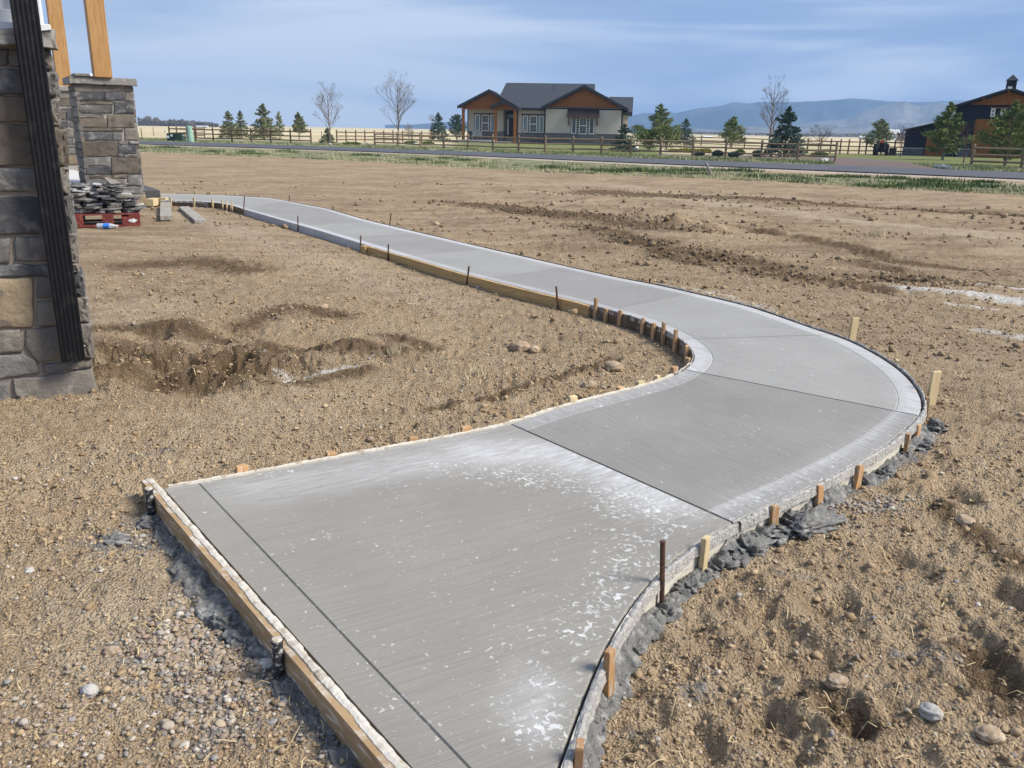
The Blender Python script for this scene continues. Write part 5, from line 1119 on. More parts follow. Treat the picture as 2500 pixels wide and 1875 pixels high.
def wood_gable(A, L_, R_, zb_, y, name='wood_gable', drop=.36, step=.19):
    b = MB(); x = L_[0]+.25; k = 0
    def top(x): return (A[1]-(A[0]-x)/(A[0]-L_[0])*(A[1]-L_[1]) if x < A[0] else A[1]-(x-A[0])/(R_[0]-A[0])*(A[1]-R_[1]))-drop
    while x < R_[0]-.25:
        x2 = x+step-.012; t0, t1 = top(x), top(x2)
        if min(t0, t1) > zb_+.02: yy = y-.008*(k % 2); b.add([(x, yy, zb_), (x2, yy, zb_), (x2, yy, t1), (x, yy, t0), (x, y+.06, zb_), (x2, y+.06, zb_), (x2, y+.06, t1), (x, y+.06, t0)], [(0, 1, 2, 3), (1, 5, 6, 2), (4, 0, 3, 7), (3, 2, 6, 7), (0, 4, 5, 1)])
        x += step; k += 1
    w = part(b, name, M['cedar']); b = MB(); b.prism([(L_[0]+.3, zb_), (R_[0]-.3, zb_), (R_[0]-.4, top(R_[0]-.4)), (A[0], A[1]-drop), (L_[0]+.4, top(L_[0]+.4))], y+.07, y+.12); b.build('backing', M['dark'], w)
    b = MB(); b.box((L_[0]+.35, y-.05, zb_-.02), (R_[0]-.35, y-.012, zb_+.16)); b.build('band_board', M['cedar'], w)
    b = MB()
    for xx in (A[0], A[0]*.45+L_[0]*.55, A[0]*.45+R_[0]*.55): t = top(xx)+.12; b = MB(); b.box((xx-.09, y-.42, t-.28), (xx+.09, y-.02, t)); b.build('bracket', M['cedar'], w)
# main roof
b = MB(); zr0, ze = Zh(1070, 108), Zh(930, 396); xl, xr = X_(585), X_(1562)
fl_ = X_(530)
v = [(xl-.55, .3, ze), (X_(1640), .3, ze), (xr, 7.2, zr0), (xl, 7.2, zr0), (xl+.3, 14, ze), (xr, 14, ze)]
v += [(p[0], p[1], p[2]-.2) for p in v]; v[0] = (X_(470), .3, ze); v[6] = (X_(470), .3, ze-.2); v[1] = (X_(1562), .3, ze); v[7] = (X_(1562), .3, ze-.2)
v[0] = (xl-.62*1.0, .3, ze); v[6] = (xl-.62, .3, ze-.2)
b.add(v, [(0, 1, 2, 3), (3, 2, 5, 4), (6, 9, 8, 7), (0, 3, 9, 6), (3, 4, 10, 9), (1, 7, 8, 2), (2, 8, 11, 5), (0, 6, 7, 1)]); mroof = part(b, 'roof', M['roof'])
b = MB(); b.box((X_(780), .12, ze-.28), (X_(1062), .30, ze-.10)); b.build('gutter', M['dark'], mroof)
b = MB(); c = HP(1132, 172); b.tube((c[0], 5.2, c[1]-.3), (c[0], 5.2, c[1]+.38), .05, .05, 6); b.build('vent_pipe', M['fascia'], mroof)
b = MB(); b.box((X_(545), 7.1, gb), (X_(1555), 13.5, ze)); part(b, 'wall', M['siding'])
# rear wings
A_ = Zh(1800, 264); b = MB(); b.add([(X_(1640), 2.8, Zh(1900, 440)), (X_(1975), 2.8, Zh(1970, 438)), (X_(1985), 6.4, A_), (X_(1640), 6.4, A_), (X_(1640), 10, Zh(1900, 440)), (X_(1985), 10, Zh(1900, 440))]+[(X_(1640), 2.8, Zh(1900, 440)-.35), (X_(1975), 2.8, Zh(1970, 438)-.35), (X_(1985), 10, Zh(1900, 440)-.35), (X_(1640), 10, Zh(1900, 440)-.35)], [(0, 1, 2, 3), (3, 2, 5, 4), (0, 6, 7, 1), (1, 7, 8, 5, 2), (4, 5, 8, 9), (6, 9, 8, 7)]); rr2 = part(b, 'roof', M['roof'])
b = MB(); b.box((X_(1870), 3.9, gb), (X_(1938), 9.5, Zh(1900, 446))); part(b, 'wall', M['siding']); b = MB(); b.box((X_(1886), 3.84, Zh(1900, 640)), (X_(1896), 3.9, Zh(1900, 450))); part(b, 'downspout', M['white'])
b = MB(); c = HP(1722, 285); b.box((c[0]-.15, 4.0, c[1]-.4), (c[0]+.15, 4.3, c[1])); b.tube((c[0], 4.2, c[1]), (c[0], 4.2, c[1]+.45), .04, .04, 6); c = HP(1800, 335); b.box((c[0]-.08, 3.4, c[1]-.3), (c[0]+.08, 3.6, c[1]+.1)); b.build('roof_vent', M['white'], rr2)
b = MB(); b.add([(X_(275), 3.5, Zh(300, 315)), (X_(560), 3.5, Zh(500, 315)), (X_(560), 6.2, Zh(330, 263)), (X_(303), 6.2, Zh(330, 263)), (X_(290), 9.5, Zh(300, 330)), (X_(560), 9.5, Zh(300, 330))], [(0, 1, 2, 3), (3, 2, 5, 4), (0, 3, 4)]); part(b, 'roof', M['roof'])
# gables
A, L_, R_ = gable((492, 205), (160, 376), (815, 400), -1.0, 5.0); wood_gable(A, L_, R_, Zh(400, 400), -.35)
b = MB(); b.box((X_(215), -.5, Zh(300, 412)), (X_(790), -.2, Zh(300, 400))); part(b, 'porch_beam', M['cedar'])
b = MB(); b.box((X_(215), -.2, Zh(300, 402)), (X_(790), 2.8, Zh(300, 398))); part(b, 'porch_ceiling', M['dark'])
A, L_, R_ = gable((655, 320), (513, 384), (808, 400), -1.9, 0.2, nm='entry_roof'); wood_gable(A, L_, R_, Zh(650, 408), -1.35, drop=.34)
A, L_, R_ = gable((1475, 163), (1030, 388), (1925, 412), -.75, 6.2); wood_gable(A, L_, R_, zc, -.10, drop=.40)
for x, y0 in ((213, -.45), (566, -1.55), (766, -1.55)):
    b = MB(); b.box((X_(x)-.16, y0, gb), (X_(x)+.16, y0+.32, Zh(x, 405))); b.box((X_(x)-.2, y0-.04, Zh(x, 428)), (X_(x)+.2, y0+.36, Zh(x, 416))); part(b, 'porch_post', M['cedar'])
def window(x0, x1, y0, y1, yy, kind, parent=hs, pm=None, P=HP):
    (a, zb_), (c, zt_) = P(x0, y1), P(x1, y0); b = MB(); t = .085
    for q in ((a, zb_, c, zb_+t), (a, zt_-t, c, zt_), (a, zb_+t, a+t, zt_-t), (c-t, zb_+t, c, zt_-t)): b.box((q[0], yy-.09, q[1]), (q[2], yy, q[3]))
    if kind == 'hung': zm_ = (zb_+zt_)/2; b.box((a+t, yy-.08, zm_-.05), (c-t, yy, zm_+.05))
    f = b.build('window', M['white'], parent)
    b = MB(); b.box((a+t*.5, yy-.035, zb_+t*.5), (c-t*.5, yy-.015, zt_-t*.5)); b.build('pane', pm or (M['glass'] if kind != 'curt' else M['curtain']), f)
    if kind == 'hung':
        b = MB(); xm = (a+c)/2; b.box((xm-.018, yy-.06, zb_+t), (xm+.018, yy-.036, zt_-t))
        for q in (.25, .75): zz_ = zb_+(zt_-zb_)*q; b.box((a+t, yy-.058, zz_-.015), (c-t, yy-.037, zz_+.015))
        b.build('muntin', M['rim'], f)
for (xa, y_, ws) in ((0, 1.20, ((316,370,463,634,'curt'),(387,465,467,636,'hung'),(480,534,467,640,'curt'))), (0, .66, ((828,882,475,645,'curt'),(900,980,478,652,'hung'),(997,1053,480,655,'curt'))), (0, -.08, ((1338,1395,488,665,'plain'),(1416,1502,495,670,'hung'),(1518,1580,495,670,'plain')))):
    for (x0, x1, y0, y1, kd) in ws: window(x0, x1, y0, y1, y_, kd)
for (x0, x1, y0, y1, y_) in ((306, 545, 452, 466, 1.14), (816, 1058, 460, 474, .6)):
    (a, zb_), (c, zt_) = HP(x0, y1), HP(x1, y0); b = MB(); b.box((a, y_, zb_), (c, y_+.14, zt_)); part(b, 'window_head', M['brownroof'] if x0 > 99999 else M['cedar_dark'] if 'cedar_dark' in M else M.setdefault('cedar_dark', simple('dark_stained_trim', (.12, .045, .022), (.09, .034, .018), 3, .7, 0)))
for (x0, x1, y0, y1, y_) in ((306, 545, 467, 640, 1.22), (818, 1058, 475, 660, .68), (1328, 1590, 490, 674, -.02)):
    (a, zb_), (c, zt_) = HP(x0, y1), HP(x1, y0); b = MB(); b.box((a, y_, zb_), (c, y_+.04, zt_)); part(b, 'window_surround', M['navy'])
(a, zb_), (c, zt_) = HP(1298, 483), HP(1630, 418); b = MB(); b.prism([(0, 0), (1, 1)], 0, 1) if False else None
b.add([(a, -.9, zb_), (c, -.9, zb_), (c, -.1, zt_), (a, -.1, zt_), (a, -.1, zb_), (c, -.1, zb_)], [(0, 1, 2, 3), (0, 3, 4), (1, 5, 2), (0, 4, 5, 1)]); aw = part(b, 'awning', M['brownroof'])
b = MB(); b.box((a-.1, -.95, zb_-.14), (c+.1, -.85, zb_-.002)); 
for xx in (a+.22, c-.22): b.box((xx-.1, -.8, zb_-.13), (xx+.1, -.15, zb_-.02)); b.add([(xx-.07, -.2, zb_-1.1), (xx+.07, -.2, zb_-1.1), (xx+.07, -.85, zb_-.13), (xx-.07, -.85, zb_-.13), (xx-.07, -.12, zb_-1.1), (xx+.07, -.12, zb_-1.1), (xx+.07, -.65, zb_-.13), (xx-.07, -.65, zb_-.13)], [(0, 1, 2, 3), (4, 7, 6, 5), (0, 3, 7, 4), (1, 5, 6, 2)])
b.build('awning_bracket', M['cedar_dark'], aw)
# entry
(a, zb_), (c, zt_) = HP(630, 695), HP(752, 425); b = MB(); b.box((a, 2.6, zb_), (c, 2.78, zt_)); dn = part(b, 'door', M['dark'])
(a, zb_), (c, zt_) = HP(643, 682), HP(666, 507); b = MB(); b.box((a, 2.50, zb_), (c, 2.58, zt_)); sdl = b.build('sidelight_frame', M['white_trim'], dn)
(a, zb_), (c, zt_) = HP(648, 495), HP(752, 462); b = MB(); b.box((a, 2.50, zb_), (c, 2.58, zt_)); b.build('transom', M['curtain'], dn)
(a, zb_), (c, zt_) = HP(672, 690), HP(735, 510); b = MB(); b.box((a, 2.50, zb_), (c, 2.57, zt_)); b.build('door_leaf', M['brownroof'], dn)
# porch slab, chairs and flower boxes
b = MB(); b.box((X_(190), -2.0, gb), (X_(560), 1.1, gb+.45)); b.box((X_(560), -2.6, gb), (X_(720), 2.5, gb+.30)); part(b, 'porch_slab', M['porch_conc'])
for i, x in enumerate((340, 385)):
    c = empty('patio_chair', (0, 0, 0), label=('left' if i == 0 else 'right')+' grey patio chair on the porch of the tan house', cat='chair', group='chairs on the far porch'); X0 = X_(x)+hx0; Y0 = HY-.3; z0 = gb+.45; b = MB()
    b.box((X0-.3, Y0-.3, z0+.38), (X0+.3, Y0+.3, z0+.45)); b.build('seat', M['rim'], c); b = MB(); b.box((X0-.3, Y0+.24, z0+.45), (X0+.3, Y0+.3, z0+1.0)); b.build('backrest', M['rim'], c); 
    for sx in (-1, 1):
        for sy in (-1, 1): b = MB(); b.box((X0+sx*.27-.025, Y0+sy*.27-.025, z0), (X0+sx*.27+.025, Y0+sy*.27+.025, z0+(.62 if sy < 0 else .38))); b.build('leg', M['rim'], c)

# ------------------------------------------------------------------ barn
BY = 77.0; z5 = lambda x, y: (2000+x/4.424, 170+y/4.424)
bx0, _ = pl(*z5(1700, 900), BY)
BC_ = at(2204.6, 379); BA_ = math.radians(-27); BD_ = (math.cos(BA_), math.sin(BA_))
def BPt(x, y): return plane_hit(*z5(x, y), BC_, BD_)
barn = empty('barn', (BC_[0], BC_[1], 0), BA_, label='black barn with orange wood doors, lean-to and cupola at the right edge', cat='barn')
XB = lambda x: BPt(x, 600)[0]; ZB_ = lambda x, y: BPt(x, y)[1]
Rw_ = XB(1430)+2*(XB(2075)-XB(1430))         # eave on the right, beyond the frame
xw0 = BPt(1400, 900)[0]; xw1 = BPt(2060, 205)[0]*2-xw0; ex0 = BPt(1415, 400)[0]; ap = BPt(2070, 195); ze_ = ZB_(1415, 400); ex1 = 2*ap[0]-ex0; xd0 = BPt(1672, 740)[0]
zsid = ZB_(1600, 545)
b = MB(); b.prism([(xw0, -.3), (xw1, -.3), (xw1, ze_), (ap[0], ap[1]-.2), (xw0, ze_)], .1, 14); barnw = b.build('wall', M['navy'], barn)
lap('siding', xw0, xw1, zsid, ZB_(1600, 385), .08, M['navy'], barn, .17); lap('siding', xw0, xd0, ZB_(1500, 860), zsid-.06, .08, M['navy'], barn, .17)
zg = ZB_(1600, 380)
def gbarn(x): return (ap[1]-(ap[0]-x)/(ap[0]-ex0)*(ap[1]-ze_)) if x < ap[0] else ap[1]-(x-ap[0])/(ex1-ap[0])*(ap[1]-ze_)
b = MB(); x = xw0+.3
while x < xw1-.3:
    t0, t1 = gbarn(x)-.32, gbarn(x+.28)-.32
    if min(t0, t1) > zg+.05: b.add([(x, -.02, zg), (x+.28, -.02, zg), (x+.28, -.02, t1), (x, -.02, t0), (x, .08, zg), (x+.28, .08, zg), (x+.28, .08, t1), (x, .08, t0)], [(0, 1, 2, 3), (1, 5, 6, 2), (4, 0, 3, 7), (3, 2, 6, 7), (0, 4, 5, 1)])
    x += .295
b.build('wood_gable', M['cedar'], barn)
b = MB(); th = .2
b.prism([(ex0, ze_-th), (ap[0], ap[1]-th), (ex1, ze_-th), (ex1, ze_), ap, (ex0, ze_)], -.7, 14.5); rf_ = b.build('roof', M['fascia'], barn)
b = MB(); 
for x in (BPt(1785, 290)[0], BPt(2052, 220)[0]): t = gbarn(x)-.22; b = MB(); b.box((x-.09, -.5, t-.26), (x+.09, 0, t)); b.build('bracket', M['cedar'], barn)
(c0, cz0), (c1, cz1) = BPt(2022, 200), BPt(2150, 105); capx = (c0+c1)/2
b = MB(); b.box((c0, 1.2, cz0-.5), (c1, 1.2+(c1-c0), cz1)); cup = b.build('cupola', M['navy'], barn); b = MB(); apz = ZB_(2110, 38); yc_ = 1.2+(c1-c0)/2
b.add([(c0-.1, 1.1, cz1), (c1+.1, 1.1, cz1), (c1+.1, 1.3+(c1-c0), cz1), (c0-.1, 1.3+(c1-c0), cz1), (capx, yc_, apz)], [(0, 1, 4), (1, 2, 4), (2, 3, 4), (3, 0, 4), (3, 2, 1, 0)]); b.build('cupola_roof', M['fascia'], cup)
b = MB(); (a, z0), (c, z1) = BPt(2030, 212), BPt(2082, 186); b.box((a, -.8, z0), (c, -.72, z1)); b.build('roof_light', M['white'], rf_)
for (x0, x1, y0, y1, kd) in ((1845, 1908, 420, 510, 'hung'), (1950, 2022, 425, 520, 'hung'), (2040, 2095, 425, 515, 'plain'), (2120, 2195, 420, 512, 'hung')): window(x0, x1, y0, y1, .02, kd, barn, P=BPt)
b = MB(); (a, z0), (c, z1) = BPt(1843, 418), BPt(2212, 408); b.box((a, -.04, z0), (c, .05, z1)); b.build('window_head', M['cedar'], barn)
# big door, made of boards
b = MB(); x = xd0
nd = 0
zd = ZB_(1720, 552)
while x < xw1-1.5: 
    bb = MB(); bb.box((x, -.06-.006*(nd % 2), -.1), (x+.29, .07, zd)); bb.build('door_board', M['cedar'], barn); x += .30; nd += 1
b = MB(); b.box((xd0-.03, -.10, zd), (xw1-1.4, .07, zd+.14)); b.box((xd0-.12, -.09, -.1), (xd0-.01, .07, zd)); b.build('door_trim', M['cedar'], barn)
b = MB(); b.box((BPt(1485, 900)[0], -.12, -.1), (xd0-.15, .07, ZB_(1560, 862))); b.build('stone_base', M['wainscot'], barn); b = MB(); b.box((BPt(1482, 900)[0], -.18, ZB_(1560, 862)), (xd0-.13, .07, ZB_(1560, 852))); b.build('stone_ledge', M['rim'], barn)
# lean-to
lx0 = BPt(912, 800)[0]; lz0 = ZB_(925, 650); lz1 = ZB_(1250, 575)
b = MB(); b.prism([(lx0, -.2), (xw0, -.2), (xw0, ZB_(1400, 560)), (lx0, ZB_(955, 668))], .4, 13); b.build('lean_to_wall', M['navy'], barn)
lap('siding', lx0, BPt(1150, 800)[0], ZB_(1000, 845), ZB_(1050, 668), .38, M['navy'], barn, .17)
e0_ = BPt(920, 645); e1_ = (xw0+.0, e0_[1]+(xw0-e0_[0])*.26); b = MB(); b.prism([(e0_[0], e0_[1]-.14), (e1_[0], e1_[1]-.14), e1_, e0_], -.2, 13.5); b.build('lean_to_roof', M['fascia'], barn)
x = BPt(1150, 800)[0]; nd = 0
while x < BPt(1330, 800)[0]: bb = MB(); bb.box((x, .28-.006*(nd % 2), -.1), (x+.29, .37, ZB_(1200, 668))); bb.build('door_board', M['cedar'], barn); x += .30; nd += 1
b = MB(); b.box((lx0-.03, .2, -.1), (BPt(1135, 800)[0], .37, ZB_(1000, 852))); b.build('stone_base', M['wainscot'], barn); b = MB(); b.box((lx0-.06, .14, ZB_(1000, 852)), (BPt(1138, 800)[0], .37, ZB_(1000, 843))); b.build('stone_ledge', M['rim'], barn)

# ------------------------------------------------------------------ fences: every post and rail a part
def rail_fence(pts, label, mat, h=1.2, rails=(.28, .62, .98), r=.055, pr=.075, group=None, closed=False):
    f = empty('rail_fence', (0, 0, 0), label=label, cat='fence', group=group)
    for x, y in pts:
        b = MB(); b.tube((x, y, -.1), (x+random.uniform(-.02, .02), y, h-.04), pr, pr*.95, 8); b.tube((x, y, h-.04), (x, y, h), pr*.92, pr*.5, 8); b.build('post', mat, f)
    for (x0, y0), (x1, y1) in zip(pts[:-1], pts[1:]):
        d = math.hypot(x1-x0, y1-y0)
        for z_ in rails:
            b = MB(); n = 2; p = [Vector((x0+(x1-x0)*t, y0+(y1-y0)*t, z_*h/1.2+random.uniform(-.015, .015))) for t in (0, .5, 1)]
            b.tube(p[0], p[1], r*random.uniform(.85, 1.05), r, 6, cap=False); b.tube(p[1], p[2], r, r*random.uniform(.85, 1.05), 6, cap=False); b.build('rail', mat, f)
    return f
z6 = lambda x, y: (330+x/2.765, 190+y/2.765); z4 = lambda x, y: (1500+x/4.022, 170+y/4.022)
fa = [(415,343.2),(435,344.2),(477.5,345),(521.5,346),(567,347.2),(614,348.5),(661.5,349.5),(710,351),(760,352.5)]
fa = [at(*p) for p in fa[:1]+fa[2:]]
fa_l = fa; rail_fence(fa, 'left run of three-rail wooden fence behind the green utility boxes', M['fence_dark'], h=1.35)
fb = [at(*p) for p in ((915.5,355.6),(971,357.6),(1027,361.5),(1083.5,362.5),(1143,364.5),(1203,367.5),(1266,369.5),(1331,372),(1398.5,373.2),(1467.5,375.2),(1538.5,377),(1612,379),(1690.5,381.5),(1770.5,383.5),(1857,387),(1946.5,390),(2039,394))]
rail_fence(fb, 'long three-rail log fence in front of the tan house, between lawn and road', M['fence'], h=1.25, r=.06, pr=.09)
fr_ = [at(*p) for p in ((2370.5,405.5),(2493,411))]; d = np.array(fr_[1])-np.array(fr_[0]); fr_.append(tuple(np.array(fr_[1])+d)); 
rail_fence(fr_, 'short three-rail log fence right of the gravel drive', M['fence'], h=1.3, r=.065, pr=.10)
fc_ = [at(*z6(x, y)) for x, y in ((1362,437),(1425,437),(1490,437),(1552,437),(1616,438),(1680,438),(1742,437),(1806,436),(1870,436),(1935,435),(2000,435))]
rail_fence(fc_, 'brown back fence between the two bare trees and the tan house', M['fence_dark'], h=1.3)
fd_ = [at(*p) for p in ((1640,352.5),(1711,356),(1782,359.5),(1817,361),(1893,366),(1970,373.8),(2002,374),(2026,374.2),(2050,376),(2069.5,376.2),(2096,376.5),(2113,376.5),(2150,377),(2182,377.5),(2206,378.3))]
rail_fence(fd_, 'dark back fence across the pasture behind the tractor', M['fence_dark'], h=1.35)
fside = [at(415,343.2), at(433,341), at(457,339.2), at(480,338), at(500, 337)]
rail_fence(fside, 'side fence running back from the far left corner post', M['fence_dark'], h=1.35)
for i, (x, y, h) in enumerate(((347, 341, 1.15), (375.5, 331.5, 1.1), (786, 345, 1.1))):
    q = at(x, y); b = MB(); b.tube((*q, -.1), (*q, h), .045, .04, 6); o = b.build('fence_post', M['steel']); tag(o, ['thin dark metal fence post at the far left beside the pillar', 'second thin metal fence post farther out in the left field', 'metal post by the gap left of the small spruce'][i], 'post')

# ------------------------------------------------------------------ trees
def crown_mesh(P, Sz, Nn, tint, mat, parent, name='crown', asp=2.2, up=.3):
    """leaf-sized blades: P centres, Sz sizes, Nn directions"""
    n = len(P); g = RNG; d = Nn/np.linalg.norm(Nn, axis=1)[:, None]; r = g.normal(size=(n, 3)); s = np.cross(d, r); s /= np.linalg.norm(s, axis=1)[:, None]+1e-9
    L_ = Sz[:, None]*asp*.5; Wd_ = Sz[:, None]*.5
    V_ = np.stack([P-d*L_, P+s*Wd_, P+d*L_, P-s*Wd_], 1).reshape(-1, 3); F_ = np.arange(4*n).reshape(-1, 4)
    C_ = np.repeat(np.c_[tint, tint, tint, np.ones(n)], 4, axis=0)
    return npmesh(name, V_, F_, mat, parent, attrs={'tint': C_})
def conifer(px, base, top, wpx, mat, label, kind='spruce', group=None, n=2600, Y=None, skirt=.06, dens=1.0):
    x, y = at(px, base); h = pl(px, top, y)[1]; dist = math.hypot(x, y); W_ = wpx/F_PX*dist*.5*(1.3 if kind == 'pine' else 1.6)
    root = empty('spruce_tree' if kind != 'pine' else 'pine_tree', (x, y, 0), label=label, cat='tree', group=group); g = RNG
    b = MB(); b.tube((0, 0, -.1), (0, 0, h*.5), h*.022+.02, h*.014+.01, 7); b.tube((0, 0, h*.5), (0, 0, h*.97), h*.014+.01, .008, 6); b.build('trunk', M['bark'], root)
    P = []; D = []; Sz = []; T_ = []; br_ = MB()
    nb = int(h*9)+16 if kind == 'spruce' else int(h*5)+16
    for i in range(nb):
        t = (i+g.random())/nb; z0 = h*(skirt+(1-skirt)*t**(.9 if kind == 'spruce' else 1)); 
        prof = (1-t)**(.85)*(.82+.3*g.random()) if kind == 'spruce' else ((1-t)**.75)*(.5+.65*g.random())*(1 if t > .12 else .75)
        if kind == 'column': prof = (1-t**3.0)*(.8+.3*g.random())
        L_ = max(W_*prof, .05*h*.3); a = i*2.399+g.random()*.8; dr = (-.18 if t < .6 else .25) if kind == 'spruce' else (.28 if kind == 'pine' else .9)
        dirv = np.array([math.cos(a), math.sin(a), dr])
        k = max(3, int(n/nb*(.4+L_/W_)*dens*(1.5 if kind == 'pine' else 1.15)))
        s = g.random(k)**(.6 if kind != 'pine' else .35)
        base_ = np.array([0, 0, z0])+dirv*L_*s[:, None]+np.c_[np.zeros(k), np.zeros(k), (.10*L_*s**2)]
        sp_ = (.10+.10*(1-s))*L_ if kind != 'pine' else np.full(k, .13*L_+.03)
        P.append(base_+g.normal(size=(k, 3))*sp_[:, None]*np.array([1, 1, .55])); D.append(dirv*.8+g.normal(size=(k, 3))*.55+np.array([0, 0, .25 if kind == 'pine' else 0]))
        Sz.append((.035+.035*g.random(k))*(h**.5)*(.95 if kind != 'pine' else .72)); T_.append(np.clip(g.normal(.35+.35*(math.cos(a-1.2)*.5+.5)*0+.25*g.random(), .22, k), 0, 1))
        if kind == 'pine' and i % 2 == 0: e_ = np.array([0, 0, z0])+dirv*L_*.8; br_.tube((0, 0, z0), tuple(e_), .02*h**.5, .008, 4, cap=False)
    if br_.v: br_.build('branches', M['bark'], root)
    crown_mesh(np.concatenate(P), np.concatenate(Sz), np.concatenate(D), np.concatenate(T_), mat, root, asp=2.2 if kind != 'pine' else 3.6)
    return root
def bare_tree(px, base, top, wpx, mat, label, seed=1, fork=.22, dens=5, spread=.5, rr0=None, group=None, name='bare_tree', up=.35):
    x, y = at(px, base); h = pl(px, top, y)[1]; dist = math.hypot(x, y); Wd_ = wpx/F_PX*dist*.5
    root = empty(name, (x, y, 0), label=label, cat='tree', group=group); g = random.Random(seed); tr = MB(); cr_ = MB()
    r0 = rr0 or h*.012+.012
    def grow(p, d, L_, r, lev):
        q = p+d*L_; (tr if lev == 0 else cr_).tube(p, q, r, r*.72, 5 if lev < 2 else 3, cap=False)
        if lev >= dens or L_ < .07: return
        nk = 2 if lev else 1
        for c in range(g.choice((2, 3)) if lev < dens-1 else 3):
            a = Vector((g.gauss(0, 1), g.gauss(0, 1), g.gauss(.1, .6))).normalized(); nd_ = (d*1.0+a*spread+Vector((0, 0, up*.5))).normalized(); grow(q, nd_, L_*g.uniform(.58, .82), max(r*.55, .005), lev+1)
    # leader with side branches
    lean = Vector((g.uniform(-.03, .03), g.uniform(-.03, .03), 1)).normalized(); n = 12; p = Vector((0, 0, -.1)); seg = h/n*1.0
    for i in range(n):
        q = p+(lean+Vector((g.uniform(-.05, .05), g.uniform(-.05, .05), 0)))*seg; ra, rb_ = r0*(1-i/n)**.8+.006, r0*(1-(i+1)/n)**.8+.006
        tr.tube(p, q, ra, rb_, 6, cap=False)
        t = (i+1)/n
        if t > fork and i < n-1:
            for c in range(4 if i % 2 else 3):
                a = g.uniform(0, 6.28); prof = math.sin(min(1, (t-fork)/(1-fork)*1.0+.35)*math.pi*.80)
                d = Vector((math.cos(a)*spread*1.3, math.sin(a)*spread*1.3, up+.45)).normalized(); L_ = Wd_*prof*.68*g.uniform(.7, 1.1)
                grow(q, d, L_, rb_*.55, 1+int(t*1.5))
        p = q
    tr.build('trunk', mat, root); cr_.build('branches', mat, root)
    if tr is None: pass
    return root
conifer(561, 339, 271, 34, M['olive'], 'leftmost olive green spruce of the left group beyond the fence', n=3200)
conifer(590, 337, 270, 26, M['olive'], 'slim olive spruce just right of the leftmost one')
conifer(646, 341, 253, 42, M['olive'], 'tallest olive spruce of the group behind the left fence', n=4200)
conifer(684, 336, 273, 26, M['palepine'], 'pale budding tree leaning on the tallest spruce of the left group', kind='pine', dens=.5)
conifer(731, 341, 275, 33, M['olive'], 'lone olive pine at the right end of the left fence', kind='pine', skirt=.22, n=3200)
conifer(800, 349, 313, 24, M['olive'], 'small bright spruce in the fence gap beside the first bare tree')
bare_tree(807, 350, 212, 70, M['bark'], 'bare leafless tree standing alone left of centre, nearer the road', seed=4)
bare_tree(974, 353, 197, 88, M['bark'], 'wider bare leafless tree between the spruces and the tan house', seed=9)
bare_tree(999, 350, 305, 30, M['bark_pale'], 'small pale twiggy tree at the right foot of the wider bare tree', seed=3, dens=4)
conifer(1070, 343, 275, 34, M['spruce'], 'dark blue spruce alone left of the tan house', n=3600)
conifer(1116, 343, 280, 24, M['spruce'], 'columnar evergreen touching the left porch post of the tan house', kind='column', n=2600)
conifer(1204, 345, 311, 18, M['pine'], 'green bush in front of the middle porch post', kind='column', n=1500)
conifer(1255, 345, 300, 30, M['pine'], 'tall yellow-green bush beside the front door of the tan house', kind='column', n=2600)
bare_tree(1281, 347, 303, 22, M['bark'], 'small bare shrub under the middle window', seed=12, dens=3, spread=.8, up=.2)
bare_tree(1487, 349, 290, 56, M['bark_pale'], 'wide bare twiggy shrub before the right windows of the tan house', seed=22, dens=4, spread=.9, fork=.05, up=.2)
conifer(1521, 371, 302, 40, M['spruce'], 'blue spruce just behind the fence at the right corner of the tan house', n=3600)
conifer(1555, 353, 306, 22, M['pine'], 'small pointed green conifer right of the tan house', kind='column', n=1500)
conifer(1608, 352, 254, 50, M['pine'], 'tall pine with open crown between tan house and mountains', kind='pine', n=3600, skirt=.3)
conifer(1584, 370, 318, 30, M['pine'], 'rounded green bush left of the tall open pine, behind the fence', kind='column', n=2400)
conifer(1626, 371, 314, 40, M['pine'], 'wide green bush right of the tall open pine, behind the fence', kind='column', n=2800)
conifer(1671, 356, 289, 34, M['spruce'], 'dark spruce beside the pasture gap, right of the bushes', n=3000)
conifer(1786, 360, 285, 54, M['pine'], 'broad pine behind the fence, midway along the mountains', kind='pine', n=4200, skirt=.12)
bare_tree(1877, 375, 197, 68, M['bark'], 'tallest bare tree, beside the big dark spruce on the right', seed=31)
conifer(1914, 383, 261, 66, M['spruce'], 'big dark spruce behind the right end of the log fence', n=5200)
bare_tree(1996, 380, 305, 58, M['bark_red'], 'reddish bare crabapple near the end of the log fence', seed=41, dens=4, spread=.9, fork=.3, up=.15)
conifer(2142, 377, 291, 60, M['palepine'], 'pale pine standing over the tractor', kind='pine', n=3600, skirt=.2, dens=.8)
bare_tree(2198, 383, 313, 44, M['bark_red'], 'thin bare tree left of the barn lean-to', seed=43, dens=4, fork=.3)
conifer(2301, 391, 252, 70, M['pine'], 'dense green pine in front of the barn lean-to', kind='pine', n=4200, skirt=.10, dens=.9)
bare_tree(2352, 398, 302, 50, M['bark_red'], 'reddish bare young tree against the black barn wall', seed=47, dens=4, fork=.35)
conifer(2453, 405, 247, 112, M['pine'], 'broad green pine covering the barn windows at the right edge', kind='pine', n=5000, skirt=.10, dens=.75)
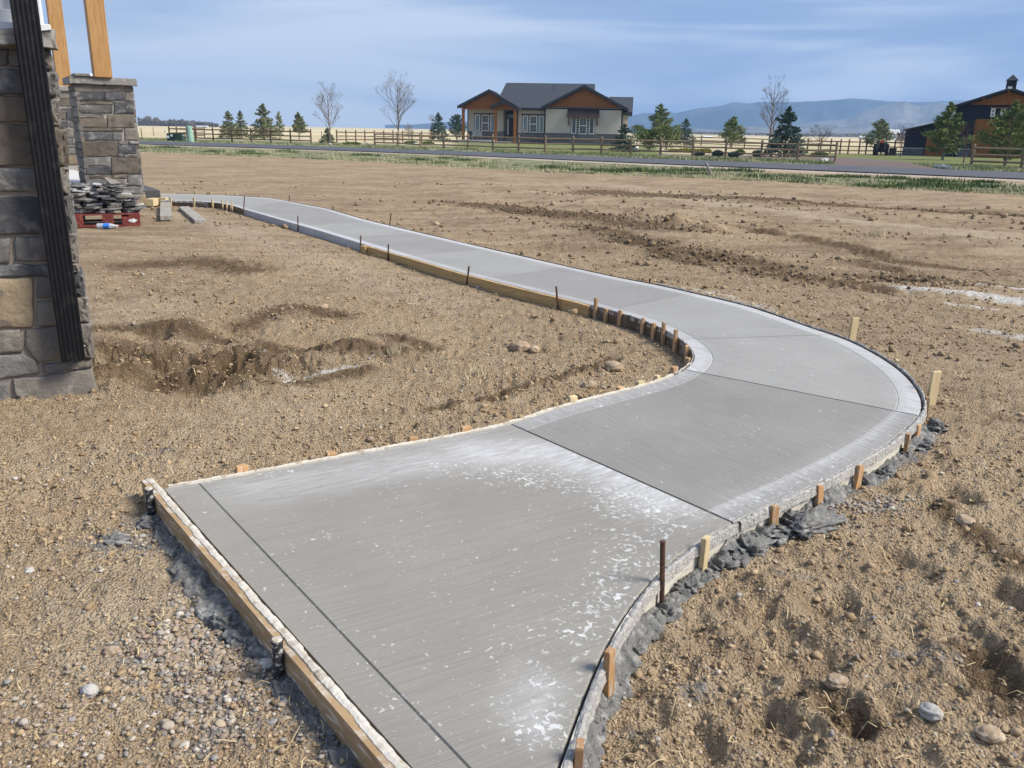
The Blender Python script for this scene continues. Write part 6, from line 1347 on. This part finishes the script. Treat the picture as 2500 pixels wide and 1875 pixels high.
def low_shrub(px, base, top, wpx, mat, label, n=700, group=None):
    x, y = at(px, base); h = max(.25, pl(px, top, y)[1]); W_ = wpx/F_PX*math.hypot(x, y)*.5; g = RNG
    root = empty('low_shrub', (x, y, 0), label=label, cat='shrub', group=group); u = g.normal(size=(n, 3)); u /= np.linalg.norm(u, axis=1)[:, None]; u *= g.random(n)[:, None]**.33
    P = u*np.array([W_, W_*.7, h*.55])+np.array([0, 0, h*.5]); crown_mesh(P, .05+.06*g.random(n), u+np.array([0, 0, .6])+g.normal(size=(n, 3))*.4, np.clip(g.normal(.5, .25, n), 0, 1), mat, root, 'foliage')
for a in ((1680, 371, 363, 60, 'shrub_y', 'low yellow-green ground shrub behind the fence, wide one'), (1645, 372, 365, 30, 'shrub_y', 'small yellow-green shrub left of the wide one'), (1720, 372, 364, 34, 'shrub_y', 'small yellow-green shrub right of the wide one'), (1707, 381, 373, 24, 'spruce', 'low dark shrub by the fence, under the yellow shrubs'), (1752, 383, 368, 26, 'spruce', 'low dark juniper at the foot of the broad pine'), (1806, 379, 366, 22, 'pine', 'small green shrub right of the broad pine'), (1848, 383, 368, 22, 'spruce', 'small dark shrub under the tallest bare tree'), (1790, 385, 372, 26, 'spruce', 'low green mat right beside the fence by the broad pine'), (1003, 351.5, 345, 32, 'pine', 'low green shrub right of the wide bare tree'), (1045, 352.5, 346, 30, 'pine', 'low green shrub under the dark blue spruce'), (858, 354, 350.5, 44, 'pine', 'low green mat right of the first bare tree'), (2000, 383, 372, 40, 'olive', 'brownish low hedge under the reddish crabapple'), (2245, 379, 371, 20, 'pine', 'small shrub against the stone base of the lean-to')):
    low_shrub(*a[:4], M[a[4]], a[5])

# ------------------------------------------------------------------ utility boxes, tractor, small things
def box_thing(name, px0, px1, py0, py1, dep, mat, label, cat):
    x0, y = at(px0, py1); x1, _ = pl(px1, py1, y); zt_ = pl((px0+px1)/2, py0, y)[1]; r_ = empty(name, (0, 0, 0), label=label, cat=cat); return r_, x0, x1, y, zt_
r_, x0, x1, y, zt_ = box_thing('utility_box', 418.5, 453, 324.5, 345, 1, None, 'dark green metal utility cabinet at the roadside by the left fence', 'utility box')
b = MB(); b.box((x0, y-1.0, 0), (x0+(x1-x0)*.52, y, zt_-.05)); b.build('door', M['dark_green'] if 'dark_green' in M else M.setdefault('dark_green', simple('dark_green_door', (.010, .022, .022), (.014, .03, .028), 2, .5, 0)), r_); b = MB(); b.box((x0+(x1-x0)*.52+.01, y-.8, 0), (x1, y+.1, zt_-.05)); b.box((x0-.04, y-.04+.03, zt_-.048), (x1+.04, y+.14, zt_)); b.build('cabinet', M['green_box'], r_)
b = MB(); c = (x0+x1)/2
for (dx, dz, w, h) in ((-.9, .82, .22, .12), (-.30, .45, .18, .2), (-.72, .30, .28, .22), ): b = MB(); b.box((c+dx, y-1.02, dz), (c+dx+w, y-1.004, dz+h)); b.build('sticker', M['white'], r_)
b = MB(); b.box((c+.75, y-.82, .52), (c+.93, y-.804, .62)); b.build('sticker', M['white'], r_)
x0, y = at(461, 347.5); r_ = empty('utility_pedestal', (x0+.2, y, 0), label='pale green plastic pedestal right of the dark green cabinet', cat='pedestal'); b = MB(); b.tube((0, 0, 0), (-.06, 0, 1.35), .30, .24, 10); b.build('housing', M['green_pale'], r_); b = MB(); b.tube((-.06, 0, 1.35), (-.065, 0, 1.42), .25, .17, 10); b.build('lid', M['green_pale'], r_)
# tractor
tq = at(2150, 379.2); tr_ = empty('tractor', (tq[0], tq[1], 0), math.radians(64), label='dark green compact tractor with orange safety triangle parked by the barn', cat='tractor')
tr_.scale = (.8, .8, .8)
def wheel(x, y, r, w, nm='wheel'):
    b = MB(); n = 18; b.tube((x, y-w/2, r), (x, y+w/2, r), r*.92, r*.92, n)
    for k in range(n): a = 2*math.pi*k/n; cx_, cz_ = x+math.cos(a)*r*.95, r+math.sin(a)*r*.95; b.box((cx_-.035, y-w/2, cz_-.035), (cx_+.035, y+w/2, cz_+.035))
    o = b.build(nm, M['rubber'], tr_); b = MB(); b.tube((x, y-w/2-.02, r), (x, y+w/2+.02, r), r*.5, r*.5, 14); b.build('rim', M['rim'], o)
wheel(-.65, -.62, .62, .36); wheel(-.65, .62, .62, .36); wheel(1.15, -.55, .40, .24); wheel(1.15, .55, .40, .24)
b = MB(); b.box((.1, -.3, .62), (1.6, .3, 1.25)); b.box((.3, -.26, 1.25), (1.5, .26, 1.32)); b.build('hood', M['tractor'], tr_, bevel=.04)
b = MB(); b.box((-1.0, -.3, .5), (.2, .3, .85)); b.box((-1.05, -.62, 1.15), (-.25, -.40, 1.28)); b.box((-1.05, .40, 1.15), (-.25, .62, 1.28)); b.build('chassis_and_fenders', M['dark'], tr_)
b = MB(); b.box((-.75, -.22, .95), (-.35, .22, 1.05)); b.box((-.82, -.22, 1.05), (-.72, .22, 1.42)); b.build('seat', M['dark'], tr_)
b = MB(); b.tube((0, 0, 1.2), (-.15, 0, 1.5), .02, .02, 6); b.tube((-.16, -.16, 1.5), (-.16, .16, 1.5), .02, .02, 6); b.build('steering_wheel', M['dark'], tr_)
b = MB(); 
for sy in (-.45, .45): b.tube((-.95, sy, .9), (-1.0, sy, 2.25), .035, .035, 6)
b.tube((-1.0, -.45, 2.25), (-1.0, .45, 2.25), .035, .035, 6); b.build('roll_bar', M['dark'], tr_)
b = MB(); b.tube((1.3, 0, 1.3), (1.3, 0, 1.75), .03, .03, 6); b.build('exhaust', M['dark'], tr_)
b = MB(); b.box((-1.15, -.5, .35), (-1.02, .5, .5)); b.box((1.6, -.5, .3), (1.75, .5, .9)); b.build('hitch_and_bumper', M['dark'], tr_)
x_, z_ = pl(2146, 357, tq[1]-.9)
sg = empty('warning_triangle', (x_, tq[1]-.95, z_), label='orange safety triangle on the back of the tractor', cat='reflector'); b = MB(); b.prism([(-.24, -.19), (.24, -.19), (0, .26)], -.01, .01); o = b.build('orange_triangle', M['orange'], tr_); COL.objects.unlink(sg); bpy.data.objects.remove(sg)
o.location = (-1.08, 0, 1.55); o.rotation_euler = (0, 0, math.pi/2-.6)
q = at(2174, 379.5); b = MB(); b.box((q[0]-.35, q[1]-.3, 0), (q[0]+.35, q[1]+.3, .6)); b.box((q[0]-.38, q[1]-.33, .6), (q[0]+.38, q[1]+.33, .66)); o = b.build('storage_bin', M['dark']); tag(o, 'small black bin on the grass right of the tractor', 'bin')
# pale culvert pipe end and flat rocks at the mouth of the drive
for i, (p0, p1, lab) in enumerate((((2283, 409.5), (2318, 413.5), 'pale culvert edging strip at the right side of the drive mouth'), ((2003, 395.5), (2018, 393.5), 'flat pale rock in the grass at the left side of the drive mouth'))):
    a_, b_ = at(*p0), at(*p1); b = MB(); n = 6
    for k in range(n):
        t0, t1 = k/n, (k+1)/n; b.tube((a_[0]+(b_[0]-a_[0])*t0, a_[1]+(b_[1]-a_[1])*t0, .06), (a_[0]+(b_[0]-a_[0])*t1, a_[1]+(b_[1]-a_[1])*t1, .06), random.uniform(.10, .18), random.uniform(.10, .18), 6)
    o = b.build('edging_rock', M['st_light2']); tag(o, lab, 'rock')
for (px, py, w, lab, mt) in ((1857, 432.5, 14, 'white scrap of rag lying in the verge', 'white'), (2322, 460, 8, 'yellow flower clump at the edge of the dirt', 'shrub_y'), (1551, 365, 16, 'small white garden ornament behind the fence', 'white'), (1015, 354.5, 9, 'white rock in the bed behind the left log fence', 'white'), (552+345, 354, 8, 'pale rock beside the first fence post', 'rim'), (806+0, 356, 9, 'pale rock by the foot of the first bare tree', 'st_light2')):
    x, y = at(px, py); s = w/F_PX*math.hypot(x, y)*.5; v, f = icos(2); P = v*(1+.6*(vn3(v*1.5+px, 3)[:, None]-.5))*np.array([s, s*.6, s*.45]); o = npmesh('garden_rock' if 'rock' in lab or 'orn' in lab else 'verge_scrap', P, f, M[mt]); o.location = (x, y, s*.25+(.1 if py < 380 else .0)); tag(o, lab, 'rock' if 'rock' in lab else 'object')
# driftwood sticks at the verge
q0, q1 = at(1722, 418), at(1738, 430); b = MB(); b.tube((*q0, .35), (*q1, .03), .06, .05, 6); o = b.build('stick', M['bark_pale']); tag(o, 'pale weathered stick leaning in the roadside verge', 'stick')

# ------------------------------------------------------------------ far buildings, windmill, pole, woods
def far_building(px0, px1, py0, py1, D_, walls, roofm, label, ridge=.4, name='farm_building'):
    xa, _ = pl(px0, py1, D_); xb, _ = pl(px1, py1, D_); zt_ = pl((px0+px1)/2, py0, D_)[1]; r_ = empty(name, ((xa+xb)/2, D_, 0), label=label, cat='building'); w = (xb-xa)/2
    b = MB(); b.box((-w, 0, -.5), (w, w, zt_*(1-ridge))); b.build('wall', walls, r_); b = MB(); zz_ = zt_*(1-ridge); b.add([(-w*1.05, -.3, zz_), (w*1.05, -.3, zz_), (w*1.05, w/2, zt_), (-w*1.05, w/2, zt_), (-w*1.05, w+.3, zz_), (w*1.05, w+.3, zz_)], [(0, 1, 2, 3), (3, 2, 5, 4), (0, 3, 4), (1, 5, 2)]); b.build('roof', roofm, r_)
    b = MB(); 
    for t in (-.6, 0, .55): b.box((w*t-w*.07, -.12, zz_*.35), (w*t+w*.07, -.02, zz_*.75))
    b.build('window', M['glass'], r_)
far_building(1718, 1738, 332.2, 341, 330, M['tan_wall'], M['white'], 'brown farm building with white roof far behind the fence gap')
far_building(1736, 1748, 335, 341, 345, M['white'], M['white'], 'small white shed right of the brown farm building')
far_building(478, 505, 307, 311, 420, M['rim'], M['white'], 'long low white farm shed far off at the left')
far_building(2170, 2195, 316, 338, 420, M['white'], M['white'], 'white farmhouse far off between pale pine and barn', ridge=.35)
far_building(2192, 2209, 324, 338, 400, M['tan_wall'], M['fascia'], 'brown farm outbuilding beside the white farmhouse', ridge=.3)
far_building(2100, 2116, 331.5, 337, 450, M['rim'], M['white'], 'tiny pale shed left of the pale pine')
x, _ = pl(1054.5, 305, 300); zt_ = pl(1054.5, 285, 300)[1]; r_ = empty('windmill', (x, 300, 0), label='small farm windmill on the horizon left of the tan house', cat='windmill'); b = MB()
for sx, sy in ((-1, -1), (1, -1), (0, 1)): b.tube((sx*.7, sy*.7, 0), (0, 0, zt_-.4), .07, .05, 4)
b.build('tower', M['bark'], r_); b = MB()
for k in range(8): a = k*math.pi/4; b.add([(0, -.3, zt_-.4), (math.cos(a)*1.1, -.3, zt_-.4+math.sin(a)*1.1), (math.cos(a+.35)*1.1, -.28, zt_-.4+math.sin(a+.35)*1.1)], [(0, 1, 2)])
b.build('blades', M['bark_pale'], r_); b = MB(); b.box((-.03, -.2, zt_-.5), (.03, 1.0, zt_-.3)); b.build('tail', M['bark_pale'], r_)
x, _ = pl(469, 308, 330); zt_ = pl(469, 294, 330)[1]; b = MB(); b.tube((x, 330, 0), (x, 330, zt_), .16, .12, 6); b.box((x-.9, 329.9, zt_-.8), (x+.9, 330.1, zt_-.6)); o = b.build('utility_pole', M['bark_pale']); tag(o, 'lone utility pole before the far left woods', 'pole')
g = RNG; n = 9000
pxs = 337+g.random(n)**.9*195; env = np.interp(pxs, [330, 345, 380, 400, 420, 440, 470, 490, 520, 535], [20, 21, 17, 14, 15, 14, 12, 9, 6, 3])*(.72+.5*vn(pxs/6.0, pxs*0, 3)); 
P = []
for px, e_ in zip(pxs, env): 
    D_ = 520+g.random()*60; t = g.random()**.7; xx, zz_ = pl(px, 308.5-e_*t, D_); P.append((xx, D_, max(zz_, .1)))
P = np.array(P); nb_ = (g.random(n) < .2)
crown_mesh(P, np.where(g.random(n) < .15, .9, .45), g.normal(size=(n, 3))+np.array([0, 0, .6]), np.clip(g.normal(.35, .3, n)*np.clip(P[:, 2]/4, .3, 1.0), 0, 1), M['woods'], None, 'distant_woods', asp=3.0); bpy.data.objects['distant_woods']['kind'] = 'stuff'; bpy.data.objects['distant_woods']['label'] = 'grey line of bare woods on the far left horizon'
n = 5000; pxs = 1560+g.random(n)*690; e_ = (1.5+4.5*fbm(pxs/30.0, pxs*0, 1, 3, 5)+3*np.exp(-((pxs-2085)/28)**2)); hz = 307+29/1550*(pxs-700); P = []
for px, ee_, h_ in zip(pxs, e_, hz): D_ = 700+g.random()*120; xx, zz_ = pl(px, h_+1-ee_*g.random(), D_); P.append((xx, D_, max(zz_, .1)))
o = crown_mesh(np.array(P), .5+.7*g.random(n), g.normal(size=(n, 3)), np.clip(g.normal(.45, .3, n), 0, 1), M['woods'], None, 'distant_woods', asp=2.0); o['kind'] = 'stuff'; o['label'] = 'low line of scrub and trees at the foot of the mountains'

# ------------------------------------------------------------------ mountains
def mtn_mat(name, c1, c2, c3):
    m, nt, b = _mat(name); n = N(nt); v = n.coord((1, 1, 2.5)); col = n.mix(n.ramp(n.noise(v, .006, 8, .65), .42, .60), c1, c2)
    col = n.mix(n.ramp(n.noise(n.coord((1, 1, 5)), .011, 7, .7), .58, .68, 0, .7), col, c3); nt.links.new(col, b.inputs['Base Color']); b.inputs['Roughness'].default_value = 1; b.inputs['Specular IOR Level'].default_value = 0
    return m
def ridge(pts, D_, dep, mat, seed, foot=0):
    px = np.array([p[0] for p in pts], float); py = np.array([p[1] for p in pts], float); n = 420; X = np.linspace(px[0], px[-1], n); Yp_ = np.interp(X, px, py)-1.2*(fbm(X/9.0, X*0, 1, 4, seed)-.5)
    cr_ = np.array([pl(a, b_, D_) for a, b_ in zip(X, Yp_)]); xs = cr_[:, 0]; hs_ = np.maximum(cr_[:, 1], -1); m = 26; V_ = []
    for k in range(-7, m):
        t = k/(m-1); y = D_-dep*t; f = np.clip(1-t, 0, 1)**1.25 if k >= 0 else 1+.0*t
        gul = (fbm(xs*.010+t*.6, xs*0+t*1.4, 1, 5, seed+3)-.5)*2
        z_ = hs_*f*(1+.55*gul*np.clip(t*3, 0, 1)*np.clip((1-t)*1.5, 0, 1)) if k >= 0 else hs_*(1+t*3.0)
        V_.append(np.c_[xs*(y/D_), np.full(n, y), np.maximum(z_, -2)-(3 if k in (m-1, -7) else 0)])
    V_ = np.concatenate(V_); r = m+7; i = np.arange(r-1)[:, None]*n; j = np.arange(n-1)[None]; a = (i+j).ravel(); T = np.c_[a, a+n, a+n+1, a+1]
    return npmesh('mountains', V_, T, mat, smooth=True, kind='structure')
M['mtn_far'] = mtn_mat('haze_blue_forested_ridge', (.035, .055, .075), (.075, .10, .125), (.16, .16, .15)); M['mtn_near'] = mtn_mat('brushy_foothills', (.13, .13, .12), (.19, .19, .18), (.32, .31, .30))  # far ridge base colour tinted blue, standing in for part of the haze
ridge([(940,305),(1010,304),(1060,300),(1090,298),(1120,296),(1200,300),(1400,297),(1500,290),(1542,282),(1572,276),(1592,276),(1624,274),(1654,276),(1694,266),(1724,263),(1761,258),(1791,249.6),(1808,250),(1823,253),(1860,249),(1923,249),(1985,247.6),(2047,243.5),(2079,240),(2113,242),(2176,248),(2240,250),(2330,246),(2500,240),(2700,238),(3000,250),(3300,300),(3500,340)], 2850, 420, M['mtn_far'], 2)
ridge([(1800,322),(1880,318),(1950,305),(2000,296.6),(2068,292),(2102,274),(2140,262),(2172,252),(2190,250),(2210,247),(2228,255),(2246,258),(2283,252),(2321,250),(2400,248),(2600,255),(2900,280),(3200,330)], 2350, 500, M['mtn_near'], 5)
ridge([(1560,330),(1640,322),(1700,314),(1760,318),(1830,308),(1900,312),(1980,306),(2050,312),(2120,300),(2180,306),(2230,300),(2300,296),(2500,300),(2800,320),(3000,345)], 1950, 450, M['mtn_near'], 8)

# ------------------------------------------------------------------ roadside grass: blades over the verge, lawn edge and beds
def blades(n, xy, h, w, tint, name, label):
    g = RNG; x, y = xy[:, 0], xy[:, 1]; z0 = gz(x, y); th = g.random(n)*6.28; lean = g.normal(size=(n, 2))*.35*h[:, None]
    V_ = np.stack([np.c_[x-np.cos(th)*w, y-np.sin(th)*w, z0-.02], np.c_[x+np.cos(th)*w, y+np.sin(th)*w, z0-.02], np.c_[x+lean[:, 0], y+lean[:, 1], z0+h]], 1).reshape(-1, 3)
    C_ = np.repeat(np.c_[tint, tint, tint, np.ones(n)], 3, axis=0); return npmesh(name, V_, np.arange(3*n).reshape(-1, 3), M['grassm'], attrs={'tint': C_}, kind='stuff', label=label)
n = 90000; az_ = (g.random(n)-.5)*1.4; r0_, r1_ = azr(VGw, az_), azr(RNw, az_); t = g.random(n)**1.3; r_ = r0_-.5+(r1_-r0_-.6)*t; x, y = r_*np.sin(az_), r_*np.cos(az_)
cl = fbm(x, y, .55, 4, 71); cl2 = fbm(x, y, 1.4, 3, 75); keep = (cl*.7+cl2*.3+.12*(t < .15)-.16*(t > .72)-.10*sstep(x, 4, 14)*(t > .35)+g.normal(0, .03, n)) > .535; x, y, cl2, t = x[keep], y[keep], cl2[keep], t[keep]; n = len(x)
dry = (fbm(x, y, 1.1, 3, 79)+g.normal(0, .08, n)-.1*(t < .12)) < .47
h = (.03+.08*g.random(n))*(.6+1.1*sstep(cl2, .45, .7)); tint = np.where(dry, .92+.08*g.random(n), np.clip(g.normal(.4, .25, n), 0, .8))
blades(n, np.c_[x, y], h, .012+.012*g.random(n), tint, 'grass', 'green and straw-coloured grass along the near side of the road')
# darker weed clumps
nc_ = 38; ca_ = (g.random(nc_)-.5)*1.25; rr0_ = azr(VGw, ca_); rr1_ = azr(RNw, ca_); cr2 = rr0_+(rr1_-rr0_)*(.05+.6*g.random(nc_)); X = []; H_ = []
for a_, r_ in zip(ca_, cr2):
    m = 260; s = .25+.35*g.random(); X.append(np.c_[r_*math.sin(a_)+g.normal(0, s, m), r_*math.cos(a_)+g.normal(0, s*.7, m)]); H_.append((.06+.15*g.random(m))*(.6+.5*g.random()))
X = np.concatenate(X); H_ = np.concatenate(H_); blades(len(X), X, H_, .022+.02*g.random(len(X)), np.clip(g.normal(.22, .18, len(X)), 0, .7), 'weed_clumps', 'dark green weed clumps dotted along the verge')
n = 60000; az_ = (g.random(n)-.5)*1.4; r1_ = azr(RFw, az_); r_ = r1_+.3+(r1_*.13+3)*g.random(n); x, y = r_*np.sin(az_), r_*np.cos(az_); dg = np.minimum(np.hypot(x-at(2110, 395)[0], y-at(2110, 395)[1]), 99)
gv = stroke(x, y, gpts, 2.2, True)+stroke(x, y, [at(2060, 405), at(2300, 417)], 1.5, True); keep = (gv < .3) & (fbm(x, y, .8, 3, 91)+g.normal(0, .06, n) > .45); x, y = x[keep], y[keep]; n = len(x)
dry = fbm(x, y, .9, 3, 95)+g.normal(0, .09, n) < .46; blades(n, np.c_[x, y], .06+.12*g.random(n), .018+.015*g.random(n), np.where(dry, .93, np.clip(g.normal(.45, .25, n), 0, .8)), 'grass', 'grass strip between the road and the fences')
# tufts of dead grass in the field
for i, (px, py, lab) in enumerate(((2135, 575, 'dry straw tuft alone in the right dirt field'), (1165, 915, 'spray of dead roots on the left dirt near the bend'), (960, 865, 'pale straw tuft right of the muddy patch'))):
    c = at(px, py); m = 90; s = .09 if i == 0 else .035; xy = np.c_[c[0]+g.normal(0, s, m), c[1]+g.normal(0, s, m)]; o = blades(m, xy, (.05+.09*g.random(m))*(1 if i == 0 else .5), .003+.002*g.random(m)+(.004 if i == 0 else 0), np.full(m, 1.0), 'dry_tuft', None); o.pop('kind', None); tag(o, lab, 'grass tuft')

# ------------------------------------------------------------------ air
hz_ = MB(); hz_.box((-3300, -300, -5), (3300, 3150, 190)); hm = bpy.data.materials.new('thin_blue_air'); hm.use_nodes = True; nt = hm.node_tree; nt.nodes.clear()
oo = nt.nodes.new('ShaderNodeOutputMaterial'); pv = nt.nodes.new('ShaderNodeVolumePrincipled'); pv.inputs['Color'].default_value = (.42, .66, 1.0, 1); pv.inputs['Density'].default_value = HAZE; pv.inputs['Anisotropy'].default_value = .0
nt.links.new(pv.outputs[0], oo.inputs['Volume']); hz_.build('haze', hm, None, kind='stuff')
